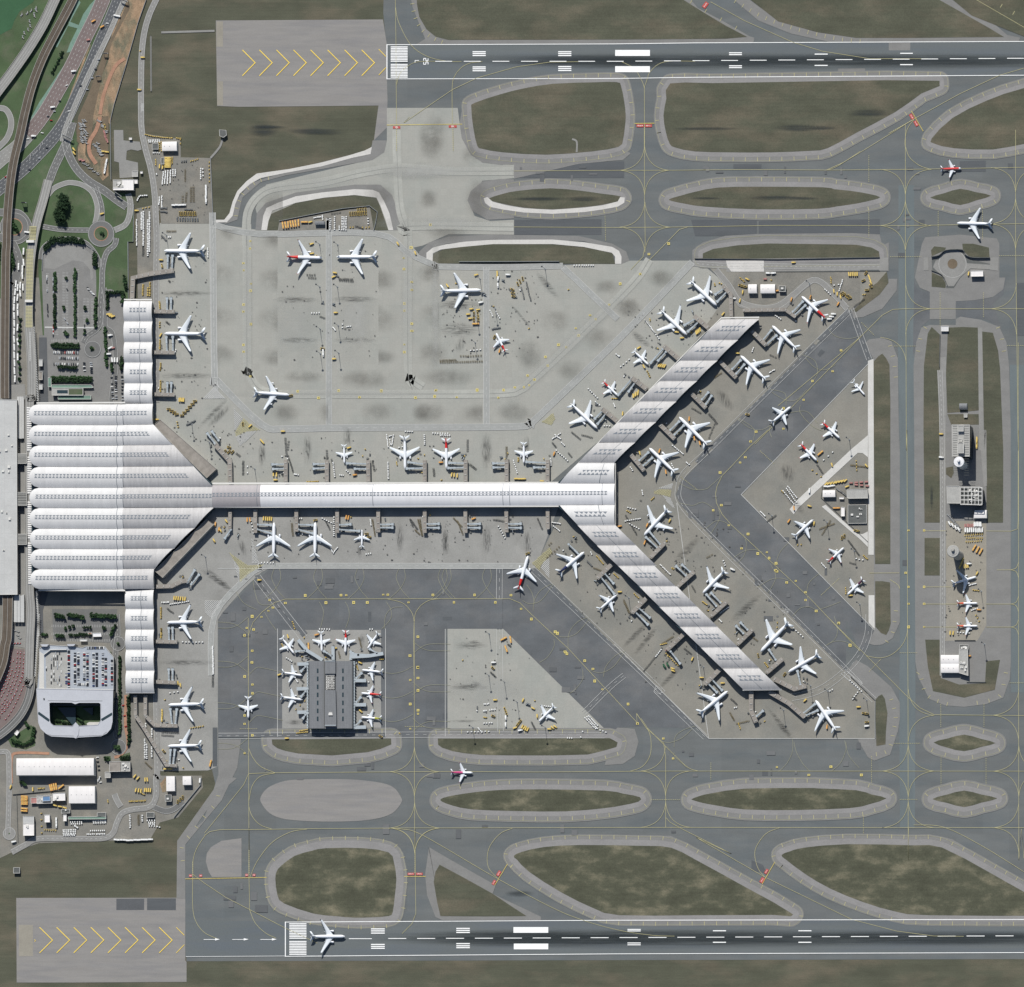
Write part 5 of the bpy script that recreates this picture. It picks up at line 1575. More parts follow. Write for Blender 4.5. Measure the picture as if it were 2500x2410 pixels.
mb.prism(pts("Q 955,752 980,752 984,774 950,774",Z+6),Z+4,Z+6,0)
mb.build('roof_unit',[M['wallw']],e,at)
mb=MB()
mb.prism(pts("Q 926,456 1005,456 1005,579 926,579",Z),Z-.6,Z+.1,0)
mb.build('plant_well',[M['dark']],e,at)
rr=random.Random(5)
for i in range(5):
 for j in range(6):
  mb=MB()
  c,=pts(f"Q {938 + i * 13.5},{468 + j * 20}",Z+1)
  mb.box(c,(2.4,rr.uniform(2.6,4.4),1.6),Z+.1,0,0)
  mb.box(c,(1.2,1.2,.4),Z+1.7,0,1)
  mb.build('plant_unit',[M['wallw'],M['dark']],e,at)
for x in(790,1148):
 mb=MB()
 mb.slab(pts(f"Q {x},360 {x},875",9),2.2,8,8.6,0)
 for i in range(22):
  y=365+i*23.5
  mb.slab(pts(f"Q {x - 8},{y} {x + 9},{y}",9),.8,8.61,9.2,0)
 mb.build('gallery',[M['bridge']],e,at)
for s,w in(("Q 905,352 860,322 790,280 718,195",26),("Q 987,350 985,245",24),("Q 1122,350 1120,318 1262,318 1372,300",26),("Q 800,380 712,382",26),("Q 800,570 706,572",26),("Q 800,750 712,752",26),("Q 1140,508 1240,508",26),("Q 1140,694 1240,694",26),("Q 1140,868 1240,866",26)):
 mb=MB()
 mb.slab(pts(s,8),w*TS*S,3.8,8,0,1)
 mb.build('gate_walkway',[M['wall'],M['bridge']],e,at)
# ------------------------------------------------------------------ landside ground, roads and railway
flat('lawn',["A -30,-30 980,-30 960,60 820,330 690,640 560,900 600,1100 570,1200 640,1350 820,1460 870,1480 1020,1490 C 1030,80 1025,285 980,285 985,725 960,740 960,1520 C 300,1520 330,1040 300,700 290,280 -30,560 A -30,1889"],0.05,'lawn')
flat('landside_yard',["C -30,560 300,560 330,1030 310,1520 960,1520 960,725 1230,725 1230,1520 K 1200,1600 P 1200,1180 1240,1240 1550,1240 1560,1330 1370,1560 1230,1600 1160,1720 1000,1740 780,1740 300,1760 90,1830 -30,1889"],0.07,'yard')
flat('service_yard',["C 300,1000 640,1040 780,960 815,650 960,645 960,1525 300,1525"],0.085,'lot')
flat('lawn_verge',["C 820,300 1020,110 1028,285 980,285 985,725 840,640 845,460","C -30,300 80,300 130,420 100,590 70,720 -30,720","P 60,960 240,850 275,900 270,1010 200,1040 90,1020","P 900,1000 930,985 940,1060 905,1060","P 985,620 1005,620 1005,1000 985,1000","P 910,1090 1000,1060 1000,1128 930,1128","P 800,1090 850,1090 850,1128 800,1128"],0.10,'lawn')
flat('bright_lawn',["A -40,-40 290,-40 250,20 150,90 110,160 90,220 -40,290"],0.10,'pitch')
flat('bare_earth',["A 990,-20 1130,-20 1085,110 1055,220 985,450 950,540 890,770 850,960 790,890 720,960 660,1100 655,1190 700,1260 600,1230 600,1130 700,880 760,620 830,480 860,260 940,90","A 700,1150 830,1150 835,1350 790,1390 720,1300","A 210,1240 300,1160 400,1010 520,780 600,560 690,330 700,350 600,600 500,850 380,1080 280,1190","A 1120,1035 1390,1070 1385,1210 1170,1210",
        "P 1230,1300 1275,1250 1280,1360 1250,1370"],0.12,'earth')
flat('trodden_ground',["A 600,900 690,700 800,400 900,200 960,60 990,0 1000,60 860,330 780,600 720,880 700,1100 600,1100","A 600,900 700,900 690,1110 590,1090","A 745,905 835,890 830,1210 700,1200 720,1040","B 575,1680 1262,1570 1270,1585 575,1700"],0.14,'soil')
flat('cart_yard',["A 1120,1030 1390,1070 1390,1210 1620,1215 1640,1720 1240,1720 1230,1620 1205,1620 1190,1480 1160,1300","B 575,1700 1270,1585 1300,1772 566,1775","C 1050,30 1190,0 1200,730 1060,720","I 930,520 1889,515 1889,800 1780,760 1640,580 1540,550 1400,620 1300,720 1160,770 1000,740 910,620","O 330,420 690,385 690,760 640,810 350,580"],0.21,'yard')
flat('paved_pad',["A 876,1000 948,1000 950,1080 1075,1090 1090,1150 1060,1160 1010,1150 975,1160 970,1230 1060,1250 1065,1360 920,1370 915,1250 878,1240"],0.22,'roadl')
flat('teal_channel',["A 690,40 735,-10 745,20 700,90 650,200 590,330 540,400 512,405 540,330 590,230 640,110","A 600,-10 620,20 560,130 440,365 425,360 530,180","A 500,490 505,520 430,640 340,790 245,960 200,1030 225,930 300,790 400,640","A 530,165 610,195 600,220 525,200"],0.13,'teal')
rd={k:MB()for k in('road','roadl','roadr','roadd','brick')}
rm=MB()
def road(s,w,m='road',z=0.24,marks=(0,),edge=True,wts=True,dash=(3.5,5)):
 p=smooth(pts(s),False,6)
 f=TS*S
 rd[m].ribbon(p,w*f,z)
 for k in marks:
  q=shift(p,k*f)
  rm.ribbon(q,0.5,z+0.03,0,dash)
 if edge:
  for k in(-w/2+3,w/2-3):
   rm.ribbon(shift(p,k*f),0.45,z+0.03)
def shift(p,d):
 q=[]
 for i in range(len(p)):
  a,b=p[max(i-1,0)],p[min(i+1,len(p)-1)]
  v=Vector((b[0]-a[0],b[1]-a[1])).normalized()
  q.append((p[i][0]-v.y*d,p[i][1]+v.x*d))
 return q
road("A 800,-20 735,130 640,320 560,490 450,690 330,890 215,1040",110,'roadr',marks=(-26,0,26))
road("A 215,1040 130,1130 40,1200 -40,1270",105,'roadl',marks=(-24,0,24))
road("A 920,-20 850,150 770,330 690,520 600,720 500,930 400,1070 300,1180 180,1300 60,1400 -40,1480",96,'roadd',z=0.245,marks=(-24,0,24))
road("A 965,-20 905,110 810,320 690,560 590,780 545,890 500,1000 480,1090",40,'roadl',z=0.25,marks=(0,))
road("A 560,940 525,1060 470,1180 410,1310 365,1440 330,1560",62,'road',z=0.255,marks=(-12,12))
road("A 505,1090 530,1190 590,1300 680,1390 800,1465 900,1540 975,1590",62,'road',z=0.26,marks=(0,))
road("A 330,1560 370,1500 420,1445 500,1410 560,1405 640,1425 710,1480 745,1570 745,1650 730,1720",40,'roadl',z=0.263,marks=())
road("A 735,1440 780,1580 785,1700",40,'road',z=0.266)
road("A 985,1490 1003,1560 995,1660 960,1730 880,1770",46,'roadl',z=0.269)
road("A 895,1830 C 880,310 820,370 790,480 785,620 775,760 770,900 740,960 670,1010 640,1060",44,'road',z=0.272)
road("A 330,1742 480,1765 690,1770",40,'road',z=0.275)
road("C 310,420 330,330 420,270 560,260 660,290 720,350 760,420 770,480",30,'road',z=0.278,marks=())
road("A 1210,-20 1150,110 1110,250 1090,420 1085,650 1085,850 1090,1000 1120,1150 1160,1300 1188,1480 1200,1700 C 1205,300 1200,730 1205,1300 1205,1520",46,'roadl',z=0.281,marks=(0,))
road("A -30,830 40,840 80,900 85,980 50,1070 -30,1150",46,'roadl',z=0.284,marks=())
road("C -20,60 60,60 150,70 210,140 215,210 150,270 60,270 -20,240",60,'road',z=0.287,marks=())
road("C 90,290 130,380 145,470 110,600 100,700 110,1380",70,'road',z=0.29,marks=(0,))
road("C 1000,1530 860,1530 C 890,1250 870,1000 810,930 820,760 800,640",40,'road',z=0.293,marks=())
road("P 900,0 905,160 890,280 880,600 890,900 905,950",44,'road',z=0.299)
road("P -20,1060 60,1065 70,1200 70,1400 60,1700",40,'roadl',z=0.302)
road("P 380,1070 140,1065 90,1110 90,1300",20,'brick',z=0.305,marks=(),edge=False)
road("P 968,620 965,850 980,950 980,1010 930,1080 880,1100",22,'brick',z=0.308,marks=(),edge=False)
road("P 90,1830 200,1770 300,1725 600,1725 800,1720 870,1680 900,1600 940,1530 1020,1500 1150,1480 1200,1400 1200,1260 1210,1180 1200,600 1205,-100",44,'roadl',z=0.311)
road("P 1180,1480 1260,1510 1330,1500 1410,1440",46,'road',z=0.314,marks=())
road("P 880,1380 900,1430 930,1480",46,'roadl',z=0.317,marks=())
road("O 1243,-460 1262,200 1262,1889",40,'roadl',z=0.32,marks=(0,))
road("I 600,450 860,470 1130,468 J -100,470 300,478 780,478",44,'roadl',z=0.323)
road("I 780,500 880,620 960,740 1100,790 1250,780 1380,690 1500,590 1580,590 1680,680 1790,800",46,'roadl',z=0.36,marks=())
road("A 1620,1215 1690,1130 1710,1070",16,'roadl',z=0.326,marks=(),edge=False)
road("A 1240,250 1650,238",16,'roadl',z=0.329,marks=(),edge=False)
road("A 1160,280 1163,700",12,'roadl',z=0.332,marks=(),edge=False)
road("E 1285,1170 1285,1090 1250,1070",14,'roadl',z=0.36,marks=(),edge=False)
road("A 770,900 740,1000 690,1090 690,1180 740,1260",30,'brick',z=0.335,marks=(),edge=False)
road("A 960,450 880,520 800,720 770,880",26,'brick',z=0.338,marks=(),edge=False)
for k,m in rd.items():
 struct('road' if k!='brick' else 'track',m,M[k])
for s,r,ri,m in(("A 778,1797",102,56,'road'),("A 110,1745",112,66,'road'),("C 712,1110",66,20,'road'),("P 907,225",58,14,'road'),("P 910,1020",62,20,'road'),("J 1340,455",110,42,'roadl'),("V 45,265",62,8,'roadl')):
 c,=pts(s)
 f=TS*S*(1.6 if s[0]=='V' else 1)
 if s[0]=='V':
  f=0.5102*S*.5
 ang=[2*math.pi*i/40 for i in range(40)]
 mb=MB()
 mb.poly([(c[0]+r*f*math.cos(a),c[1]+r*f*math.sin(a))for a in ang],0.345)
 struct('roundabout',mb,M[m])
 mb=MB()
 mb.prism([(c[0]+ri*f*math.cos(a),c[1]+ri*f*math.sin(a))for a in ang],0.3,1.0)
 struct('roundabout_kerb',mb,M['brick']if r>100 and s[0]=='A' else M['roadl'])
 mb=MB()
 mb.poly([(c[0]+ri*f*.9*math.cos(a),c[1]+ri*f*.9*math.sin(a))for a in ang],0.46)
 struct('roundabout_planting',mb,M['lawn']if s[0]!='J' else M['soil'])
 rm.ribbon([(c[0]+(r-5)*f*math.cos(a),c[1]+(r-5)*f*math.sin(a))for a in ang+[0]],.45,0.355)
for i in range(14):
 x,y=1097,798+i*4
 if i<12:
  rm.ribbon(pts(f"A 1083,{y + i} 1108,{y + i}"),.6,.32)
flat('car_park',["C 330,320 420,300 560,300 680,310 730,400 740,560 740,960 650,1040 640,1200 690,1300 760,1310 790,1520 320,1520 340,1020 320,500"],0.09,'lot')
flat('turning_area',["C 345,420 400,340 520,320 640,330 700,380 720,560 700,580 690,500 640,440 560,430 470,470 420,495 340,490"],0.15,'roadl')
bay=MB()
for x,y0,y1 in((365,530,670),(415,530,1000),(440,530,1000),(490,520,1000),(515,520,1000),(570,500,1000),(597,500,1000),(650,720,1000),(675,720,1000),(710,720,950)):
 y=y0
 while y<y1:
  bay.ribbon(pts(f"C {x - 10},{y} {x + 10},{y}"),.45,.16)
  y+=12
for y,x0,x1 in((1045,400,610),(1090,400,610),(1130,410,610),(1175,450,610),(1225,410,610)):
 x=x0
 while x<x1:
  bay.ribbon(pts(f"C {x},{y - 10} {x},{y + 10}"),.45,.16)
  x+=12
for y in(1540,1600,1650):
 x=400
 while x<880:
  bay.ribbon(pts(f"P {x},{y - 1460} {x},{y - 1440}"),.45,.16)
  x+=13
bay.ribbon(pts("C 345,942 725,946"),2.4,.165)
struct('parking_bay_marking',bay,M['fadedwhite'])
struct('road_marking',rm,M['fadedwhite'])
flat('car_park_south',["P 400,-40 900,-40 900,160 850,220 410,200"],0.10,'road')
flat('cart_stand',["I 860,430 1889,425 1889,515 860,515"],0.20,'roadl')
def viaduct(name,label,cat,s,w,z0,z1,m,marks=(0,),zf=None,comp=None,rails=False):
 h=max(z0,z1)if comp is None else comp
 p=smooth(pts(s,h),False,6)
 e=empty(name,(p[0][0],p[0][1],0),label,cat)
 at=(p[0][0],p[0][1],0)
 f=zf or(lambda t:z0+(z1-z0)*t)
 W=w*TS*S
 mb=MB()
 mb.slab(p,W,lambda t:f(t)-1.2,f,0,1)
 mb.build('deck',[M['wall'],M[m]],e,at)
 for sg in(-1,1):
  mb=MB()
  mb.slab(shift(p,sg*(W/2-.3)),.6,lambda t:f(t)-.1,lambda t:f(t)+1.0,0)
  mb.build('parapet',[M['wall']],e,at)
 L=along(p,step=26)
 for i,(x,y,hd)in enumerate(L[:90]):
  z=f(i/max(1,len(L)-1))-1.1
  if z>1.5:
   mb=MB()
   mb.cyl((x,y),.9,0,z,0,8)
   mb.box((x,y),(1.4,W*.7,.8),z-.7,hd,0)
   mb.build('pier',[M['wall']],e,at)
 mb=MB()
 if rails:
  for k in(-W*.27,-W*.13,W*.13,W*.27):
   mb.slab(shift(p,k),.35,lambda t:f(t)+.02,lambda t:f(t)+.25,0)
  mb.build('track',[M['dark']],e,at)
  mb=MB()
  mb.slab(p,.5,lambda t:f(t)+.02,lambda t:f(t)+.5,0)
  mb.build('centre_wall',[M['flat']],e,at)
 else:
  for k in marks:
   for q in dashes(shift(p,k*TS*S),4,6):
    pass
   mb.ribbon(shift(p,k*TS*S),.4,lambda t:f(t)+.04)
  mb.build('lane_marking',[M['fadedwhite']],e,at)
 return e,at
viaduct('railway_viaduct',"brown railway viaduct curving down the left edge into the station",'viaduct',"A 590,-90 545,20 430,240 330,440 250,650 195,860 155,1050 110,1240 80,1450 60,1700 55,1889 C 50,400 45,800 42,1200 42,1490",66,3,11,'rail',comp=8,rails=True,zf=lambda t:3+8*min(1,t*1.8))
viaduct('railway_viaduct',"brown railway viaduct running out of the station past the taxi pool",'viaduct',"K 62,1590 55,1889 P 40,240 15,380 -60,560",78,11,11,'rail',comp=11,rails=True)
viaduct('elevated_road',"pale two-carriageway flyover across the upper left corner",'flyover',"A 480,-120 425,-10 330,190 215,380 90,560 0,680 -90,800",78,7,7,'roadl',marks=(-18,0,18))
e,at=viaduct('elevated_road',"elevated drop-off road with yellow hatching in front of the terminal",'flyover',"A 365,1380 330,1530 290,1680 262,1820 C 240,400 228,560 222,740 222,900 235,1060 245,1250 245,1480 K 228,140 228,900 228,1500 240,1700 232,1889 P 228,300 222,500 P 216,520",68,1,9,'roadl',comp=9,marks=(-20,0,20),zf=lambda t:1+9*min(1,t*6))
mb=MB()
for y0,y1 in((170,280),(345,735),(785,940)):
 y=y0
 while y<y1:
  x=255-(y-170)*.05 if y<345 else 232-(y-345)*0.012
  mb.slab(pts(f"C {x - 27},{y} {x + 27},{y}",10),1.5,10.06,10.3,0)
  y+=11
mb.build('yellow_hatching',[M['yellow']],e,at)
for y in(284,742):
 mb=MB()
 mb.box(pts(f"C {236 if y < 400 else 226},{y}",12)[0],(13.5,4.4,.8),14,0,0)
 mb.box(pts(f"C {236 if y < 400 else 226},{y + 8}",12)[0],(13,.5,4),10,0,1)
 mb.build('sign_gantry',[M['wallw'],M['dark']],e,at)
mb=MB()
y=940
while y<1500:
 x=262+max(0,(y-940))*.055
 mb.ribbon(pts(f"C {x - 7},{y + 8} {x + 7},{y}",10),1.3,10.09)
 y+=13
for T,xa,xb in(('K',282,300),('P',300,270)):
 y=1550 if T=='K' else 0
 while y<(1889 if T=='K' else 480):
  x=xa+(xb-xa)*((y-1550)/339 if T=='K' else y/480)
  mb.ribbon(pts(f"{T} {x - 6},{y + 8} {x + 6},{y}",10),1.3,10.09)
  y+=13
for y in range(980,1200,14):
 mb.ribbon(pts(f"C 226,{y} 233,{y + 9} 240,{y}",10),.9,10.09)
mb.build('edge_hatching',[M['fadedwhite']],e,at)
viaduct('elevated_road',"grey ramp sweeping round the outside of the taxi pool",'flyover',"P 228,480 240,540 215,660 160,770 80,860 0,925 -80,970",62,8,8,'road',marks=(-15,12),comp=8)
flat('taxi_pool',["P 60,260 210,270 200,480 215,620 120,800 -30,910 -30,480 30,380"],0.25,'roadr')
flat('terminal_forecourt',["C 90,1380 190,1380 200,1520 K 205,1540 310,1560 300,1889 P 310,260 210,260 60,240 80,0 K 110,1760 90,1600 -20,1600 -20,60"],0.18,'roadl')
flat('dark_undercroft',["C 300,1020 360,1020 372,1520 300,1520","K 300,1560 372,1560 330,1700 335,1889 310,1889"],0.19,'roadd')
for s,z,lab in(("J -640,415 0,420 780,405",3.2,"long dark retaining wall beside the underpass road"),("J 1180,402 1240,390 1290,352 1418,348 1440,385 1500,408 1628,408",5.5,"dark curved retaining wall round the sunken roundabout"),("J 1245,1000 1240,1250",3.0,"dark retaining wall along the midfield ramp"),
       ("U 1450,522 1596,522",2.2,"dark low wall below the twin-bay shed"),("U 1358,200 1515,200",2.5,"dark blast fence above the twin-bay shed"),("H 383,440 1150,437",4,"grey blast fence along the grass strip above the remote stands"),
       ("B 575,1700 1268,1584 1300,1770",3,"grey fence round the cart compound by the curved taxiway"),("A 1620,1215 1640,1720",2.5,"pale fence down the east side of the cart yard"),("A 1125,0 1065,170 960,540 880,800 850,930 855,1380",3,"green-grey fence beside the earthworks"),
       ("A 1160,275 1163,705",1.5,"pale low wall beside the perimeter road"),("P 1340,1560 1545,1310 1550,1260",3,"grey fence round the lower left yard corner"),("P 130,1390 140,1750",2,"dark fence in front of the yellow buses"),("P 100,1385 500,1350",2.5,"dark fence south of the long warehouse"),
       ("C 1030,0 1025,285 985,285 988,725",2.2,"green fence along the cart lanes"),("C 325,500 330,380 400,300 500,285 640,290 720,350",2.5,"white edged fence round the car park turning circle"),("U 745,660 745,950",2,"pale fence beside the pier's southern apron"),
       ("U 560,480 745,660",2.5,"dark fence along the slanted apron edge"),("J -40,515 780,510",1.5,"thin grey wall south of the underpass road"),("O 345,430 330,520 690,860",2,"dark fence round the triangular service yard"),("J 1180,505 1260,540 1300,620",3,"thin curved wall south of the sunken roundabout")):
 p=smooth(pts(s),False,3)if 'curved' in lab else pts(s)
 mb=MB()
 mb.slab(p,0.6 if 'fence' in lab else 0.9,0.0,z,0)
 for x,y,hd in along(p,step=12):
  mb.box((x,y),(.5,.9,z+.15),0,hd,0)
 o=mb.build('blast_fence' if 'blast' in lab else ('fence' if 'fence' in lab else 'retaining_wall'),[M['steel']if 'fence' in lab and 'dark' not in lab else M['flatd']])
 tag(o,lab,'fence' if 'fence' in lab else 'wall')
flat('sunken_road',["J 1185,505 1180,420 1245,400 1290,360 1415,358 1440,400 1500,425 1628,455 1628,500 1480,490 1400,560 1350,640 1290,640 1290,590 1240,530"],0.33,'flatd')
flat('sunken_forecourt',["J 1190,480 1210,430 1280,410 1330,390 1420,400 1450,450 1630,462 1630,498 1480,488 1400,555 1350,625 1290,625 1280,560 1230,520"],0.34,'roadl')
flat('underpass_cover',["J 780,410 846,405 846,508 780,508","J 1118,405 1155,405 1155,505 1118,505","J 1628,408 1692,405 1690,508 1628,500"],0.35,'roadl')
# ------------------------------------------------------------------ airliners
def airfoil(xl,xt,y,z,th):
 """closed section of a wing, leading edge xl, trailing edge xt (x runs towards the nose)"""
 c=xl-xt
 o=[]
 for f,t in((0,0),(.08,.6),(.3,1),(.65,.65),(1,.05)):
  o.append((xl-f*c,y,z+th*t))
 for f,t in((.65,-.25),(.3,-.5),(.08,-.4)):
  o.append((xl-f*c,y,z+th*t))
 return o
def make_plane(kind,livery,fin):
 """kinds: long, mid, four, narrow, biz; nose towards +x, origin on the ground below the middle"""
 L,r,semi,ne={'long':(73.0,3.1,32.0,1),'mid':(62.0,2.9,30.0,1),'four':(66.0,2.9,31.5,2),'narrow':(39.0,1.98,17.2,1),'biz':(27.0,1.35,12.6,0)}[kind]
 e=empty('airliner' if kind!='biz' else 'business_jet',(0,0,0))
 zc=r+(1.9 if kind!='biz' else 1.1)
 X=lambda f:L/2-f*L
 st=[(0,.03,-.25),(.008,.22,-.22),(.022,.45,-.17),(.045,.70,-.1),(.075,.88,-.04),(.11,.98,0),(.15,1,0),(.3,1,0),(.45,1,0),(.6,1,0),(.68,.98,.02),(.76,.88,.1),(.84,.68,.26),(.91,.45,.42),(.965,.24,.55),(1,.08,.62)]
 n=18
 rings=[[(X(f),k*r*math.cos(2*math.pi*j/n),zc+dz*r+k*r*math.sin(2*math.pi*j/n))for j in range(n)]for f,k,dz in st]
 mats=[M['jetwhite'],M['j'+(livery or 'slate')],M['jetgrey']]
 body={'tail':.67,'rear':.42,'all':.1}.get(fin,2)
 mb=MB()
 mb.loft(rings,0,mfun=lambda i,j:1 if livery and st[i][0]>=body and(i<len(st)-2 or True)else (2 if 10<=j<=16 else 0))
 fu=mb.build('fuselage',mats,e)
 mb=MB()
 for yy in(-1,1):
  w=[(X(.026),.0+yy*.08*r,zc+.26*r),(X(.034),yy*.52*r,zc+.12*r),(X(.046),yy*.66*r,zc+.25*r),(X(.045),yy*.1*r,zc+.52*r)]
  mb.add([(x+.12,y*1.02,z+.12)for x,y,z in w],[[0,1,2,3]if yy<0 else [3,2,1,0]])
 mb.build('cockpit_window',[M['jetglass']],fu)
 root_l,root_t=(.33,.565)if kind not in('biz',)else (.40,.60)
 sweep=math.tan(math.radians(36 if kind in('long','mid','four')else 29))
 tipc=.042*L if kind!='narrow' else .05*L
 zw=zc-.55*r
 for sg in(-1,1):
  xr,xt=X(root_l),X(root_t)
  yk=semi*.34
  ytip=semi
  lx=lambda y:xr-(y-r*.6)*sweep
  secs=[airfoil(xr+1.0,xt-.5,0,zw,.10*(xr-xt)),airfoil(lx(r),xt,sg*r*.95,zw,.11*(xr-xt)),airfoil(lx(yk),xt-.015*L,sg*yk,zw+.09*yk,.085*(lx(yk)-xt)),
    airfoil(lx(ytip*.94),lx(ytip*.94)-tipc*1.5,sg*ytip*.94,zw+.1*ytip,.3),airfoil(lx(ytip)-.4,lx(ytip)-tipc,sg*ytip,zw+.12*ytip,.18)]
  if sg<0:
   secs=[s[::-1]for s in secs]
  mb=MB()
  mb.loft(secs,0,sm=True)
  w=mb.build('wing',[M['jetgrey']],e)
  if kind in('mid','narrow'):
   mb=MB()
   a=lx(ytip)-.2
   mb.add([(a,sg*ytip,zw+.12*ytip),(a-tipc,sg*ytip,zw+.12*ytip),(a-tipc*1.3,sg*(ytip+.5),zw+.12*ytip+2.2),(a-tipc*.9,sg*(ytip+.5),zw+.12*ytip+2.2),
     (a,sg*(ytip-.12),zw+.12*ytip),(a-tipc,sg*(ytip-.12),zw+.12*ytip),(a-tipc*1.3,sg*(ytip+.38),zw+.12*ytip+2.2),(a-tipc*.9,sg*(ytip+.38),zw+.12*ytip+2.2)],
       [[0,1,2,3],[7,6,5,4],[0,3,7,4],[1,5,6,2],[3,2,6,7]])
   mb.build('winglet',[M['j'+livery]if livery else M['jetgrey']],w)
  mb=MB()
  for k in range(3):
   y=semi*(.3+.18*k)
   x=(xt-.015*L if y<yk*1.2 else lx(y)-tipc*(2.6-1.5*y/semi))
   mb.box((x-.3,sg*y),(3.4,.5,.6),zw+.09*y-.35,0,0,taper=.5)
  mb.build('flap_fairing',[M['jetgrey']],w)
  for ye in([.33]if ne==1 else ([.31,.62]if ne==2 else [])):
   y=sg*semi*ye
   rad={'long':1.95,'mid':1.75,'four':1.25,'narrow':1.1}[kind]
   le=lx(abs(y))
   xc=le+rad*1.7
   zz=zw+.09*abs(y)-rad*1.05
   prof=[(rad*1.6,.86),(rad*1.5,.97),(rad*.6,1.04),(-rad*.8,.95),(-rad*1.7,.72),(-rad*2.3,.5)]
   mb=MB()
   mb.loft([[(xc+dx,y+k*rad*math.cos(2*math.pi*j/14),zz+k*rad*math.sin(2*math.pi*j/14))for j in range(14)]for dx,k in prof],0,caps=False)
   mb.box((le+rad*.4,y),(rad*3.0,.4,rad*1.0),zz+rad*.45,0,0)
   en=mb.build('engine',[M['jetwhite']if not livery or livery=='red' else M['jetwhite']],e)
   mb=MB()
   mb.add([(xc+rad*1.25,y+.88*rad*math.cos(2*math.pi*j/14),zz+.88*rad*math.sin(2*math.pi*j/14))for j in range(14)],[list(range(14))])
   mb.add([(xc-rad*1.9,y+.6*rad*math.cos(2*math.pi*j/14),zz+.6*rad*math.sin(2*math.pi*j/14))for j in range(14)],[list(range(14))])
   mb.build('fan',[M['dark']],en)
 if kind=='biz':
  for sg in(-1,1):
   mb=MB()
   xc,y,zz,rad=X(.74),sg*2.3,zc+.5,.75
   mb.loft([[(xc+dx,y+k*rad*math.cos(2*math.pi*j/12),zz+k*rad*math.sin(2*math.pi*j/12))for j in range(12)]for dx,k in((2.2,.85),(1.2,1.05),(-1,1),(-2.4,.6))],0)
   mb.box((xc,sg*1.4),(2.4,1.6,.2),zz,0,0)
   mb.build('engine',[M['jetwhite']],e)
 tz=zc+.45*r
 tl,tt,ts=(.865,.955,.155*L)if kind!='biz' else (.93,1.01,.17*L)
 if kind=='biz':
  tz=zc+4.2
 if kind in('long','mid','four'):
  ts=.147*L
 for sg in(-1,1):
  secs=[airfoil(X(tl),X(tt),sg*r*.1,tz,.4),airfoil(X(tl)-(ts)*.72,X(tl)-ts*.72-.048*L,sg*ts,tz+.07*ts*(kind!='biz'),.16)]
  if sg<0:
   secs=[s[::-1]for s in secs]
  mb=MB()
  mb.loft(secs,0)
  mb.build('tailplane',[M['jetgrey']],e)
 fh=.138*L if kind not in('biz','narrow')else (.155*L if kind=='narrow' else .17*L)
 z0=zc+.75*r
 fl,ft=(.80,.945)if kind!='biz' else (.80,.95)
 secs=[]
 for f,zz,th in((0,z0,.5),(.16,z0+fh*.1,.42),(1,z0+fh,.16)):
  xl=X(fl)-(0 if f==0 else .02*L+f*fh*.92)
  xt2=X(ft)-f*fh*.42
  secs.append([(xl,0,zz),(xl-(xl-xt2)*.3,th,zz),(xt2,.03,zz),(xt2,-.03,zz),(xl-(xl-xt2)*.3,-th,zz)])
 mb=MB()
 mb.loft(secs,0,sm=False)
 mb.build('tail_fin',[M['j'+livery]if livery else M['jetwhite']],e)
 for gx,gy in((.09,0),(.5,1),(.5,-1)):
  mb=MB()
  y=gy*r*(1.5 if kind!='biz' else 1.2)
  wr=.16*r+.25
  mb.cyl((X(gx),y),.18,wr,zc-.7*r,0,6)
  for dy in(-.4,.4):
   ring=[[(X(gx)+wr*math.cos(a*math.pi/5),y+dy+t,wr+wr*math.sin(a*math.pi/5))for a in range(10)]for t in(-.2,.2)]
   mb.loft(ring,1)
  mb.build('landing_gear',[M['steel'],M['rubber']],e)
 return e,L,zc
PROTO={}
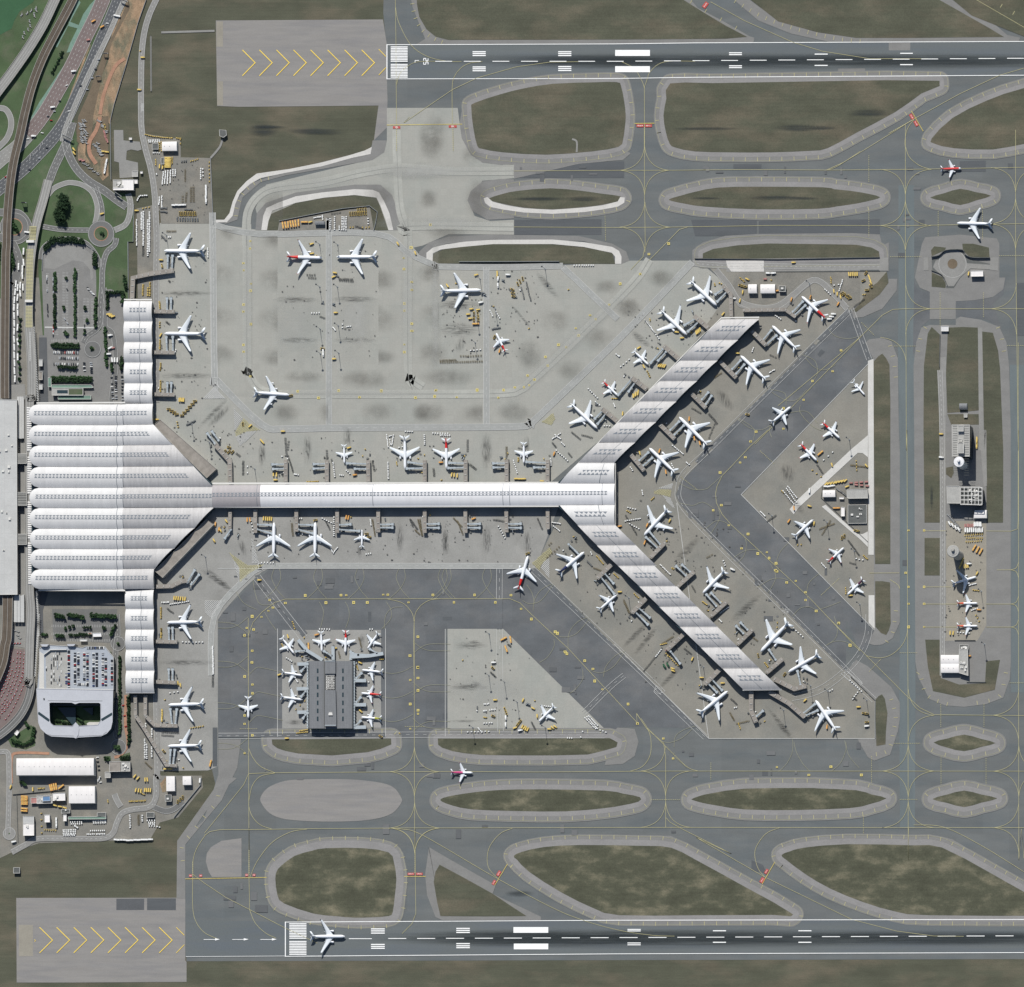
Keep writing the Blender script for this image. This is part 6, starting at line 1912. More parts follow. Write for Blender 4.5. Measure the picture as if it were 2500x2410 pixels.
PL="""long|slate|fin|C 1260,355|1576,357|white twin-engine airliner at the northernmost left gate with a long angled walkway
long|slate|fin|C 1262,991|1580,993|white twin-engine airliner docked below the third roof vault of the upper left arm
mid|red|tail|D 905,409|634,402|white airliner with red tail parked facing the row of light masts in the upper apron
long||fin|D 1012,402|1324,401|all white airliner facing the red-tailed one across the upper apron road
four||fin|D 652,1462|378,1443|white four-engine airliner on tow alone at the lower left of the light apron
long||fin|H 551,657|240,664|white airliner on the dark oil stained stand with yellow trucks below it
narrow|red|tail|H 664,984|735,1128|small airliner with red tail pointing up the page beside an orange truck
long||fin|H 1444,1722|1240,1528|large white airliner docked nearest the fork on the upper left side of the right pier
narrow|red|tail|H 1602,1468|1488,1360|small red-tailed airliner docked at the left side of the upper right pier
narrow||fin|I 264,1232|146,1122|small white airliner docked next to the small red-tailed one on the upper pier's left side
mid|slate|fin|I 786,776|583,584|white airliner docked nearest the tip on the left side of the upper right pier
mid|slate|fin|I 558,1002|356,812|white airliner with orange trucks under its nose, second from the upper pier's tip
mid|red|tail|I 1439,704|1622,872|white airliner with red tail beyond the upper pier tip, next to the curved service road
mid||fin|I 1213,930|1404,1112|white airliner docked nearest the tip on the right side of the upper right pier
mid||fin|I 970,1160|1168,1348|white airliner second from the tip on the right side of the upper right pier
long||fin|I 497,1631|718,1850|white airliner with two orange trucks behind its wing beside the upper pier
narrow|slate|fin|I 1357,1552|1205,1680|slender white airliner taxiing on the dark diagonal taxilane
narrow|red|tail|I 1733,1796|1600,1675|small red-tailed airliner, upper of two parked on the remote triangle apron
biz||fin|J 664,1462|578,1364|tiny white business jet at the top of the remote triangle apron
narrow|red|all|G 1406,1295|1249,1300|small airliner with red fuselage taxiing at the upper right
long|pink|none|G 1372,1716|1645,1722|white wide airliner taxiing above the sunken roundabout
mid|slate|fin|P 1283,64|1556,58|white airliner docked at the topmost gate of the lower left arm
mid|purple|none|P 1294,697|1570,688|white airliner with pale mauve flank at the walkway pair below the lower left arm
mid|teal2|fin|P 1290,1013|1552,1006|white airliner with dark tail, lowest one on the lower left apron
narrow||fin|L 1073,258|1070,112|small white airliner nose-down above the long pier with an orange truck at its tail
long|slate|fin|L 1541,307|1537,44|white wide airliner nose-down above the middle of the long pier
long|red|tail|L 1858,302|1855,64|white airliner with bright red tail nose-down above the long pier
narrow||fin|M 878,258|878,94|small white airliner nose-down, rightmost above the long pier
mid||fin|L 533,710|530,980|white airliner nose-up, leftmost below the long pier
mid||fin|L 850,708|848,978|white airliner nose-up below the long pier with a yellow tug at its nose
narrow||fin|L 1207,763|1207,902|small white airliner nose-up below the long pier
long|red|tail|M 911,966|838,1228|white airliner with red tail being pushed back onto the dark taxilane below the pier
mid|navy|tail|M 1344,937|1146,1102|white airliner with dark blue tail docked at the fork's lower side
narrow||fin|M 1597,1262|1455,1385|small white airliner docked on the left side of the lower right pier
mid||fin|N 268,138|468,330|white airliner docked closest to the fork on the upper pier's right side
four||fin|N 227,812|414,606|white four-engine airliner docked closest to the fork on the lower pier's right side
mid||fin|N 678,1256|852,1078|white airliner in the middle of the lower right pier's right side
long||fin|N 1123,1706|1345,1475|large white airliner with an orange tug at its nose on the lower pier's right side
long||fin|N 1335,1862|1575,1722|large white airliner nearest the tip on the lower pier's right side
narrow|red|tail|N 1557,237|1430,108|small red-tailed airliner beside an orange bus on the remote triangle apron
narrow||fin|N 1529,688|1382,822|small white airliner with a yellow truck at its nose on the remote triangle's lower side
narrow|red|tail|N 1765,902|1645,1014|small red-tailed airliner on the remote triangle's lower side
narrow|purple|tail|O 530,1268|655,1146|small airliner with dark purple tail at the remote triangle's lowest stand
mid|slate|fin|O 1522,1128|1336,1182|slim white airliner partly in the control tower's shadow
narrow|orange|tail|O 1534,1331|1374,1332|small orange-tailed airliner, upper of the pair on the midfield stands
narrow|orange|tail|O 1534,1506|1374,1506|small orange-tailed airliner, lower of the pair on the midfield stands
mid||fin|S 872,590|655,766|white airliner docked at the left side of the lower right pier's tip
mid||fin|S 1546,660|1705,892|white airliner with an orange truck behind its wing beyond the lower right pier's tip
narrow|slate|fin|Q 688,302|590,176|small white airliner at the satellite concourse's upper left corner
narrow|slate|fin|Q 900,288|894,128|small white airliner nose-down above the satellite concourse with an orange truck at its tail
narrow|red|tail|Q 1080,298|1085,124|small airliner with red tail nose-down above the satellite concourse
narrow|slate|fin|Q 1250,267|1335,140|small white airliner at the satellite concourse's upper right corner
narrow|slate|fin|Q 750,470|592,444|upper of two small white airliners left of the satellite concourse
narrow|navy|fin|Q 754,656|583,634|lower of two small white airliners left of the satellite concourse
narrow|slate|fin|Q 1204,427|1370,444|topmost small white airliner right of the satellite concourse
narrow|red|rear|Q 1199,605|1356,618|small airliner with red rear half right of the satellite concourse
narrow|lime|tail|Q 1199,790|1358,802|small airliner with yellow-green tail right of the satellite concourse
narrow||fin|Q 335,800|334,630|small white airliner taxiing nose-down left of the satellite apron
narrow||fin|R 993,826|1115,702|small white airliner on the remote triangular apron of the lower middle
narrow|pink|rear|R 486,1217|318,1214|small airliner with pink rear half taxiing along the lower taxiway
mid|slate|fin|V 1652,757|1486,757|white airliner lined up at the threshold of the lower runway"""
PLANES=[]
for ln in PL.splitlines():
 k,lv,ext,a,b,lab=ln.split('|')
 T=a.split()[0]
 n_,=pts(a,4.5)
 t_,=pts(T+' '+b,4.5)
 if ext=='none':
  lv,ext='','fin'
 key=(k,lv,ext)
 if key not in PROTO:
  e,L,zc=make_plane(*key)
  register(e)
  PROTO[key]=[e,L,False]
 e,L,used=PROTO[key]
 D=math.dist(n_,t_)
 s=D/L
 c=((n_[0]+t_[0])/2,(n_[1]+t_[1])/2,1.0)
 hd=math.atan2(n_[1]-t_[1],n_[0]-t_[0])
 g=None
 if not used:
  o=e
  o.location=c
  o.rotation_euler=(0,0,hd)
  o.scale=(s,)*3
  o['label']=lab
  PROTO[key][2]=True
 else:
  o=copy_tree(e,c,hd,s,lab)
 o['category']='business jet' if k=='biz' else 'airliner'
 o['group']='aircraft parked and taxiing about the airport'
 PLANES.append(o)
# ------------------------------------------------------------------ boarding bridges
def jet_bridge(a,b,label,grp,z0=4.6):
 (ax,ay),(bx,by)=a,b
 L=math.dist(a,b)
 hd=math.atan2(by-ay,bx-ax)
 e=empty('boarding_bridge',(ax,ay,0),label,'boarding bridge',grp)
 at=(ax,ay,0)
 ux,uy=(bx-ax)/L,(by-ay)/L
 mb=MB()
 mb.cyl(a,2.0,z0-.2,z0+3.4,0,12)
 mb.cyl(a,.7,.3,z0-.2,0,8)
 mb.build('rotunda',[M['bridge']],e,at)
 mid=(ax+ux*L*.55,ay+uy*L*.55)
 mb=MB()
 mb.slab([(ax+ux*1.5,ay+uy*1.5),mid],2.5,z0,z0+2.7,0)
 k=int(L*.5/2.4)
 for i in range(k):
  t=1.5+(i+.5)*2.4
  mb.box((ax+ux*t,ay+uy*t),(.3,2.7,.2),z0+2.65,hd,1)
 mb.build('tunnel',[M['bridge'],M['bridged']],e,at)
 mb=MB()
 end=(bx-ux*2.5,by-uy*2.5)
 mb.slab([(mid[0]-ux*1.5,mid[1]-uy*1.5),end],3.0,z0-.3,z0+3.0,0)
 mb.build('outer_tunnel',[M['bridge']],e,at)
 mb=MB()
 mb.box((bx-ux*1.8,by-uy*1.8),(3.6,4.6,3.6),z0-.5,hd,0)
 mb.box((bx+ux*.4,by+uy*.4),(1.2,4.0,2.8),z0-.3,hd,1)
 mb.build('cab',[M['bridge'],M['bridged']],e,at)
 dx=ax+ux*L*.74,ay+uy*L*.74
 mb=MB()
 for sg in(-1,1):
  mb.box((dx[0]-uy*sg*2.2,dx[1]+ux*sg*2.2),(.7,.7,z0+1.6),.8,hd,0)
  mb.cyl((dx[0]-uy*sg*2.2,dx[1]+ux*sg*2.2),.6,.42,1.2,1,8)
 mb.box(dx,(1.0,5.4,.8),.9,hd,0)
 mb.build('drive_column',[M['bridged'],M['rubber']],e,at)
 return e
BR=[("at the long angled walkway of the northernmost left gate","C 1288,500 1290,385;1322,495 1327,385"),("at the topmost walkway of the upper left arm","C 1285,806 1284,712;1315,806 1315,712"),("under the airliner at the upper left arm","C 1284,1122 1278,1010;1330,1122 1328,1008"),
    ("at the empty gate beside the main hall's upper corner","C 1287,1444 1287,1362;1315,1444 1318,1362"),("at the topmost gate of the lower left arm","P 1300,194 1297,98;1330,194 1326,96"),("at the empty gate of the lower left arm","P 1299,505 1297,415;1328,505 1327,415"),
    ("at the shorter walkway below the lower left arm","P 1322,840 1308,720;1348,840 1360,722"),("at the long slanted walkway below the lower left arm","P 1305,1148 1312,1034;1332,1148 1345,1034"),("at the gate by the lower annexe","K 1440,1485 1500,1385;1470,1500 1535,1420"),("at the gate by the upper annexe","K 1650,415 1590,335;1680,395 1625,320"),
    ("first pair from the hall on the long pier's upper side","L 608,262 512,264;608,296 516,300"),("second pair from the hall on the long pier's upper side","L 925,258 830,262;925,290 828,298"),("third pair from the hall on the long pier's upper side","L 1243,260 1085,255;1240,298 1145,298"),("fourth pair from the hall on the long pier's upper side","L 1676,260 1556,246;1676,292 1545,296"),
    ("fifth pair from the hall on the long pier's upper side","M 415,255 296,252;415,288 290,292"),("sixth pair from the hall on the long pier's upper side","M 730,254 634,256;730,286 636,288"),("seventh pair from the hall on the long pier's upper side","M 1046,252 890,244;1046,286 948,288"),
    ("first pair from the hall on the long pier's lower side","L 402,726 518,730;402,762 526,798"),("second pair from the hall on the long pier's lower side","L 718,726 838,730;718,764 838,796"),("third pair from the hall on the long pier's lower side","L 1032,728 1128,724;1032,764 1196,776"),("fourth pair from the hall on the long pier's lower side","L 1346,726 1452,724;1346,750 1450,750"),
    ("fifth pair from the hall on the long pier's lower side","L 1704,722 1806,720;1704,750 1806,752"),("sixth pair from the hall on the long pier's lower side","M 444,722 548,720;444,750 546,752"),("seventh pair from the hall on the long pier's lower side","M 757,722 862,720;757,750 862,752"),("single angled bridge left of the long pier's first lower gate","L 200,765 150,838"),
    ("at the walkway corner in the fork's lower side","M 1222,878 1312,966"),("first pair down the lower pier's left side","M 1470,1130 1578,1266;1502,1105 1572,1184"),("second pair down the lower pier's left side","M 1732,1395 1836,1500;1764,1370 1852,1446"),("beside the green tarpaulin stack on the lower pier's left side","N 432,1702 508,1800"),("pair nearest the tip on the lower pier's left side","S 714,524 792,604;750,500 832,588"),
    ("first pair down the lower pier's right side","N 352,880 262,772;330,905 236,818"),("second pair down the lower pier's right side","N 548,1118 468,1040;582,1090 514,1030"),("third pair down the lower pier's right side","N 782,1352 702,1258;815,1326 738,1246"),("fourth pair down the lower pier's right side","N 990,1562 930,1500;1022,1534 964,1474"),("single bridge near the tip on the lower pier's right side","S 1238,348 1184,266"),
    ("single bridge reaching the tip airliner of the lower pier's right side","S 1430,540 1404,428"),("pair at the branching walkway beyond the lower pier's tip","S 1452,758 1546,684;1472,775 1568,734"),("single bridge at the end of the lower pier's straight walkway","S 1092,782 1146,736"),("pair nearest the tip on the upper pier's left side","I 838,645 768,694;866,665 784,750"),("second pair down the upper pier's left side","I 618,878 530,930;648,898 558,980"),
    ("third pair down the upper pier's left side","I 372,1108 272,1222;396,1130 330,1204"),("fourth pair down the upper pier's left side","I 130,1342 22,1468;160,1362 104,1442"),("pair nearest the fork on the upper pier's left side","H 1478,1588 1418,1650;1505,1608 1440,1690"),("pair nearest the tip on the upper pier's right side","I 1138,1042 1210,958;1168,1074 1250,1000"),("second pair down the upper pier's right side","I 905,1262 975,1190;936,1298 1002,1222"),
    ("third pair down the upper pier's right side","I 672,1496 726,1436;702,1532 750,1462"),("fourth pair down the upper pier's right side","I 430,1730 502,1660;462,1766 538,1690"),("pair nearest the fork on the upper pier's right side","N 192,232 266,166;222,272 296,208"),("pair serving the red-tailed airliner beyond the upper pier's tip","I 1370,822 1452,738;1388,845 1472,768"),
    ("at the satellite concourse's upper left walkway","Q 770,278 692,284"),("at the satellite concourse's upper middle walkway","Q 975,318 910,278"),("at the satellite concourse's upper right walkway","Q 1180,312 1112,284;1322,296 1262,262"),("upper one left of the satellite concourse","Q 775,400 735,442"),("middle one left of the satellite concourse","Q 775,590 735,638"),
    ("lowest one left of the satellite concourse","Q 775,770 750,805"),("upper one right of the satellite concourse","Q 1165,488 1210,446"),("middle one right of the satellite concourse","Q 1165,672 1203,632"),("lowest one right of the satellite concourse","Q 1165,850 1203,812")]
for loc,s in BR:
 T=s.split()[0]
 prs=s[len(T):].strip().split(';')
 hd_=[]
 for i,q in enumerate(prs):
  a,b=pts(T+' '+q,7.5)
  which='' if len(prs)==1 else ('upper ' if(pts(T+' '+q)[0][1]>pts(T+' '+prs[1-i])[0][1])==True and abs(pts(T+' '+q)[0][1]-pts(T+' '+prs[1-i])[0][1])>1 else ('lower ' if abs(pts(T+' '+q)[0][1]-pts(T+' '+prs[1-i])[0][1])>1 else ('left-hand ' if pts(T+' '+q)[0][0]<pts(T+' '+prs[1-i])[0][0]else 'right-hand ')))
  lab=(f"{which}pale boarding bridge {loc}" if 'single' not in loc else loc.replace('single','lone pale boarding').replace('boarding angled','angled boarding').replace('boarding bridge','boarding bridge'))
  jet_bridge(a,b,' '.join(lab.split()[:16]),'boarding bridges at the gates')
# ------------------------------------------------------------------ vehicles and carts
def vehicle(kind):
 mb=MB()
 if kind in('car','carw','card','cars','carr','carb','taxi'):
  body={'car':'wveh','carw':'wveh','card':'dveh','cars':'sveh','carr':'rveh','carb':'bveh','taxi':'rveh'}[kind]
  mats=[M[body],M['carglass'],M['rubber'],M['sveh' if kind=='taxi' else body]]
  prof=[(-2.2,.55),(-2.15,.9),(2.0,.85),(2.25,.5)]
  mb.box((0,0),(4.4,1.8,.55),.35,0,0)
  mb.box((.1,0),(4.0,1.7,.15),.9,0,0,taper=.95)
  mb.box((-.25,0),(2.5,1.6,.45),1.05,0,1,top=3,taper=.72)
  for x in(-1.35,1.35):
   for y in(-.85,.85):
    mb.box((x,y),(.62,.22,.62),0,0,2)
 elif kind=='dolly':
  mats=[M['dark'],M['wveh'],M['rubber'],M['sveh']]
  mb.box((0,0),(3.6,2.6,.25),.4,0,0)
  mb.box((0,0),(3.2,2.3,1.75),.66,0,3,top=1,taper=.96)
  mb.box((2.2,0),(1.0,.12,.1),.45,0,0)
  for x in(-1.2,1.2):
   for y in(-1.0,1.0):
    mb.box((x,y),(.4,.2,.4),0,0,2)
 elif kind=='cart':
  mats=[M['dark'],M['cover'],M['rubber'],M['wveh']]
  mb.box((0,0),(3.4,2.2,.25),.4,0,0)
  mb.box((0,0),(3.2,2.1,.9),.66,0,0,top=1)
  mb.box((0,0),(3.5,2.3,.55),1.57,0,1,top=3,taper=.8)
  mb.box((2.2,0),(1.2,.12,.1),.45,0,0)
  for x in(-1.2,1.2):
   for y in(-.9,.9):
    mb.box((x,y),(.45,.2,.45),0,0,2)
 elif kind=='rack':
  mats=[M['bridged'],M['flat'],M['rubber']]
  for x in(-1.5,1.5):
   for y in(-1,1):
    mb.box((x,y),(.2,.2,1.9),.3,0,0)
  mb.box((0,0),(3.4,2.3,.2),.35,0,0)
  for k in range(4):
   mb.box((-1.3+k*.85,0),(.5,2.1,.5),1.2+.2*(k%2),0,1 if k%2 else 0)
 elif kind in('empty','pallet'):
  mats=[M['dark' if kind=='empty' else 'brown'],M['flatd' if kind=='empty' else 'brown'],M['rubber']]
  for y in(-1.1,0,1.1):
   mb.box((0,y),(3.4,.22,.25),.4,0,0)
  for x in(-1.6,-.5,.6,1.6):
   mb.box((x,0),(.22,2.4,.25),.42,0,1)
  for x in(-1.2,1.2):
   for y in(-1.0,1.0):
    mb.box((x,y),(.4,.2,.4),0,0,2)
 elif kind=='tug':
  mats=[M['ytruck'],M['carglass'],M['rubber'],M['dark']]
  mb.box((0,0),(3.4,1.9,.7),.35,0,0)
  mb.box((-.5,0),(1.5,1.7,1.0),1.06,0,1,top=0,taper=.9)
  mb.box((1.0,0),(1.0,1.2,.2),1.05,0,3)
  for x in(-1.1,1.1):
   for y in(-.9,.9):
    mb.box((x,y),(.7,.3,.7),0,0,2)
 elif kind in('truck','otruck','wtruck','gtruck'):
  bm_={'truck':'ytruck','otruck':'obus','wtruck':'wveh','gtruck':'gveh'}[kind]
  mats=[M[bm_],M['carglass'],M['rubber'],M['dark']]
  mb.box((0,0),(8.4,2.4,.4),.7,0,3)
  mb.box((-.9,0),(6.4,2.6,2.5),1.1,0,0)
  mb.box((3.4,0),(1.7,2.4,1.6),1.1,0,0,taper=.92)
  mb.box((4.1,0),(.35,2.1,.7),1.9,0,1)
  for x in(-2.8,-1.6,3.0):
   for y in(-1.1,1.1):
    mb.box((x,y),(1.0,.35,1.0),0,0,2)
 elif kind=='loader':
  mats=[M['ytruck'],M['dark'],M['rubber'],M['carglass']]
  mb.box((0,0),(8.6,3.2,.5),.7,0,0)
  for y in(-1.5,1.5):
   mb.box((0,y),(8.4,.3,1.6),1.2,0,0)
  mb.box((.4,0),(6.6,2.4,.25),2.0,0,1)
  mb.box((3.6,.9),(1.3,1.2,2.2),1.2,0,0)
  mb.box((3.6,-.9),(1.0,1.0,1.2),1.2,0,3)
  for x in(-3,3):
   for y in(-1.4,1.4):
    mb.box((x,y),(1.0,.4,1.0),0,0,2)
 elif kind in('bus','coach','bluebus'):
  bm_={'bus':'obus','coach':'wveh','bluebus':'bveh'}[kind]
  mats=[M[bm_],M['carglass'],M['rubber'],M['wveh' if kind!='bus' else 'ytruck']]
  mb.box((0,0),(11.8,2.6,.9),.4,0,0)
  mb.box((0,0),(11.7,2.52,1.2),1.3,0,1)
  mb.box((0,0),(11.8,2.6,.5),2.5,0,0)
  for x in(-3,2.5):
   mb.box((x,0),(2.4,1.6,.3),3.0,0,3)
  for x in(-3.6,3.8):
   for y in(-1.15,1.15):
    mb.box((x,y),(1.0,.35,1.0),0,0,2)
 elif kind=='steps':
  mats=[M['bridge'],M['dark'],M['rubber']]
  for i in range(7):
   mb.box((-2.4+i*.8,0),(.8,1.5,.25),.8+i*.5,0,0)
  for y in(-.85,.85):
   mb.add([(-2.8,y,1.4),(2.8,y,4.9),(2.8,y,4.0),(-2.8,y,.5)],[[0,1,2,3]],1)
   mb.add([(-2.8,y+.08,1.4),(2.8,y+.08,4.9),(2.8,y+.08,4.0),(-2.8,y+.08,.5)],[[3,2,1,0]],1)
  mb.box((0,0),(5.4,1.7,.4),.4,0,1)
  for x in(-2,2):
   for y in(-.8,.8):
    mb.box((x,y),(.6,.3,.6),0,0,2)
 elif kind=='box':
  mats=[M['container'],M['dark']]
  mb.box((0,0),(6.1,2.4,2.5),0.1,0,0)
  for i in range(9):
   for y in(-1.22,1.22):
    mb.box((-2.7+i*.67,y),(.3,.08,2.3),.2,0,0)
  mb.box((3.06,0),(.06,2.2,2.3),.2,0,1)
 elif kind=='scrap':
  mats=[M['junk'],M['dark'],M['steel']]
  rr_=random.Random(4)
  for i in range(7):
   mb.box((rr_.uniform(-2,2),rr_.uniform(-1.5,1.5)),(rr_.uniform(1,4),rr_.uniform(.2,.8),rr_.uniform(.2,.8)),.05+i*.15,rr_.uniform(0,3),i%3)
 return mb,mats
NAMES={'carw':('car','car'),'card':('car','car'),'cars':('car','car'),'carr':('car','car'),'carb':('car','car'),'taxi':('taxi','taxi'),'dolly':('container_dolly','baggage cart'),'empty':('empty_dolly','dolly'),'cart':('baggage_cart','baggage cart'),'pallet':('pallet_dolly','dolly'),'rack':('equipment_rack','equipment'),
     'tug':('baggage_tug','tug'),'truck':('apron_truck','truck'),'otruck':('catering_truck','truck'),'wtruck':('box_truck','truck'),'gtruck':('covered_stack','cargo stack'),'loader':('container_loader','loader'),'bus':('apron_bus','bus'),
     'coach':('coach','coach'),'bluebus':('coach','coach'),'steps':('passenger_steps','steps'),'box':('shipping_container','container'),'scrap':('scrap_heap','scrap')}
VMESH={}
for k in NAMES:
 mb,ms=vehicle(k)
 o=mb.build(NAMES[k][0],ms)
 VMESH[k]=o.data
 bpy.data.objects.remove(o)
QUEUE=[]
SCALE={'dolly':.85,'cart':.82,'empty':1.05,'pallet':1.0,'rack':1.0,'tug':.9,'truck':.85,'otruck':.9,'loader':.85}
def put(kind,x,y,rz,label,group=None,z=1.02,sc_=1.0,n=1):
 if kind=='dolly' and 'container' not in label:
  kind='cart'
 if kind=='empty':
  kind='rack' if 'rack' in label or 'equipment' in label else ('pallet' if any(w in label for w in('brown','olive','yellowish','rusty'))else 'empty')
 QUEUE.append((n,kind,x,y,rz,label,group,z,sc_*SCALE.get(kind,1.0)))
def settle():
 """link what was queued: up to 290 of a kind one by one, the longest rows beyond that as one mass of their kind"""
 count,rest={},{}
 for n,kind,x,y,rz,label,group,z,s in sorted(QUEUE,key=lambda q:q[0]):
  nm=NAMES[kind][0]
  count[nm]=count.get(nm,0)+1
  if count[nm]>290:
   rest.setdefault(nm,[]).append((kind,x,y,rz,z,s))
   continue
  o=bpy.data.objects.new(nm,VMESH[kind])
  COL.objects.link(o)
  o.location=(x,y,z)
  o.rotation_euler=(0,0,rz)
  o.scale=(s,)*3
  tag(o,label,NAMES[kind][1],group)
 for nm,lst in rest.items():
  mb,mats=MB(),[]
  for kind,x,y,rz,z,s in lst:
   me=VMESH[kind]
   ca,sa=math.cos(rz)*s,math.sin(rz)*s
   idx=[]
   for m in me.materials:
    if m not in mats:
     mats.append(m)
    idx.append(mats.index(m))
   b=len(mb.v)
   mb.v.extend((x+v.co.x*ca-v.co.y*sa,y+v.co.x*sa+v.co.y*ca,z+v.co.z*s)for v in me.vertices)
   for p in me.polygons:
    mb.f.append([b+i for i in p.vertices])
    mb.m.append(idx[p.material_index])
    mb.sm.append(False)
  o=mb.build(nm,mats)
  tag(o,f"all the other {nm.replace('_', ' ')}s in the long dense rows of the yards",NAMES[lst[0][0]][1],kind='stuff')
def row(kinds,s,n,label,turn=0,jit=0.3,z=1.02,sc_=1.0,skip=0.0,h=0.0,rj=0.06):
 """vehicles evenly along a surveyed line; turn = heading relative to the line in degrees"""
 p=pts(s,h)
 kl=kinds.split(',')
 g=label+' row' if n>1 else None
 for x,y,hd in along(p,n=n):
  if skip and R.random()<skip:
   continue
  k=R.choice(kl)
  lab=label
  put(k,x+R.uniform(-jit,jit),y+R.uniform(-jit,jit),hd+math.radians(turn)+R.gauss(0,rj),lab,g,z,sc_,n)
CARS='card,'*11+'cars,'*5+'carw,'*5+'carr,carb'
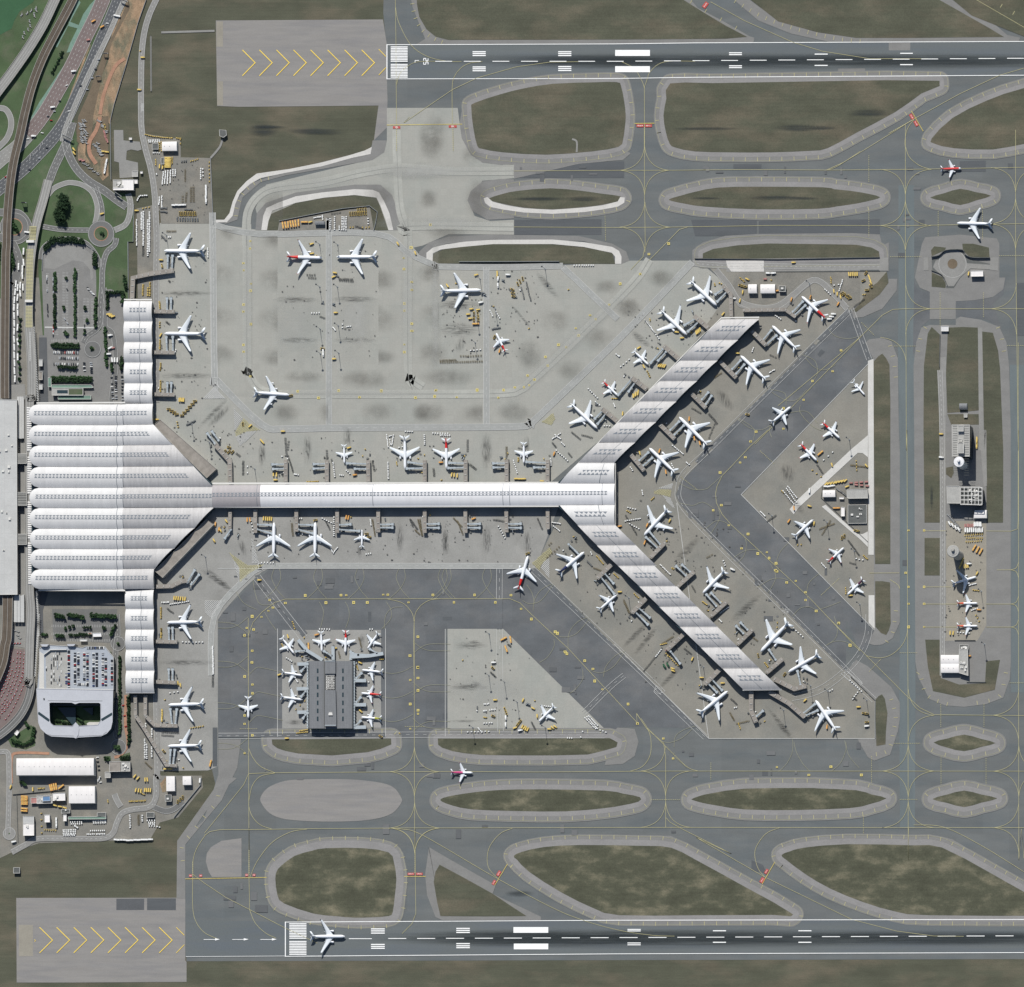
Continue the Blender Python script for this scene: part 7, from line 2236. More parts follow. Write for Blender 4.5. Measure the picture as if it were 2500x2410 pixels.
ROWS="""coach|C 185,360 185,445|2[coach on~right-hand lane at~top of~coach queue|0
coach|C 147,450 147,500|1[coach alone at~head of~coach queue's§lane|0
coach|C 176,492 176,545|2[coach beside~drop-offþat~coach queue's top right|0
coach|C 180,610 182,660|1[coach closest to~drop-offþdeck, above~queue|0
coach|C 158,620 158,680|2[coach in~short slanted+of~coach queue|0
coach|C 126,610 118,680 112,760 112,1130 117,1340|13[coach in~long left-hand+of~coach queue|0
coach|C 140,640 138,790|3[coach in~upper right-hand+of~coach queue|0
coach|C 140,830 140,1170|4[coach in~spaced right-hand+of~coach queue|0
coach|C 215,210 220,215|1|blue-grey coach passing under~drop-off road|40
coach|A 902,120 905,126|1[coach on~dark¶beside~earthworks|55
otruck|A 718,160 724,163|1|orange@on~reddish motorway|60
otruck|A 785,205 790,208|1|small orange@between~two motorways|60
box|A 680,305 684,310|1|dark red trailer on~reddish motorway|62
wtruck|A 567,548 570,552|1|white@on~reddish motorway|60
wtruck|A 408,824 412,828|1|white@halfway down~reddish motorway|58
wtruck|A 260,1045 263,1049|1|white@near~viaduct on~motorway|50
carw|A 513,655 515,657|1|white{on~reddish¶below~trucks|58
card|A 460,775 462,778|1|dark{on~reddish¶beside~verge|58
carr|A 395,925 397,928|1|reddish{on~lower reddish motorway|52
cars|A 417,855 419,858|1|silver{beside~white@on~reddish motorway|52
card|A 370,895 372,898|1|dark car?of~white truck's lane on~reddish motorway|52
carw|A 325,1022 327,1025|1|white{on~pale end of~reddish motorway|48
carw|A 215,1068 217,1070|1|white{close to~viaduct on~pale motorway|45
carr|A 45,1362 47,1364|1|red{at~left frame edge below~viaduct|40
cars|A 760,455 762,458|1|silver{on~dark¶by~sign gantry|62
card|A 735,530 737,533|1|dark{on~dark motorway's outer lane|62
cars|A 708,600 710,603|1|silver{on~dark¶beside~dark hut|62
card|A 620,658 622,661|1|dark{on~pale slip road|62
cars|A 670,688 672,691|1|silver{on~dark motorway's middle|62
carw|A 530,852 532,855|1|white{on~dark motorway's white-lined edge|58
card|A 360,1137 362,1140|1|dark{on~lower dark motorway|48
cars|A 302,1215 304,1217|1|silver{on~lower dark¶near~verge|46
card|A 228,1305 230,1307|1|dark{on~lower dark¶near~viaduct|42
carw|A 825,180 826,183|1|white{on~upper dark motorway|62
truck|A 1100,440 1100,444|1|yellow@on~perimeter road's>stretch|88
truck|A 1072,688 1072,692|1|yellow@on~middle of~perimeter road|88
tug|A 1080,390 1080,394|1&ahead of~truck on~perimeter road|88
truck|A 570,1150 572,1180|2|yellow@by~junction under~sign gantry|30
truck|A 783,1640 788,1650|1|yellow@entering~small roundabout|80
tug|A 1120,1035 1180,1050 1260,1058 1325,1062|15|orange%in~row along~upper yard's northern edge|0
tug|A 1360,1062 1388,1066|3|orange%at~upper yard's north-eastern corner|0
tug|A 1388,1075 1388,1105|2|orange%on~upper yard's!edge|0
dolly|A 1145,1080 1225,1080|7|pale%in~upper row?of~whiteµshed|90
dolly|A 1148,1092 1228,1094|7|pale%in~second row?of~whiteµshed|90
tug|A 1226,1100 1226,1165|5|orange%in~column between dark shed and/yard shed|0
tug|A 1242,1095 1242,1160|5|orange%in~column touching~whiteµshed|0
dolly|A 1180,1175 1225,1176|4^below~dark open shed|90
truck|A 1285,1215 1282,1285|7|yellow@in~left+of~yellow vehicle block|90
truck|A 1303,1215 1300,1285|7|yellow@in~right+of~yellow vehicle block|90
tug|A 1198,1230 1200,1270|4|small yellow%left of~dark canopy|0
truck|A 1230,1280 1255,1284|2|yellow@under~dark canopy|90
tug|A 1326,1215 1326,1258|4|orange%column!of~yellow block|0
empty|A 1398,1240 1432,1240|3|dark equipment%on~upper yard's north side|90
tug|A 1470,1240 1520,1225|4|yellow equipment%on~upper yard's north side|40
dolly|A 1258,1325 1250,1415|8[container%in~first+of~upperµranks|0
dolly|A 1275,1318 1268,1410|8[container%in~second+of~upperµranks|0
dolly|A 1293,1316 1288,1412|9[container%in~third+of~upperµranks|0
dolly|A 1313,1312 1310,1405|8[container%in~fourth+of~upperµranks|0
dolly|A 1332,1308 1332,1350|4[container%in~short fifth+of~upperµranks|0
dolly|A 1350,1308 1350,1350|4[container%in~short sixth+of~upperµranks|0
dolly|A 1205,1338 1206,1342|1|lone/container%left of~upperµranks|0
empty|A 1425,1310 1425,1390|6|brown empty$in~thin+of~upper yard|0
dolly|A 1546,1298 1546,1375|6[container%in~column near~yard's eastern fence|0
dolly|A 1562,1300 1562,1350|3[container%beside~yard's eastern fence column|0
tug|A 1610,1250 1610,1400|6|orange%along~yard's eastern fence|0
wtruck|A 1586,1440 1586,1550|5[trailer in~column by~yard's eastern fence|0
empty|A 1470,1445 1470,1550|8|empty brown$in~first+of~yard's centre|90
empty|A 1490,1440 1490,1550|8|empty brown$in~second+of~yard's centre|90
empty|A 1405,1510 1405,1550|3|empty brown$in~left+of~yard's centre|90
empty|A 1435,1485 1430,1550|5|empty brown$in~third+of~yard's centre|90
dolly|A 1228,1520 1224,1570|5[container%left of~yard's fuel racks|0
dolly|A 1246,1510 1246,1590|7[container%in~second column?of~fuel racks|0
empty|A 1240,1600 1280,1600|4|dark rack south of~white carts by~perimeter road|0
empty|A 1240,1625 1280,1630|4|dark rack in~lower]by~perimeter road|0
wtruck|A 1340,1578 1415,1578|4|long grey trailer at~head of~fuel rack compound|0
empty|A 1425,1612 1475,1612|4|dark rack in~middle of~compound|0
loader|A 1385,1645 1505,1645|8|grey-framed<in~compound's front row|90
steps|A 1365,1688 1520,1690|9|grey passenger steps parked in~compound's*row|90
dolly|A 1058,1540 1075,1505 1130,1504|7[container%in~curved]at~lane entrance|0
truck|C 1052,30 1052,60|1|yellow@at~head of~cart lanes|90
tug|C 1100,30 1150,20|3&above~cart lanes|0
dolly|C 1052,120 1053,310|14[container%in~cart lanes' left-hand column|0
dolly|C 1090,60 1090,190|12[container%in~lanes' second column,>part|90
dolly|C 1104,55 1104,310|22[container%in~lanes' third column|90
empty|C 1102,320 1102,390|7|empty$at~lower end of~lanes' third column|90
dolly|C 1138,120 1138,390|22[container%in~lanes' fourth column|90
dolly|C 1152,60 1150,360|26[container%in~lanes' right-hand column|90
tug|C 1102,615 1100,695|8&in~left+above~upper?arm|90
tug|C 1138,640 1138,700|6&in~middle+above~upper?arm|90
tug|C 1155,600 1155,700|9&in~right+above~upper?arm|90
empty|C 1285,205 1350,203|6|empty yellowish$above~first#wing|90
empty|C 1245,240 1275,270|5|dark equipment near~first#wingtip|0
dolly|C 1297,248 1312,248|2[container%near~first#wingtip|90
dolly|C 1600,335 1600,400|6^behind~first#tail|0
truck|C 1238,425 1240,425|1|yellow@below~first#nose|0
tug|C 1245,460 1250,480|3&near~angled walkway|40
empty|C 1300,585 1305,590|2|dark$below~angled walkway|0
tug|C 1228,745 1232,795|6&north of~topmost arm walkway|90
tug|C 1230,905 1230,940|3&south of~topmost arm walkway|90
empty|C 1280,900 1300,915|4|dark$south of~topmost arm walkway|0
truck|C 1232,1005 1245,1000|1|orange@beside~second#nose|45
tug|C 1232,1040 1230,1110|7&in~column by~second#walkway|90
tug|C 1238,1220 1232,1270|5&below~second#walkway|90
tug|C 1236,1355 1234,1435|8&in~column above~third arm walkway|90
empty|C 1270,1440 1270,1420|2|dark$beside~third arm walkway|0
truck|C 1380,1500 1415,1500|4|yellow@in~row!of~third arm walkway|90
loader|C 1300,1570 1360,1610|4|yellow<in~left arm of~V beside~hall corner|45
loader|C 1400,1620 1500,1510|6|yellow<in~right arm of~V beside~hall corner|-45
truck|C 1205,1650 1210,1655|1|orange@at~upper annexe corner|45
tug|C 1365,1670 1370,1710|3&on~serviceþby~upper annexe|60
empty|C 1440,1690 1500,1660|6|dark equipment%beside~upper annexe road|0
truck|C 835,840 870,860|4|yellow@in~service yard?of~upper arm|45
wtruck|C 848,1000 850,1005|1[van in~service yard's>end|75
wtruck|C 850,1100 852,1104|1[truck,?of~pair in~service yard|86
box|C 872,1100 873,1104|1|red and/truck,!of~pair in~service yard|86
wtruck|C 838,1145 838,1150|1|small white@in~serviceµbelow~pair|90
wtruck|C 865,1195 905,1195|3|white@parked at~service yard's*dock|90
card,cars,carw|C 860,1330 870,1490|8`in~left+of~lot beside~upper arm|90|.2
card,cars,carw|C 892,1320 896,1490|11`in~right+of~lot beside~upper arm|90|.1
card,cars|C 940,1320 945,1500|8`along~upper arm's landside wall|90|.3
card,cars,carw|C 648,1215 652,1275|5`in~left short+below~turning loop|90
card,cars,carw|C 702,1215 705,1290|6`in~right short+below~turning loop|90
carw,card,carr,cars|C 415,1135 600,1140|14`in~upper full]of~northern{park|90
card,carw,cars|C 462,1180 600,1182|11`in~lower full]of~northern{park|90
carw,card,cars|C 415,1225 600,1228|12`in~row along~trees of~northern{park|90|.2
card,cars,carw|C 362,550 364,660|6`in~northern{park's sparse upper?column|0|.3
card,cars|C 410,560 412,670|8`beside~first tree column,>part|0
card|C 366,770 370,850|6|dark{in~northern{park's?middle column|0|.2
card,cars,carw,carr|C 410,930 412,1005|6`beside~first tree column,*part|0
card,cars,carw|C 675,640 720,690|7`by~northern{park's>exit|30
card,carw|C 515,650 518,655|1|white{alone in~northern{park's>aisle|0
card,cars|C 500,880 520,910|2`in~northern{park's§aisle|0
card,cars|C 650,930 652,1000|3`by~northern{park's lower!trees|0|.3
truck|D 604,1740 604,1745|1|orange bus, first from~left in~cart compound|90
truck|D 350,1700 352,1700|1|yellow@beside~hatched triangle|45
loader|D 290,1690 296,1684|1|dark yellow<on~hatched triangle|50
bus|B 604,1733 722,1715|7|orangeßbus in~row of seven in~cart compound|90
bus|B 769,1705 769,1710|1|orangeßbus standing apart in~cart compound|90
truck|B 813,1705 814,1708|1|yellow@next to~lone bus in~cart compound|90
dolly|B 842,1675 905,1665|6^in~slanted]by~compound fence|0
dolly|B 905,1660 908,1685|3^above~compound's little shed|0
dolly|B 966,1685 964,1770|7^in~first column!of~compound shed|90
dolly|B 1000,1670 998,1765|8^in~second column!of~compound shed|90
dolly|B 1035,1740 1035,1765|3^in~short third+of~compound|90
dolly|B 1058,1670 1056,1768|9^in~fourth+of~compound|90
dolly|B 1072,1670 1071,1768|9^in~fifth+of~compound|90
dolly|B 1088,1668 1087,1768|9^in~sixth+of~compound|90
empty|B 980,1645 1040,1635|4|dark$along~compound fence|0
loader|B 1120,1645 1240,1640|8|pale framed<in~upper]of~compound|90
loader|B 1180,1622 1240,1615|4|pale framed<by~compound's>fence|90
tug|B 1120,1748 1140,1748|2=in~compound's*right|90
empty|B 1165,1740 1215,1760|5|dark$in~compound's*right|0
dolly|B 1257,1680 1258,1720|3^by~compound's!fence|90
tug|B 1215,1750 1265,1748|3=along~compound's lower!edge|90
truck|D 824,372 825,378|1|orange@under~red-tailed#wing|90
tug|D 860,390 885,420|4|dark tug at~red-tailed#nose|30
truck|D 1000,520 1002,524|1|yellow@below~facing#nose|60
truck|D 990,550 992,556|1|second yellow@below~facing#nose|85
empty|D 1010,545 1025,550|2|dark equipment beside~yellow trucks|0
empty|D 1035,570 1135,575|8|empty$in~upper]below~facing airliner|90
empty|D 1040,582 1140,588|7|empty$in~lower]below~facing airliner|90
empty|D 790,540 845,542|4|empty$in~upper]below~red-tailed airliner|90
empty|D 800,562 850,565|4|empty$in~lower]below~red-tailed airliner|90
truck|D 823,300 824,304|1|small yellow@by~red-tailed#wingtip|90
dolly|D 826,832 880,832|4^in~short]of~upper_middle|90
truck|D 990,830 1025,832|1|yellow@right of~apronþin~middle|0
empty|D 890,860 920,870|3|dark steps below~white%row|20
dolly|D 988,945 1005,965|4^among~dark equipment!of~apron road|0
dolly|D 1060,920 1060,945|2^in~pair!of~dark equipment|90
dolly|D 1095,940 1122,935|3^in~outer trio!of~apron road|20
empty|D 1080,955 1110,960|2|dark$below~outer trio|0
loader|D 890,1105 920,1108|1|yellow loader?of~apron road|0
wtruck|D 912,1130 914,1150|2|white@below~yellow loader|0
truck|D 994,1175 996,1195|1|yellow@right of~apron road's*end|88
steps|D 905,760 925,745|1|dark passenger steps?of~apron road|60
steps|D 990,755 992,770|1|dark passenger steps!of~apron road|90
truck|D 1485,300 1488,302|1|red and/truck,>one on~slanted road|-35
truck|D 1620,372 1623,374|1|red and/truck,*one on~slanted road|-35
loader|D 655,1468 672,1466|1|grey tow tractor at~four-engine#nose|0
truck|H 505,540 525,538|1|orange@above~oil stained stand|10
truck|H 290,625 294,618|1|olive@above~oil stained stand#tail|65
tug|H 355,605 360,608|1|small tug above~oil stained stand#wing|0
steps|H 565,680 580,690|2|dark steps at~oil stained stand#nose|50
wtruck|H 550,745 552,760|1|white@below~oil stained stand#nose|90
truck|H 465,803 492,803|1|yellow@at~top of~equipment cluster below~stand|0
truck|H 518,806 540,806|1|second yellow@at~top of~equipment cluster|0
truck|H 452,835 453,850|1|yellow@at~cluster's?side|90
truck|H 466,868 467,880|1|yellow@lower on~cluster's?side|90
loader|H 495,835 495,880|3|grey<inside~equipment cluster|0
loader|H 525,835 530,880|3|grey<in~cluster's!half|0
bus|H 480,915 540,915|1|orange bus along~cluster's bottom|0
dolly|H 470,1122 545,1115|4|dark%in~sparse>row near~lower stand|0
empty|H 395,1165 550,1162|9|yellowish empty$in~upper}of~long$rows|90
empty|H 238,1198 350,1195|9|yellowish empty$at~left of~long$rows|90
empty|H 240,1212 555,1205|20|yellowish empty$in~lower}of~long$rows|90
truck|H 676,525 676,545|2|yellow@above~grey trailer|0
wtruck|H 682,570 682,620|2|grey box trailer!of~apron road|0
steps|H 720,570 722,590|1|dark steps beside~grey trailer|90
wtruck|H 755,530 765,550|1|small white@right of~grey trailer|60
loader|H 835,610 870,570|3|orange<at~top of~equipment field|60
empty|H 770,650 820,710|7|olive empty$in~equipment field's?part|0
empty|H 860,640 880,715|8|dark empty$in~equipment field's middle|0
empty|H 900,600 930,730|10|dark empty$in~equipment field's!part|0
loader|H 790,650 800,705|3|olive<in~equipment field|60
dolly|H 850,655 855,660|1^in~equipment field|0
dolly|H 1268,466 1328,467|4^in~left half of~row under~concrete margin|90
dolly|H 1345,467 1415,467|5^in~right half of~row under~concrete margin|90
tug|H 1222,652 1224,652|1[tug alone on~light_middle|0
tug|H 918,950 920,950|1=alone south of~equipment field|20
dolly|H 620,815 640,855|4|dark%left of~mast near~apron road|0
dolly|H 665,825 695,870|4|dark%right of~mast near~apron road|0
tug|H 645,780 648,784|1&by~mast near~apron road|60
empty|H 640,955 695,945|5|dark equipment above~small:airliner|0
otruck|H 690,1125 698,1120|1|orange@beside~small red-tailed#tail|45
loader|H 650,1020 655,1015|1|olive<beside~small red-tailed#nose|20
dolly|H 1815,890 1889,985|8|dark%in~slanted line?of~upper pier stands|0
tug|H 1848,880 1850,890|2&beside~slanted%line|0
dolly|I 240,890 345,1030|10^in~slanted}by~upper pier's second stand|0
truck|I 478,975 484,985|1|orange@beside~second stand#nose|60
truck|I 520,1018 526,1028|1|yellow@below~second stand#nose|60
truck|I 630,985 660,960|4|orange@in~row by~second stand walkway|60
tug|I 590,980 595,985|2=by~second stand bridge|60
truck|I 830,842 842,838|1|yellow@by~upper pier tip's?side|35
truck|I 962,742 972,735|1|yellow@on~serviceþby~walkway tower|40
wtruck|I 918,720 920,720|1|grey van beside~walkway tower|0
loader|I 970,620 1005,630|3|yellow loader?of~two/sheds|10
tug|I 970,565 1000,590|4|dark tug above~yellow loaders|20
truck|I 1022,573 1026,575|1|yellow@above~smaller/shed|0
truck|I 988,672 990,676|1|yellow@on~lane?of~smaller shed|-40
otruck|I 1256,660 1258,665|1|orange@right of~larger shed|80
box|I 1158,573 1162,573|1|dark container above~larger shed|0
tug|I 1205,580 1207,582|1&above~larger shed|0
wtruck|I 1185,527 1225,527|2[trailer above~two sheds|0
otruck|I 1358,725 1364,735|1|orange@left of~red-tailed tip airliner|-50
otruck|I 1505,715 1512,710|1|orange@at~red-tailed tip#engine|40
otruck|I 1720,762 1724,768|1|orange@right of~red-tailed tip airliner|-60
loader|I 1750,680 1765,690|2|dark<on~curved service road|60
loader|I 1790,700 1810,720|3|yellow<in~corner of~upper!yard|60
truck|I 1690,665 1740,710|3|orange@along~curved service road|-45
dolly|I 1620,650 1660,690|4|grey%along~curved service road's inside|0
dolly|I 1755,580 1730,660|7^in~curving}of~upper!yard|0
tug|I 1665,560 1668,600|4&in~upper!yard's?column|0
dolly|I 1690,620 1725,615|2^left of~curving line|0
truck|J 545,535 610,535|5|yellow@in~top]of~upper!yard|90
loader|J 672,525 676,528|1|yellow<at~top of~upper!yard|90
truck|J 700,555 715,600|5|orange@in~right+of~upper!yard|5
loader|J 655,580 657,584|1|yellow<in~middle of~upper!yard|90
loader|J 710,625 712,628|1|yellow<at~bottom of~right column|0
loader|J 680,655 684,660|1|yellow<on~yard'sæedge|60
empty|J 590,780 660,730|6|empty$on~yard's grassy edge|0
tug|J 655,690 668,690|2[tug on~yard'sæedge|60
wtruck|I 1655,880 1685,840|3|white@behind~red-tailed tip#tail|-55
dolly|I 1240,850 1280,880|4^below~tip walkway building|0
dolly|I 1060,1130 1070,1100|3|dark%by~right-side tip walkway|0
empty|I 1200,1155 1240,1175|3|dark$below~first right-side#wing|0
dolly|I 1195,1290 1230,1270|4|dark%beside~second right-side#tail|0
truck|I 945,1140 952,1146|1|yellow@at~second right-side#nose|40
empty|I 775,1325 820,1295|6|brown$left of~second right-side walkway|0
tug|I 655,1435 665,1438|2=by~third right-side walkway|0
empty|I 600,1565 660,1600|5|dark$by~third right-side walkway|0
empty|I 730,1610 790,1680|9|dark$in~slanted line!of~third walkway|90
otruck|I 575,1650 580,1645|1|orange@above~large right-side#engine|40
otruck|I 615,1800 620,1795|1|orange@left of~pair behind~large#wing|60
otruck|I 655,1835 660,1830|1|orange@right of~pair behind~large#wing|60
empty|I 770,1690 730,1790|6|dark$in~line!of~large airliner|0
loader|I 1022,1610 1024,1612|1|dark@on~dark service road|40
truck|I 180,1102 200,1098|1|yellow@above~small white#tail|20
truck|I 225,1250 232,1240|1|yellow@at~small white#nose|60
truck|I 345,1235 390,1240|4|orange@in~row by~third left-side walkway|60
tug|I 255,1280 275,1325|4&below~small/airliner|40
dolly|I 15,1150 40,1165|3|dark%in~trio?of~small/airliner|0
dolly|I 50,1245 115,1190|4|dark%in~line?of~small/airliner|0
truck|I 145,1470 180,1450|3|yellow@by~fourth left-side walkway|60
dolly|H 1590,1150 1610,1165|2|dark%above~small:docked airliner|0
dolly|H 1375,1415 1445,1485|6|dark%in~line?of~small:docked airliner|0
tug|H 1560,1490 1600,1490|4=under~small:docked#nose|0
dolly|H 1430,1515 1460,1540|3|dark%below~line near~walkway|0
dolly|H 1570,1530 1580,1550|3^below~small:docked airliner|0
truck|H 1725,1470 1760,1440|3|yellow@by~fourth left-side walkway's foot|50
truck|H 1635,1610 1645,1600|1|yellow@along~upper pier wall|40
dolly|H 1500,1700 1540,1700|3^at~large docked#nose|0
dolly|H 1120,1770 1160,1800|6|grey%in~upper cluster?of~fork|20
dolly|H 1100,1800 1160,1760|6|grey%in~crossing}of~fork cluster|20
empty|H 1250,1750 1310,1800|7|dark$left of~large docked#nose|0
empty|H 1330,1770 1400,1790|6|dark$below~large docked airliner|0
dolly|H 1170,1830 1190,1850|3|grey%at~fork cluster's*end|0
empty|M 1100,100 1125,130|4|dark$near~fork's>left|0
otruck|M 1108,175 1120,195|1|yellow@near~fork's>left|-50
dolly|M 1130,158 1215,235|7^in~slanted}at~fork's>left|0
empty|M 1225,180 1245,205|3|dark$right of~slanted line|0
truck|L 440,85 450,95|2|yellow@on~apron below~hatched triangle|0
loader|L 155,165 215,170|3|yellow<by~annexe corner walkway|50
loader|L 185,130 190,135|1|yellow<above~annexe corner trio|30
empty|L 245,180 270,200|4|dark$right of~annexe corner|90
empty|L 298,240 296,340|9|dark$in~column above~long pier's first bays|90
dolly|L 330,280 330,330|2^right of~dark column|0
empty|L 620,65 630,190|9|dark$in~tall+of~second bay|90
empty|L 645,90 640,150|4|dark$beside~tall+of~second bay|90
truck|L 530,342 555,342|2|yellow@in~first bay below its bridges|90
empty|L 575,350 600,350|2|dark$beside~yellow pair in~first bay|90
truck|L 545,385 548,385|1|yellow@on~pierþin~first bay|0
empty|L 650,220 680,320|10|dark$along~second walkway|0
dolly|L 690,340 720,345|4^below~second walkway's dollies|90
empty|L 940,160 942,210|4|dark$above~third walkway|90
dolly|L 988,250 1000,360|9^in~column!of~third walkway|90
empty|L 975,230 985,260|3|dark$right of~third walkway's end|0
truck|L 1107,138 1112,137|1|orange@by~small#tail|0
dolly|L 1090,310 1115,335|3^under~small#nose|40
otruck|L 1155,340 1157,350|1|orange@in~third bay|90
dolly|L 1040,345 1065,350|3|orange-white%in~third bay|90
tug|L 1235,148 1237,150|1|dark tug alone above~fourth walkway|0
tug|L 790,398 870,396|8|yellow barrier%along~pierþin~second bay|0
empty|L 1290,240 1305,310|6|dark$along~fourth walkway|90
dolly|L 1400,40 1410,130|8^in~left+beside~wide#tail|0
dolly|L 1420,50 1450,40|3^in~top]beside~wide#tail|0
dolly|L 1450,55 1440,115|6^in~right+beside~wide#tail|0
dolly|L 1425,75 1428,110|3^inside~columns beside~wide#tail|0
dolly|L 1408,250 1412,375|11^in~long+below~wide#wing|90
tug|L 1475,250 1480,270|3=by~wide#engine|0
dolly|L 1495,135 1520,130|2|dark%by~wide#tail|0
dolly|L 1545,12 1595,12|4^above~wide#tail|0
dolly|L 1690,40 1692,110|6|dark%in~column between~two wide airliners|90
dolly|L 1755,25 1870,28|7^in~upper]above~red-tailed wide airliner|90
dolly|M 240,40 310,42|6^in~lower]above~red-tailed wide airliner|90
otruck|L 1815,250 1820,250|1|orange@beside~red-tailed wide#nose|0
empty|L 1760,300 1765,350|6|dark$in~column below~red-tailed wide#wing|90
empty|M 447,80 447,160|6|dark$in~column!of~red-tailed wide airliner|90
truck|M 325,345 370,350|3|yellow@below~red-tailed wide#nose|90
tug|M 245,383 248,383|1&on~pierþbelow~red-tailed wide airliner|0
empty|M 465,265 510,300|7|dark$along~fifth walkway|90
empty|M 746,130 748,200|7|yellowish$above~sixth walkway|90
empty|M 760,230 765,320|8|dark$along~sixth walkway|90
dolly|M 800,235 830,330|7^in~slanted line!of~sixth walkway|0
truck|M 820,375 880,376|4|yellow@in~pier road]under~sixth walkway|0
tug|M 838,215 838,240|3=beside~small#nose on~right|90
empty|M 840,140 860,145|2|dark steps by~small#tail on~right|0
dolly|M 1085,220 1090,270|5|dark%along~seventh walkway|90
truck|M 1018,392 1020,392|1|orange@on~pier road's!end|0
otruck|L 330,690 350,690|2|orange@below~long pier's first*bay|90
truck|L 455,680 515,685|5|yellow@in~shaded edge of~first*bay|90
otruck|L 85,725 110,765|2|orange@beside~lower annexe's end|-45
truck|L 170,700 75,850|3|yellow@on~lane round~lower annexe|60
dolly|L 355,695 378,790|5|grey%left of~first*walkway|90
empty|L 670,720 678,810|9|brown$left of~second*walkway|90
dolly|L 730,680 745,680|2|orange-white%right of~second*walkway|90
loader|L 852,690 853,695|1&coupled to~nose of~lower airliner|90
dolly|L 905,680 990,720|6|grey%between~second and third*walkways|0
dolly|L 995,690 995,810|9|grey%in~column?of~third*walkway|90
empty|L 930,700 960,760|6|dark$in~middle of~third*bay|0
otruck|L 1090,672 1105,675|2|orange@in~shaded edge of~third*bay|90
tug|L 1125,670 1128,672|1&right of~orange pair|0
loader|L 1245,800 1265,825|2|olive<by~small nose-up#wing|50
dolly|L 970,910 990,945 1020,905|8^in~U-shaped}by~second nose-up#wing|0
dolly|L 1243,955 1278,950|3^right of~small nose-up#tail|90
dolly|L 440,1020 530,1020|5|dark%in~row behind~first nose-up airliner|90
empty|L 1290,690 1310,810|12|brown$left of~fourth*walkway|0
dolly|L 1275,690 1280,730|4|dark%beside~fourth*walkway's dollies|0
empty|L 1580,690 1600,740|6|dark$in~left part of~fifth*bay|0
empty|L 1640,690 1670,810|14|brown$left of~fifth*walkway|0
empty|L 1620,770 1650,800|6|brown$in~lower patch of~fifth*bay|0
empty|M 10,690 60,760|9|dark$in~sixth*bay's?patch|0
empty|M 80,690 100,810|10|brown$left of~sixth*walkway|0
empty|M 340,680 400,740|8|brown$in~seventh*bay's?patch|0
empty|M 370,700 410,800|9|brown$left of~seventh*walkway|0
otruck|M 494,680 495,682|1|orange@alone in~seventh*bay|90
empty|M 650,690 720,700|7|dark$in~eighth*bay's top row|0
dolly|M 685,740 735,830|6|grey%left of~eighth*walkway|90
empty|M 985,680 1020,760|7|dark$left of~last*walkway|0
dolly|M 1100,710 1160,720|6^at~top of~fork's*patch|0
dolly|M 1110,740 1155,775|5^in~middle of~fork's*patch|0
empty|M 1060,980 1150,900|6|brown$in~slanted}by~hatched corner|90
empty|M 1075,885 1090,870|2|brown$above~hatched corner|90
loader|M 906,945 908,955|1&pushing~red-tailed airliner|95
tug|M 1440,970 1490,1030|8&in~line at~first*pier walkway|0
empty|M 1370,1010 1400,1040|4|dark equipment?of~first*pier walkway|0
empty|M 1420,1060 1470,1080|6|olive$beside~first*pier walkway|0
tug|M 1575,1105 1605,1135|5&in~line by~pier wall|0
empty|M 1650,1310 1690,1400|8|brown$in~line by~second*pier walkway|0
tug|M 1730,1260 1760,1290|4&by~second*pier walkway's foot|0
truck|M 1615,1242 1620,1246|1|yellow@near~small#nose on~lower pier|40
dolly|M 1395,940 1400,955|2|yellowish%ahead of~dark-tailed airliner|0
empty|N 75,1320 110,1400|8|brown$in~column?of~second walkway of~lower pier|0
empty|N 370,1640 450,1590|8|brown$in~upper}by~third?walkway|0
tug|N 360,1650 400,1640|4&in~patch by~third?walkway|0
dolly|N 320,1740 360,1690|5^in~upper slanted}by~tarpaulin stack|0
empty|N 230,1850 310,1750|8|dark$in~long slanted}by~tarpaulin stack|0
gtruck|N 375,1790 400,1840|1østack,?of~pair|0
gtruck|N 395,1775 430,1835|1østack,!of~pair|0
box|N 404,1690 408,1690|1|red capped platform at~third?walkway's end|40
tug|N 400,1720 490,1810|8=in~line under~third?bridge|0
truck|N 595,1765 610,1755|1|yellow@right of~third?bridge|30
truck|N 450,1835 452,1850|2|yellow@below~green tarpaulin stacks|60
empty|N 540,1680 590,1720|6|dark$by~pier wall near~third?bridge|0
truck|N 195,178 198,180|1|orange@left of~fork-side bridges|-40
otruck|N 345,162 350,158|1|orange@above~fork-side#engine|40
otruck|N 396,325 402,318|1|orange@behind~fork-side#wing|50
dolly|N 450,120 530,185|8^in~curved line!of~fork-side airliner|0
dolly|N 555,250 575,265|3^in~trio!of~fork-side airliner|0
dolly|N 440,260 455,290|3|dark%beside~fork-side#tail|0
dolly|N 125,285 140,310|3^at~fork's!wall|30
dolly|N 215,465 220,495|3^in~short+inside~fork|0
tug|N 285,535 305,520|3|yellow-white tug inside~fork|40
empty|N 200,540 205,545|1|dark steps inside~fork|30
dolly|N 105,595 165,610|4^in~upper]inside~fork's*half|0
tug|N 100,620 125,635|3=inside~fork's*half|20
dolly|N 85,700 200,680|8|grey%in~middle field inside~fork|0
empty|N 90,660 170,800|12|dark$scattered in~fork's*field|0
dolly|N 120,720 190,760|5|grey%in~lower field inside~fork|0
otruck|N 42,735 45,745|1|orange@on~lane at~fork's!wall|80
otruck|N 232,868 238,864|1|orange@below~four-engine docked airliner|40
otruck|N 250,730 256,738|1|orange@at~four-engine docked#wing|-60
truck|N 425,695 428,700|1|yellow@at~four-engine docked#tail|-60
tug|N 403,850 406,860|1=near~first!walkway|60
dolly|N 355,1035 430,1110|9^in~dotted}along~lower pier's wall|0
tug|N 445,1060 455,1070|2|orange tug?of~second!bridges|60
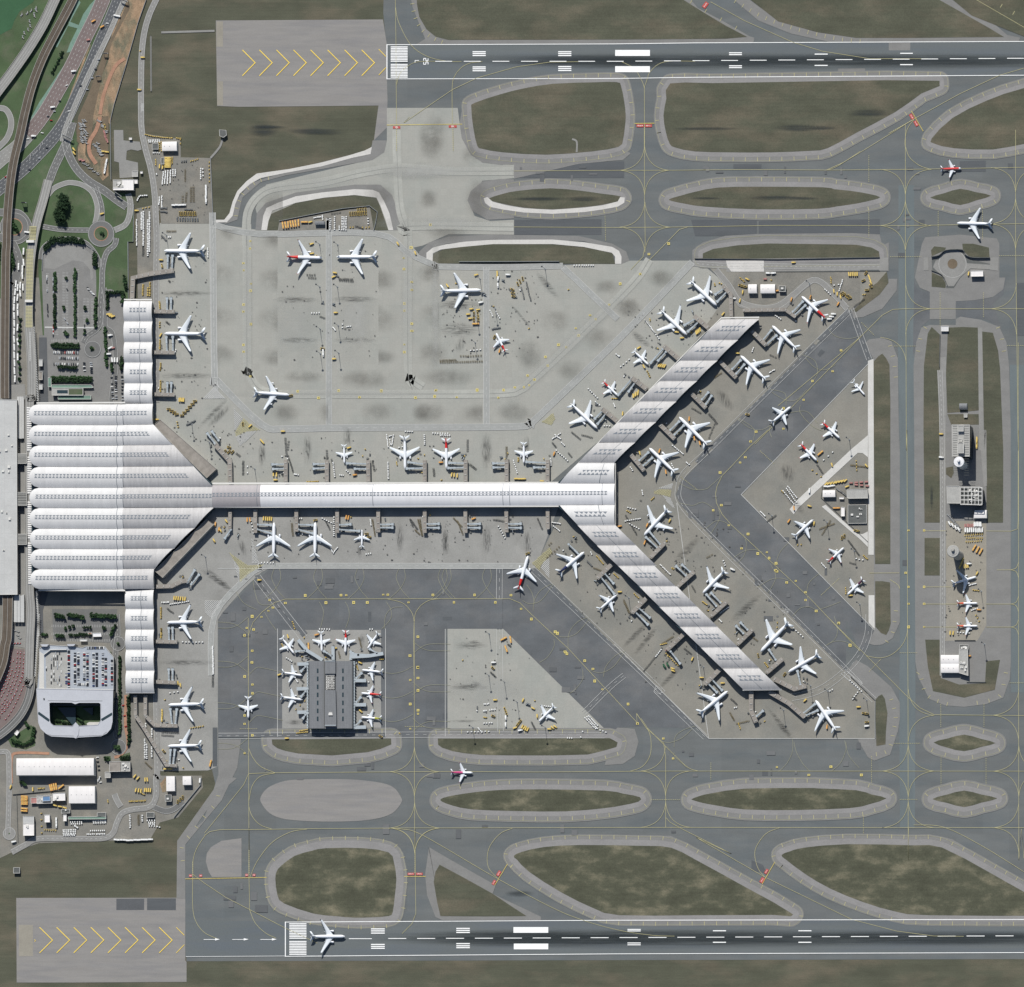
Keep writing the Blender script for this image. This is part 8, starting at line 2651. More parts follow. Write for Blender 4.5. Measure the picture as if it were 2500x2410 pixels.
wtruck|N 910,1070 912,1074|1|white@on~lower pier_outer road|40
dolly|N 840,1005 852,1040|3^near~mid-pier#tail|90
empty|N 600,1200 620,1240|4|dark$by~third!walkway's left|0
tug|N 680,1320 715,1345|6=in~pair of lines by~third!bridges|0
dolly|N 815,1410 875,1365|6|grey%along~third!walkway|0
dolly|N 810,1460 825,1475|3^below~third!walkway|0
empty|N 715,980 750,960|3|brown$on~mid-pier apron|0
tug|N 1250,1555 1255,1480|3&by~large#fuselage|0
dolly|N 1380,1525 1450,1590|5|dark%in~line behind~large#tail|0
loader|N 1105,1738 1110,1732|1=coupled to~large#nose|50
empty|N 1050,1580 1100,1620|6|brown$by~fourth!walkway's end|0
tug|N 1160,1790 1180,1820|4&by~fifth!walkway|60
loader|S 1305,465 1312,460|1&coupled to~tip#nose|20
truck|S 670,482 672,490|1|yellow@left of~tip's?walkway|80
truck|S 832,525 836,530|1|yellow@by~tip's?bridges|60
empty|S 900,650 940,690|6|grey$in~upper patch below~pier tip|0
dolly|S 925,720 940,715|2^in~patch below~pier tip|40
empty|S 890,760 920,810|8|brown$in~lower patch below~pier tip|0
empty|S 945,840 1030,820|8|brown$in~patch beside~straight walkway|0
tug|S 955,840 970,880|4=in~patch beside~straight walkway|0
truck|S 1465,655 1468,665|1|yellow@under~tip's branching walkways|-60
otruck|S 1632,868 1640,860|1|orange@behind~tip#wing|40
dolly|U 555,510 640,590|7^in~slanted}by~dark fence|0
dolly|U 575,650 610,600|4|grey%in~crossing}by~dark fence|0
empty|U 575,640 600,655|4|dark$by~slanted fence|0
dolly|U 400,590 418,580|2^near~masts beyond~pier tip|40
loader|U 660,760 680,765|2|yellow loader,>pair on~pier's far corner|10
loader|U 682,828 684,828|1|yellow loader,*one on~pier's far corner|0
truck|U 620,712 622,712|1|yellow@by~far corner mast|0
wtruck|U 683,855 684,862|1[van below~far corner loaders|90
bus|N 1580,165 1588,190|1|orange bus beside~lower:airliner on~triangle apron|-70
truck|N 1670,265 1680,270|1|yellow@on~paleþof~triangle apron|-50
tug|N 1560,240 1566,246|1=at~lower red-tailed#nose|-40
dolly|N 1680,170 1610,230|3|dark%right of~orange bus|0
empty|N 1560,270 1600,330|6|dark$left of~pale diagonal road|0
tug|N 1525,310 1590,360|3&left of~pale diagonal road|30
tug|N 1290,470 1300,480|2&at~head of~slanted$ranks|-50
dolly|N 1300,470 1380,570|9|grey%in~first slanted;by~pale road's end|0
dolly|N 1325,450 1400,555|9|grey%in~second slanted;by~pale road's end|0
dolly|N 1335,435 1402,520|8|grey%in~third slanted;by~pale road's end|0
otruck|N 1380,605 1386,598|1|orange@in~white box at~pale road's end|50
wtruck|N 1495,470 1505,460|1|grey trailer on~pale diagonal road|40
otruck|N 1340,702 1346,698|1|orange@left of~small/triangle-apron airliner|30
truck|N 1535,715 1540,722|1|yellow@at~small/triangle-apron#nose|-50
tug|N 1410,882 1436,880|2|yellow-white tug behind~small/triangle-apron airliner|70
dolly|N 1125,630 1160,660|5|grey%in~cluster at~triangle apron's?tip|0
empty|N 1180,700 1240,660|7|dark$around~mast at~triangle apron's?tip|0
loader|N 1750,830 1770,815|2|yellow<beside~lower pale road|40
truck|N 1500,582 1505,586|1|yellow@above~small/triangle-apron airliner|20
empty|N 1580,760 1690,720|12|brown$in~field?of~lower pale road|0
empty|N 1600,800 1660,700|10|brown$crossing~field?of~lower pale road|0
empty|N 1800,850 1880,960|14|dark$along~lower pale road|0
dolly|N 1595,1025 1625,1060|4|grey%beside~lower:triangle#tail|0
tug|O 660,965 685,990|4&at~triangle apron's*right|30
dolly|O 600,990 650,1000|3|grey%left of~yellow tugs|20
empty|O 555,1020 590,1030|3|dark$left of~grey carts|0
tug|O 520,1215 522,1260|4&by~purple-tailed#engine|0
truck|O 555,1272 562,1274|1|yellow@at~purple-tailed#nose|20
empty|O 560,270 680,285|14|olive$in~upper]inside~pale road's bend|0
tug|O 600,240 605,310|4&inside~pale road's bend|0
truck|O 678,275 680,277|1|yellow@by~pale road's!edge|0
truck|O 370,415 520,390|8|orange%along~triangle yard's>fence|30
wtruck|O 370,435 420,430|3|white@in~triangle yard's>left|0
box|O 560,408 680,400|4|red container in~triangle yard's>row|0
box|O 600,422 685,432|3|red container in~triangle yard's second row|0
empty|O 450,450 520,500|14|rusty rack between~triangle yard's sheds|0
truck|O 528,430 532,440|1|orange@right of~triangleµracks|90
otruck|O 440,600 462,600|2|orange@below~triangle yard's small shed|0
loader|O 595,772 610,775|2|dark<below~tank compound|0
truck|J 1255,1760 1255,1764|1|yellow@on~midfield strip's?road|90
wtruck|O 1255,210 1255,213|1|small white@on~midfield strip's?road|90
truck|O 1528,70 1528,130|4|yellow@in~column!of~grey slab building|0
truck|J 1528,1810 1528,1860|3|yellow@in~upper column!of~grey slab building|0
scrap|O 1310,650 1400,760|14|scrap pile?of~white midfield shed|0
wtruck|O 1320,720 1390,765|4[cabin at~foot of~scrap piles|-30
box|O 1440,735 1500,735|5|pinkish container in~upper block under~white midfield shed|90
wtruck|O 1510,725 1560,725|5[container in~upper block under~white midfield shed|90
wtruck|O 1440,770 1570,770|9|white@in~lower}under~white midfield shed|90
tug|O 1435,810 1570,800|9|white-yellow tug in~upper}above~grey tower|90
tug|O 1450,830 1570,830|9&in~middle}above~grey tower|90
tug|O 1445,860 1560,850|8&in~lower}above~grey tower|90
bus|O 1508,905 1558,935|3|yellowßbus beside~grey round control tower|90
truck|O 1420,1000 1400,1050|3|yellow@right of~grey tower's foot|0
wtruck|O 1468,1025 1468,1030|1|white@among yellow ones near~grey tower|90
truck|O 1430,1050 1460,1045|3|yellow@in~short]near~grey tower|90
truck|O 1525,1095 1535,1108|1|yellow@at~shaded#nose|-60
dolly|O 1470,1195 1520,1180|5|dark%below~shaded airliner|20
tug|O 1500,1230 1540,1235|4&between~shaded airliner and~orange-tailed pair|0
dolly|O 1490,1385 1530,1370|4|dark%below~upper orange-tailed airliner|20
otruck|O 1545,1375 1545,1385|1|orange@by~upper orange-tailed#nose|90
tug|O 1520,1422 1545,1470|3&between~orange-tailed pair|90
truck|O 1325,1560 1345,1560|2|yellow@left of~lower orange-tailed airliner|90
dolly|O 1380,1555 1470,1560|5|dark%below~lower orange-tailed airliner|0
otruck|U 1468,315 1468,325|1|yellow@right of~twin-bay shed's block|90
truck|J 1462,532 1470,526|1|yellow@by~hut beside~sunken roundabout|40
truck|J 118,445 124,445|1|yellow@in~underpass road|0
tug|P 1242,110 1240,190|8&in~column?of~lower arm's first bridges|90
tug|K 1240,1680 1240,1760|7&along~lower arm's>apron|90
truck|K 1340,1605 1425,1615|6|yellow@in~row under~lower annexe|90
dolly|K 1248,1640 1300,1640|6^in~upper]of~lower arm's corner|90
dolly|K 1310,1655 1450,1632|10|grey%in~slanted]of~lower arm's corner|0
empty|K 1290,1690 1330,1720|6|dark$in~lower arm's corner|0
tug|K 1240,1840 1242,1880|4&beside~lower arm's first airliner|90
dolly|P 1405,213 1560,214|7^in~row below~lower arm's first airliner|0
dolly|P 1637,255 1640,460|15^in~long+along~lower apron's!road|90
empty|P 1637,475 1637,550|7|dark$at~foot of~long!column|90
truck|P 1370,530 1388,545|2|yellow@at~lower arm's empty gate|-40
dolly|P 1310,605 1370,595|3|dark%below~lower arm's empty gate|0
truck|P 1248,745 1247,810|5|yellow@in~column by~mauve-flanked airliner|0
tug|P 1270,650 1270,660|1=by~mauve-flanked airliner|90
tug|P 1470,875 1560,860|6&in~row behind~mauve-flanked#wing|20
empty|P 1250,905 1370,910|9|dark$in~row between~two*airliners|0
empty|P 1250,930 1330,935|6|dark$in~second]between~two*airliners|0
loader|P 1258,1050 1262,1055|1|orange<at~lowest#nose|0
bus|P 1618,1155 1622,1140|1|yellow bus at~lower_bottom!corner|0
truck|P 1275,1190 1310,1188|2|yellow@at~longæwalkway's end|0
tug|P 1410,1180 1412,1182|1[tug near~lowest#wing|0
dolly|P 1115,960 1116,1105|12^in~first lane under~longæwalkway|90
dolly|P 1130,1000 1130,1105|9^in~second lane under~longæwalkway|90
dolly|P 1168,880 1168,960|8^in~third lane under~longæwalkway|90
dolly|P 1168,1020 1168,1095|7^in~lower third lane under~longæwalkway|90
dolly|P 1122,840 1122,875|4^at~upper end of~slanted walkway lanes|90
empty|P 1120,1140 1165,1180|6|brown$at~lower end of~slanted walkway lanes|0
truck|P 1118,1272 1135,1272|2|yellow@pair in~lower?yard's centre|90
truck|P 1038,1245 1062,1260|2|orange@by~serviceþbuilding's yard|80
truck|P 1048,1352 1085,1358|3|orange@in~left part of~yard's§row|90
truck|P 1115,1350 1158,1352|4|yellow@in~right part of~yard's§row|90
tug|P 1090,1375 1110,1385|3=under~yard's§row|0
tug|P 995,1438 1118,1432|12=in~yard's long curved row|90
dolly|P 1000,1545 1003,1640|8^in~tall+of~lower!yard|90
empty|P 1065,1545 1068,1615|7|brown$in~faint+of~lower!yard|90
dolly|P 1095,1545 1098,1590|4|dark%in~short+of~lower!yard|90
dolly|P 1135,1585 1190,1585|4^in~first;of~lower!block|90
dolly|P 1145,1600 1190,1600|4^in~second;of~lower!block|90
dolly|P 1148,1614 1190,1614|4^in~third;of~lower!block|90
dolly|P 1150,1628 1190,1628|3^in~fourth;of~lower!block|90
dolly|P 1210,1632 1228,1636|2|grey%right of~lower!block|0
dolly|P 545,1598 630,1596|6^in~upper;of~lower?fan|90
dolly|P 550,1612 630,1610|6^in~second;of~lower?fan|90
dolly|P 575,1625 600,1640|4^at~point of~lower?fan|90
dolly|P 720,1590 815,1588|8^in~upper;under~cart shelter|90
dolly|P 722,1606 815,1602|8^in~lower;under~cart shelter|90
dolly|P 490,1658 582,1658|8^in~first;of~lower?block|90
dolly|P 490,1672 582,1672|8^in~second;of~lower?block|90
dolly|P 490,1686 582,1686|8^in~third;of~lower?block|90
dolly|P 495,1698 575,1698|7^in~fourth;of~lower?block|90
dolly|P 672,1692 725,1690|5^in~left;by~bottom road|90
dolly|P 745,1690 805,1688|6^in~lower!rank by~bottom road|90
dolly|P 700,1665 805,1662|8|grey%in~upper;by~bottom road|90
wtruck|P 895,1734 960,1736|4[container in~left part of~row along~grass edge|0
wtruck|P 990,1738 1160,1730|7[container in~right part of~row along~grass edge|0
bus|P 190,1400 190,1460|5|yellow bus in~upper group by~dark fence|90
bus|P 190,1494 190,1512|2|yellow bus in~lower pair by~dark fence|90
bus|P 390,1333 435,1325|4|yellow bus in~row south of~long warehouse|90
bus|P 470,1325 472,1328|1|yellow bus standing apart south of~long warehouse|90
truck|P 252,1345 260,1345|1|orange@south of~long warehouse|90
tug|P 295,1338 340,1336|5|white-yellow tug in~row south of~long warehouse|90
tug|P 830,1432 832,1445|2&by~big square shed's corner|0
truck|P 425,1470 500,1486|3|yellow@by~workshop's*edge|0
tug|P 345,1655 430,1660|6=in~row below~white block|90
tug|P 320,1530 322,1680|4=in~column?of~white block|90
wtruck|P 437,1580 437,1625|3|white@in~column!of~white block|0
wtruck|P 107,1745 110,1750|1|white@at~lower?cul-de-sac|70
truck|P 82,1325 84,1328|1|orange@on~lower?road|-50
card,carw|P 750,1100 775,1290|7`in~strip!of~long warehouse|90|.2
carw,cars|P 755,1280 770,1255|4|white{in~slanted group at~long warehouse's corner|30
card,carr|P 948,700 970,860|3`on~red-paved hotel road|90
card|P 905,640 905,660|1|dark{on~road between hotel and*arm|90
loader|P 1370,1440 1405,1410|3|grey equipment rack by~lower?yard corner|40
wtruck|P 1530,1285 1548,1270|1|grey@at~lower?yard's far corner|45
truck|Q 640,175 645,165|1|orange@at~upper?satellite#tail|40
tug|Q 595,232 605,250|3&at~upper?satellite#wing|0
bus|Q 795,235 803,255|1|orange bus?of~satellite's>middle airliner|-20
otruck|Q 860,157 864,156|1|orange@at~satellite's>middle#tail|0
dolly|Q 885,115 960,115|5|grey%in~row above~satellite's>middle airliner|90
dolly|Q 1272,116 1290,116|2|grey%above~satellite's upper!airliner|90
tug|Q 675,60 692,110|4&train on~diagonalþabove~satellite|-5
tug|Q 765,178 768,182|1&below~train on~diagonal road|-50
truck|Q 1005,255 1005,265|1|yellow@beside~satellite's>walkway|90
empty|Q 1185,180 1205,250|7|brown$between~red-tailed and upper!satellite airliners|0
empty|Q 1030,290 1040,330|4|brown$right of~satellite's>walkway|0
dolly|Q 630,335 670,360|4^left of~satellite's upper?corner|30
tug|Q 748,325 752,328|1&near~satellite's upper?corner|0
tug|Q 1348,345 1372,345|3&at~satellite's upper!corner|90
truck|Q 575,462 576,466|1|orange@at~satellite apron's?edge|90
dolly|Q 705,500 715,520|3|orange-white%left of~satellite|30
empty|Q 740,500 760,520|4|dark$near~satellite's?wall|0
tug|Q 700,730 770,665|3&near~lower?satellite airliner|40
tug|Q 710,912 790,905|8=in~lower]by~satellite's bottom corner|0
tug|Q 735,895 790,885|6=in~upper]by~satellite's bottom corner|0
truck|Q 630,952 634,952|1|yellow@on~road below~satellite|0
loader|Q 1352,938 1356,940|1|yellow<on~road!of~satellite|0
tug|Q 1165,385 1180,425|5=by~satellite's upper!wall|0
truck|Q 1195,372 1200,375|1|orange@under~satellite's upper!walkway|10
dolly|Q 1240,510 1260,520|2|dark%beside~satellite's!walkway|0
truck|Q 1200,742 1204,745|1|orange@near~yellow-green tailed airliner|0
truck|L 422,1150 424,1158|1|yellow-white@on~diagonal service road's>end|80
dolly|L 62,1665 68,1870|15^in~long+beside~dark taxilane's?edge|90
bus|R 724,185 726,190|1|orange bus at~remote apron's>road|90
bus|R 775,190 785,200|1|orange bus on~remote_slanted edge|-40
bus|R 738,262 748,270|1|yellow bus below~remote apron's>pair|-25
empty|R 760,230 775,245|4|dark$between~remote_buses|0
tug|R 408,350 412,354|1=alone at~remote apron's>left|-60
wtruck|R 649,360 649,380|1|white@left of~remoteßroad|90
loader|R 640,410 642,412|1|dark<below~white truck|0
empty|R 625,445 660,480|7|dark$in~cluster?of~remoteßroad|0
truck|R 660,655 660,665|1|yellow@left of~remoteßroad's middle|90
dolly|R 575,690 610,688|4^in~upper line?of~remoteßroad|90
dolly|R 570,742 590,740|3^in~left group by~remoteßroad|90
dolly|R 620,735 658,732|4^in~right group by~remoteßroad|90
loader|R 640,780 650,785|1|dark<below~white%groups|0
dolly|R 520,738 522,742|1|dark%left of~white%groups|0
empty|R 520,715 520,725|2|dark rack?of~white%groups|0
wtruck|R 741,795 741,850|2|long grey trailer!of~remoteßroad|0
loader|R 735,728 745,760|3|dark<above~long grey trailer|0
tug|R 575,790 590,795|3|yellowish tug in~remote apron's*left|0
dolly|R 450,905 610,900|7^in~bottom}of~remote apron's?half|0
dolly|R 530,875 555,905|4^above~bottom line|0
dolly|R 575,838 635,835|4^in~middle}of~remote apron's?half|0
truck|R 868,650 880,670|1|yellow@right of~remote_mast|-55
steps|R 905,690 920,695|2|dark steps!of~yellow truck|40
tug|R 964,662 965,666|1|orange tug!of~dark steps|40
truck|R 950,720 952,722|1|orange@above~remote#nose|20
truck|R 980,780 985,785|1|yellow@at~remote#nose|-50
dolly|R 1020,700 1085,712|5^by~remote#tail|20
truck|R 813,870 815,875|1|yellow@in~left of~bottom§row|90
loader|R 830,850 850,825|3|yellow-grey<above~bottom§row|0
truck|R 870,865 910,885|4|yellow@in~right of~bottom§row|90
wtruck|R 853,890 854,895|1|white@in~bottom§row|90
truck|R 1075,880 1078,885|1|olive@left of~yellow pair below~remote airliner|60
truck|R 1100,870 1122,862|2|yellow@in~pair below~remote airliner|-60
empty|R 940,830 965,880|7|dark$by~remote#nose|0
dolly|R 1350,795 1430,880|9^in~left}of~remote_tip block|0
dolly|R 1365,790 1440,872|9^in~second}of~remote_tip block|0
dolly|R 1380,782 1445,855|8^in~third}of~remote_tip block|0
dolly|R 1445,880 1510,908|4^trailing from~remote_tip block|0
dolly|R 1215,950 1250,952|3^in~trio on~grass edge|90
dolly|R 1318,942 1320,944|1^alone on~grass edge|0
dolly|R 1330,900 1332,902|1^alone above~grass edge|0
tug|Q 1498,916 1500,918|1|dark tug on~road between satellite and remote apron|0"""
for c_,w_ in[('þ',' road '),('æ',' slanted '),('ø','|dark green tarpaulin-covered '),('ß',' apron '),('µ',' yard '),('¶',' motorway '),('§',' middle '),('`','|car '),(':',' red-tailed '),('/',' white '),(';',' rank '),('_'," apron's "),(']',' row '),('[','|white '),('}',' line '),('{',' car '),('>',' upper '),('<',' loader '),('=','|orange tug '),('+',' column '),('*',' lower '),('?',' left '),('!',' right '),('&','|yellow tug '),('%',' cart '),('$',' dolly '),('#'," airliner's "),('@',' truck '),('^','|white cart '),('~',' the ')]:
 ROWS=ROWS.replace(c_,w_)
for ln in ROWS.splitlines():
 a=ln.split('|')
 row(a[0],a[1],int(a[2]),a[3],float(a[4])if len(a)>4 else 0,jit=0.35,skip=float(a[5])if len(a)>5 else 0)
for k,(x,y0,y1)in enumerate(((540,225,770),(632,272,725),(682,268,662),(770,268,668),(818,268,752),(908,276,758),(956,272,758),(1046,270,746),(1090,350,748),(1182,375,755))):
 lab=f"parked car in the {('first', 'second', 'third', 'fourth', 'fifth', 'sixth', 'seventh', 'eighth', 'ninth', 'tenth')[k]} packed column of the rooftop deck, counted from its left"
 row(CARS,f"HT {x},{y0} {x},{y1}",int((y1-y0)/20.5),lab,90,.12,DK+.06,h=DK+1,skip=.04,rj=.03)
row(CARS,"HT 812,195 1060,192",13,"parked car in the top row along the deck's northern parapet",90,.1,DK+.06,h=DK+1,rj=.03)
row(CARS,"HT 672,735 798,735",7,"parked car in the short lower row between the deck's second and fifth columns",90,.1,DK+.06,h=DK+1,rj=.03)
for k,(y0,y1)in enumerate(((275,355),(410,490),(545,620),(670,750))):
 nm=('uppermost','second','third','lowest')[k]
 for j,x in enumerate((280,318,345,372,402,428)):
  row(CARS,f"HT {x},{y0} {x},{y1}",3,f"parked car in the {('first', 'second', 'third', 'fourth', 'fifth', 'sixth')[j]} file of the {nm} sparse block on the deck's grey half",0,.2,DK+.07,h=DK+1,skip=.4,rj=.04)
row(CARS,"HT 500,540 505,720",7,"parked car in the loose column beside the deck's first packed column",90,.15,DK+.07,h=DK+1,skip=.25)
put('carw',*pts("HT 208,490",DK)[0],1.57,"white car driving on the deck's ramp lane",z=DK+.08)
put('card',*pts("HT 208,515",DK)[0],1.57,"dark car driving on the deck's ramp lane",z=DK+.08)
for k,s in enumerate(("160,240 140,390 90,530 50,660 0,820","118,560 80,720 35,830 -10,910","225,250 205,450 180,600 135,760 75,910 0,1060","275,320 250,530 205,700 130,920 60,1060 -10,1180","345,260 320,530 275,710 200,930 125,1120 50,1230 -10,1310",
        "400,270 380,560 340,720 270,910 190,1100 110,1250 -10,1410","470,280 440,620 380,830 300,1030 220,1170 100,1340 -10,1490","495,370 470,600 420,780 350,950 260,1130 150,1310 60,1430 -10,1530","450,900 370,1110 280,1290 200,1430 100,1560 60,1610")):
 p=smooth(pts("TX "+s),False,4)
 lab=f"red taxi with pale roof in the {('outermost left', 'short second', 'third', 'fourth', 'fifth', 'sixth', 'seventh', 'eighth', 'rightmost')[k]} curved lane of the taxi pool"
 for x,y,hd in along(p,step=8.0):
  if R.random()<.07:
   continue
  put('taxi',x+R.uniform(-.2,.2),y+R.uniform(-.3,.3),hd,lab,lab+' row',z=.8)
row('taxi',"TX 220,90 380,85",4,"red taxi in the short file at the head of the taxi pool",0,.2,.8)
row('scrap',"A 620,940 640,1090",14,"bundle of pale scaffold in the left heap of the earthworks yard",0,2.2,.2,1.2)
row('scrap',"A 650,920 670,1090",14,"bundle of pale scaffold in the right heap of the earthworks yard",0,2.2,.2,1.2)
row('scrap',"A 740,1100 790,1190",14,"dark steel stack in the lower earthworks heap",0,3,.2,1.3)
row('scrap',"A 770,930 820,1000",8,"mixed materials in the upper earthworks heap",0,3,.2,1.3)
row('box',"A 800,1020 822,1080",6,"red container stack beside the earthworks fence",0,1.2,.2)
row('loader',"A 808,970 810,985",2,"yellow machine in the upper earthworks yard",0,.5,.2)
row('truck',"A 795,1165 822,1168",2,"yellow machine by the lower earthworks fence",0,.5,.2)
row('wtruck',"A 808,1320 822,1240",6,"white cabin in the column by the earthworks fence",0,.4,.2)
row('box',"A 620,1230 640,1235",2,"reddish container by the slip road bend",30,.4,.2)
row('scrap',"A 650,1250 760,1340",9,"rubble heap along the slip road bend",0,2.0,.2)
row('scrap',"A 225,1225 330,1110",8,"brown debris heap along the motorway verge",0,2,.2)
row('scrap',"A 170,110 290,60 190,290",12,"pale rubble beside the bright lawn",0,3,.2,1.2)
row('scrap',"P 70,30 160,180",8,"building material pile above the taxi pool",0,2.5,.4)
for loc,s in BR:
 T=s.split()[0]
 a,b=pts(s.split(';')[0])
 u=Vector((b[0]-a[0],b[1]-a[1])).normalized()
 for i in range(6):
  t,d=R.uniform(-8,10),R.choice((-1,1))*R.uniform(6,17)
  k=R.choice(('rack','rack','empty','empty','dolly','tug','steps'))
  w={'rack':'dark equipment rack','empty':'low dark dolly','dolly':'grey baggage cart','tug':'small yellow tug','steps':'grey passenger steps'}[k]
  lab=' '.join((w+' '+loc.replace('at the','by the')).split()[:16])
  put(k,a[0]+u.x*t-u.y*d,a[1]+u.y*t+u.x*d,math.atan2(u.y,u.x)+R.choice((0,1.57))+R.gauss(0,.2),lab,lab,n=6)
settle()
# ------------------------------------------------------------------ light masts, sign gantries
MASTS=[("D 883,305","topmost on the left of the upper apron road"),("D 1022,308","topmost on the right of the upper apron road"),("D 884,632","second down on the left of the upper apron road"),("D 1020,632","second down on the right of the upper apron road"),("D 887,955","third down on the left of the upper apron road"),("D 1027,930","third down on the right of the upper apron road"),
     ("D 889,1145","lowest on the left of the upper apron road"),("D 1030,1140","lowest on the right of the upper apron road"),("H 542,570","above the oil stained stand"),("H 660,800","right of the yellow truck cluster"),("H 505,1060","among the long dolly rows"),("H 1043,495","near the equipment field's top right"),("H 520,870","inside the yellow truck cluster"),
     ("R 612,150","at the remote apron's upper left"),("R 610,470","at the remote apron's middle left"),("R 730,520","right of the remote apron road"),("R 827,675","above the long grey trailer's right"),("R 487,870","at the remote apron's lower left"),("R 1043,870","below the remote airliner"),("S 685,405","left of the lower pier's tip walkway"),("S 1508,550","right of the lower pier's tip"),
     ("S 1300,735","between the tip's two long walkways"),("U 680,660","at the lower pier's far corner"),("U 382,590","beyond the lower pier's tip airliner nose"),("O 547,75","at the top of the pale diagonal road"),("O 627,1340","at the lowest corner of the triangle apron"),("O 375,710","in the brown dolly field of the triangle apron"),("O 585,930","beside the triangle apron's lower red-tailed airliner"),("N 1210,660","at the triangle apron's left tip"),
     ("O 1560,1240","right of the orange-tailed airliners"),("U 1585,230","above the twin-bay shed's right side"),("K 1475,270","beside the upper annexe road's upper end"),("K 1610,410","beside the upper annexe road's lower end"),("K 1580,1290","beside the lower annexe's apron"),("L 385,300","between the long pier's first upper walkways"),("A 1280,1810","beside the first airliner's wingtip"),("M 1685,1290","by the second lower pier walkway"),("I 1500,605","beside the curved service road")]
proto=None
for s,where in MASTS:
 c,=pts(s)
 if proto is None:
  e=empty('floodlight_mast',(0,0,0))
  mb=MB()
  mb.cyl((0,0),.5,.3,31,0,8,.22)
  mb.cyl((0,0),1.6,.3,1.0,0,8)
  mb.build('pole',[M['steel']],e)
  mb=MB()
  mb.cyl((0,0),1.3,30.6,31.2,0,12)
  hd=mb.build('lamp_ring',[M['dark']],e)
  mb=MB()
  for k in range(8):
   mb.box((1.6*math.cos(k*.785),1.6*math.sin(k*.785)),(.7,.5,.8),30.0,k*.785,0)
  mb.build('floodlight',[M['steel']],hd)
  register(e)
  proto=e
  o=e
  o.location=(c[0],c[1],.1)
 else:
  o=copy_tree(proto,(c[0],c[1],.1),R.uniform(0,1))
 tag(o,f"tall thin floodlight mast {where}"[:110],'floodlight','floodlight masts on the aprons')
for s,rz,lab in(("A 520,1055",-.45,"wide dark sign gantry over the slip road fork"),("A 812,412",0.0,"small dark sign board beside the dark motorway"),("A 755,588",0.1,"small dark hut-like sign lower on the dark motorway"),("A 955,5",-.35,"dark sign gantry cut by the upper frame edge"),("A 910,1495",-.6,"slanted dark sign gantry before the gatehouse"),("A 187,1560",.0,"tall dark sign tower on the lawn beside the slip road")):
 c,=pts(s,6)
 e=empty('sign_gantry',(c[0],c[1],0),lab,'road sign',rz=rz)
 W=21 if 'wide' in lab else (14 if 'gantry' in lab else 8)
 mb=MB()
 for sg in(-1,1):
  mb.cyl((sg*W/2,0),.35,0,7.5,0,8)
 mb.build('post',[M['steel']],e)
 mb=MB()
 mb.box((0,0),(W,1.4,.6),7.2,0,0)
 mb.build('beam',[M['steel']],e)
 mb=MB()
 mb.box((0,-.9),(W*.9,.3,3.4 if 'tower' not in lab else 9),6.2,0,0)
 mb.box((0,-.4),(W*.85,.9,.25),9.4 if 'tower' not in lab else 15,0,0)
 mb.build('sign_board',[M['dark']],e)
# ------------------------------------------------------------------ trees and hedges
def make_tree(seed,r,h,m):
 rr_=random.Random(seed)
 e=empty('tree',(0,0,0))
 mb=MB()
 mb.cyl((0,0),.28,0,h*.6,0,7,.14)
 for k in range(4):
  a=rr_.uniform(0,6.28)
  mb.slab([(0,0),(math.cos(a)*r*.6,math.sin(a)*r*.6)],.16,lambda t:h*(.4+.25*t),lambda t:h*(.43+.25*t),0)
 mb.build('trunk',[M['bark']],e)
 mb=MB()
 clumps=[(rr_.gauss(0,r*.42),rr_.gauss(0,r*.42),h*rr_.uniform(.5,.95))for _ in range(16)]
 for cx_,cy_,cz in clumps:
  cr=rr_.uniform(.28,.5)*r
  for _ in range(34):
   v=Vector((rr_.gauss(0,1),rr_.gauss(0,1),rr_.gauss(0,.8))).normalized()*cr*rr_.uniform(.55,1.05)
   p0=Vector((cx_,cy_,cz))+v
   nrm=(v.normalized()+Vector((rr_.uniform(-.6,.6),rr_.uniform(-.6,.6),rr_.uniform(-.3,.7)))).normalized()
   t=nrm.orthogonal().normalized()
   b_=nrm.cross(t)
   s_=rr_.uniform(.35,.7)
   a_=rr_.uniform(0,3)
   t2=t*math.cos(a_)+b_*math.sin(a_)
   b2=nrm.cross(t2)
   mb.add([tuple(p0+t2*s_+b2*s_*.6),tuple(p0-t2*s_+b2*s_*.6),tuple(p0-t2*s_-b2*s_*.6),tuple(p0+t2*s_-b2*s_*.6)],[[0,1,2,3]])
 mb.build('crown',[m],e)
 register(e)
 return[e,False]
TREES={'a':[make_tree(1,3.2,6.5,M['leaf']),make_tree(2,3.0,6,M['leaf']),make_tree(3,3.4,7,M['leaf2'])],'b':[make_tree(5,6.5,11,M['leaf']),make_tree(6,6.0,10,M['leaf'])],'s':[make_tree(8,1.9,3.6,M['leaf2']),make_tree(9,2.0,3.4,M['leaf'])]}
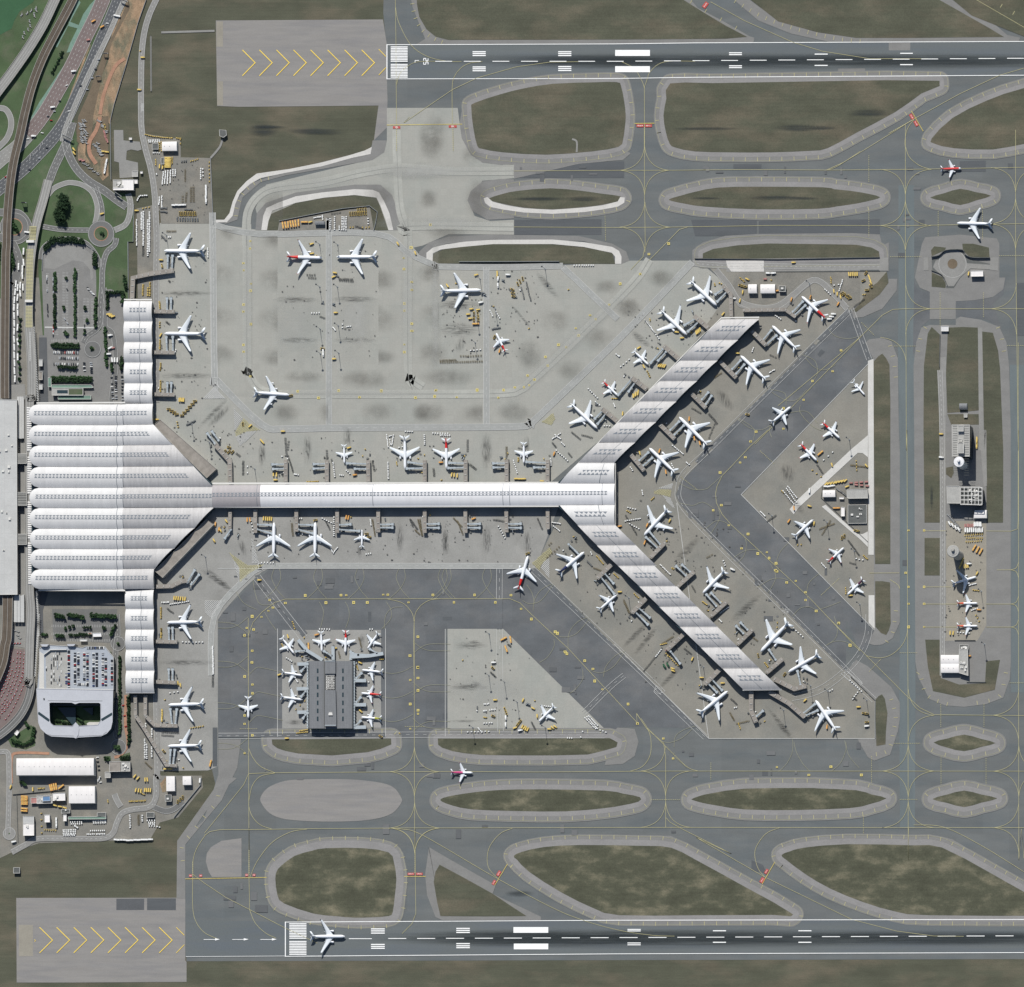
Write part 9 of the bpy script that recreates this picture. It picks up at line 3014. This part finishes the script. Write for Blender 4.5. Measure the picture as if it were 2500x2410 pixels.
def trees(s,n,kind,label,jit=.7,scl=(0.85,1.15)):
 if kind=='b':
  scl,n=(1.15,1.5),n+2
 if kind=='s':
  scl=(1.1,1.5)
 ps=along(pts(s),n=n)if n>1 else [(*pts(s)[0],0)]
 if any(w in label for w in('hedge','planted','strip','arc'))and n>4:
  label=label.replace('slim tree','slim hedge').replace('tree in','hedge of trees in').replace('shrub in','low hedge in')
  e=empty('hedge',(ps[0][0],ps[0][1],0),label,'hedge')
  at=(ps[0][0],ps[0][1],0)
  fo,stem=MB(),MB()
  for x,y,_ in ps:
   pr=R.choice(TREES[kind])[0]
   k,a=R.uniform(*scl),R.uniform(0,6.28)
   x,y=x+R.uniform(-jit,jit),y+R.uniform(-jit,jit)
   for ch in pr.children:
    mbx=fo if ch.name.startswith('crown')else stem
    b=len(mbx.v)
    ca,sa=math.cos(a)*k,math.sin(a)*k
    mbx.v.extend((x+v.co.x*ca-v.co.y*sa,y+v.co.x*sa+v.co.y*ca,v.co.z*k)for v in ch.data.vertices)
    for p in ch.data.polygons:
     mbx.f.append([b+i for i in p.vertices])
     mbx.m.append(0)
     mbx.sm.append(False)
  fo.build('foliage',[M['leaf2' if R.random()<.5 else 'leaf']],e,at)
  stem.build('stems',[M['bark']],e,at)
  return
 for x,y,_ in ps:
  pr=R.choice(TREES[kind])
  loc=(x+R.uniform(-jit,jit),y+R.uniform(-jit,jit),0.05)
  k=R.uniform(*scl)
  if not pr[1]:
   o=pr[0]
   o.location=loc
   o.scale=(k,)*3
   pr[1]=True
  else:
   o=copy_tree(pr[0],loc,R.uniform(0,6.28),k)
  tag(o,label,'tree' if kind!='s' else 'shrub',label+' row' if n>1 else None)
TR="""A 480,1520 515,1560|4|b|big dark tree in the upper clump on the looped lawn
A 490,1580 500,1600|2|b|big dark tree at the waist of the clump on the looped lawn
A 445,1640 490,1690|4|b|big dark tree in the lower clump on the looped lawn
C 345,335 410,262 540,258 640,275|16|a|tree in the arc of hedge above the car park turning circle
C 355,350 420,285 540,275 640,290|14|a|tree in the inner arc of hedge above the turning circle
C 735,380 740,470|8|a|dark tree in the column east of the turning circle
C 725,390 728,460|6|a|dark tree in the inner column east of the turning circle
C 425,530 428,660|10|s|tree in the first planted column of the northern car park, upper half
C 424,700 424,940|17|s|tree in the first planted column of the northern car park, lower half
C 580,500 580,670|10|s|slim tree in the second planted column, upper half
C 580,700 580,1010|18|s|slim tree in the second planted column, lower half
C 740,720 735,940|13|s|tree along the northern car park's right edge
C 512,565 514,570|2|s|tree alone in the upper aisle of the northern car park
C 492,790 494,800|2|s|tree alone in the middle aisle of the northern car park
C 655,790 658,800|2|s|tree alone in the right aisle of the northern car park
C 672,890 674,895|2|s|tree alone in the right aisle's lower end
C 500,980 520,1000|3|s|tree at the lower end of the middle aisle
C 650,970 655,990|2|s|tree at the lower end of the right aisle
C 405,1075 605,1080|15|s|tree in the planted strip above the full car rows
C 410,1095 600,1100|13|s|tree in the shaded side of the strip above the full car rows
C 460,1250 590,1255|9|a|tree in the planted strip below the full car rows
C 405,1330 705,1335|22|a|tree in the upper line of the thick hedge above the pavilion
C 410,1355 700,1358|22|a|tree in the lower line of the thick hedge above the pavilion
C 710,1105 712,1110|1|a|round tree in the turning loop's island
C 825,680 950,675|9|a|tree in the hedge above the service yard
C 830,700 828,800|7|s|tree along the service yard's left hedge
C 950,690 945,750|4|a|tree beside the upper arm's landside corner
C 955,550 975,640|5|a|dark tree beside the walkway elbow
C 812,950 822,1240|16|s|shrub in the strip left of the service yard
C 940,1180 938,1260|5|a|tree by the upper arm's landside wall
C 860,1220 862,1280|4|s|shrub at the service yard's lower dock
A 100,1720 140,1780|5|a|shrub-like tree on the large roundabout
A 778,1790 790,1800|2|s|shrub on the small roundabout
C 5,310 40,560|12|a|tree in the strip left of the railway viaduct
C 85,340 110,480|7|a|tree right of the railway viaduct
C 155,880 150,1340|12|s|shrub between the coach columns
A 405,560 480,400|7|s|shrub on the slope beside the teal channel
K 430,1735 490,1750|5|a|round tree in the left of the southern car park's top row
K 540,1735 640,1755|7|a|round tree in the middle of the southern car park's top row
K 710,1735 890,1750|11|a|round tree in the right of the southern car park's top row
P 435,20 500,25|4|a|dark tree in the left group of the southern car park
P 530,10 640,30|6|a|dark tree in the middle group of the southern car park
P 710,15 890,25|10|a|dark tree in the right group of the southern car park
P 505,110 565,95|3|s|small tree in the southern car park's middle left
P 650,105 700,100|3|a|tree in the southern car park's centre
P 800,100 805,110|2|s|small tree in the southern car park's right
P 445,165 490,170|4|a|big tree at the southern car park's lower left
P 540,160 690,155|9|s|tree in the hedge at the southern car park's lower edge
P 860,155 890,90|4|a|tree at the southern car park's right edge
P 330,155 360,160|3|s|tree left of the southern car park
P 915,228 916,230|1|s|small tree on the turning island beside the parking deck
P 848,300 852,310|2|s|dark shrub at the parking deck's corner
P 922,330 925,620|18|s|shrub in the strip along the lower arm road, upper half
P 922,640 925,920|16|s|shrub in the strip along the lower arm road, lower half
P 990,640 995,1000|22|s|shrub in the hedge beside the red-paved road
P 100,970 180,1000 250,975 262,880|16|a|tree in the J-shaped hedge beside the hotel
P 200,830 215,860|4|s|shrub below the taxi ramp
P 895,1020 925,1040|4|a|tree on the turning island south-east of the hotel
P 815,1105 845,1115|4|a|tree in the pair of plots above the service road building, left
P 940,1105 995,1095|5|a|tree in the pair of plots above the service road building, right
P 165,1290 195,1310|3|a|dark tree at the long warehouse's corner
P 440,815 530,840|5|s|palm-like shrub in the hotel courtyard's left
P 600,790 640,830|5|s|palm-like shrub in the hotel courtyard's middle
I 60,790 62,792|1|s|low weeds on the apron's sooted patch"""
for ln in TR.splitlines():
 s,n,k,lab=ln.split('|')
 if 'weeds' in lab:
  continue
 trees(s,int(n),k,lab)
for k_,prs in TREES.items():
 for pr in prs:
  if not pr[1]:
   for ch in list(pr[0].children):
    bpy.data.objects.remove(ch)
   bpy.data.objects.remove(pr[0])
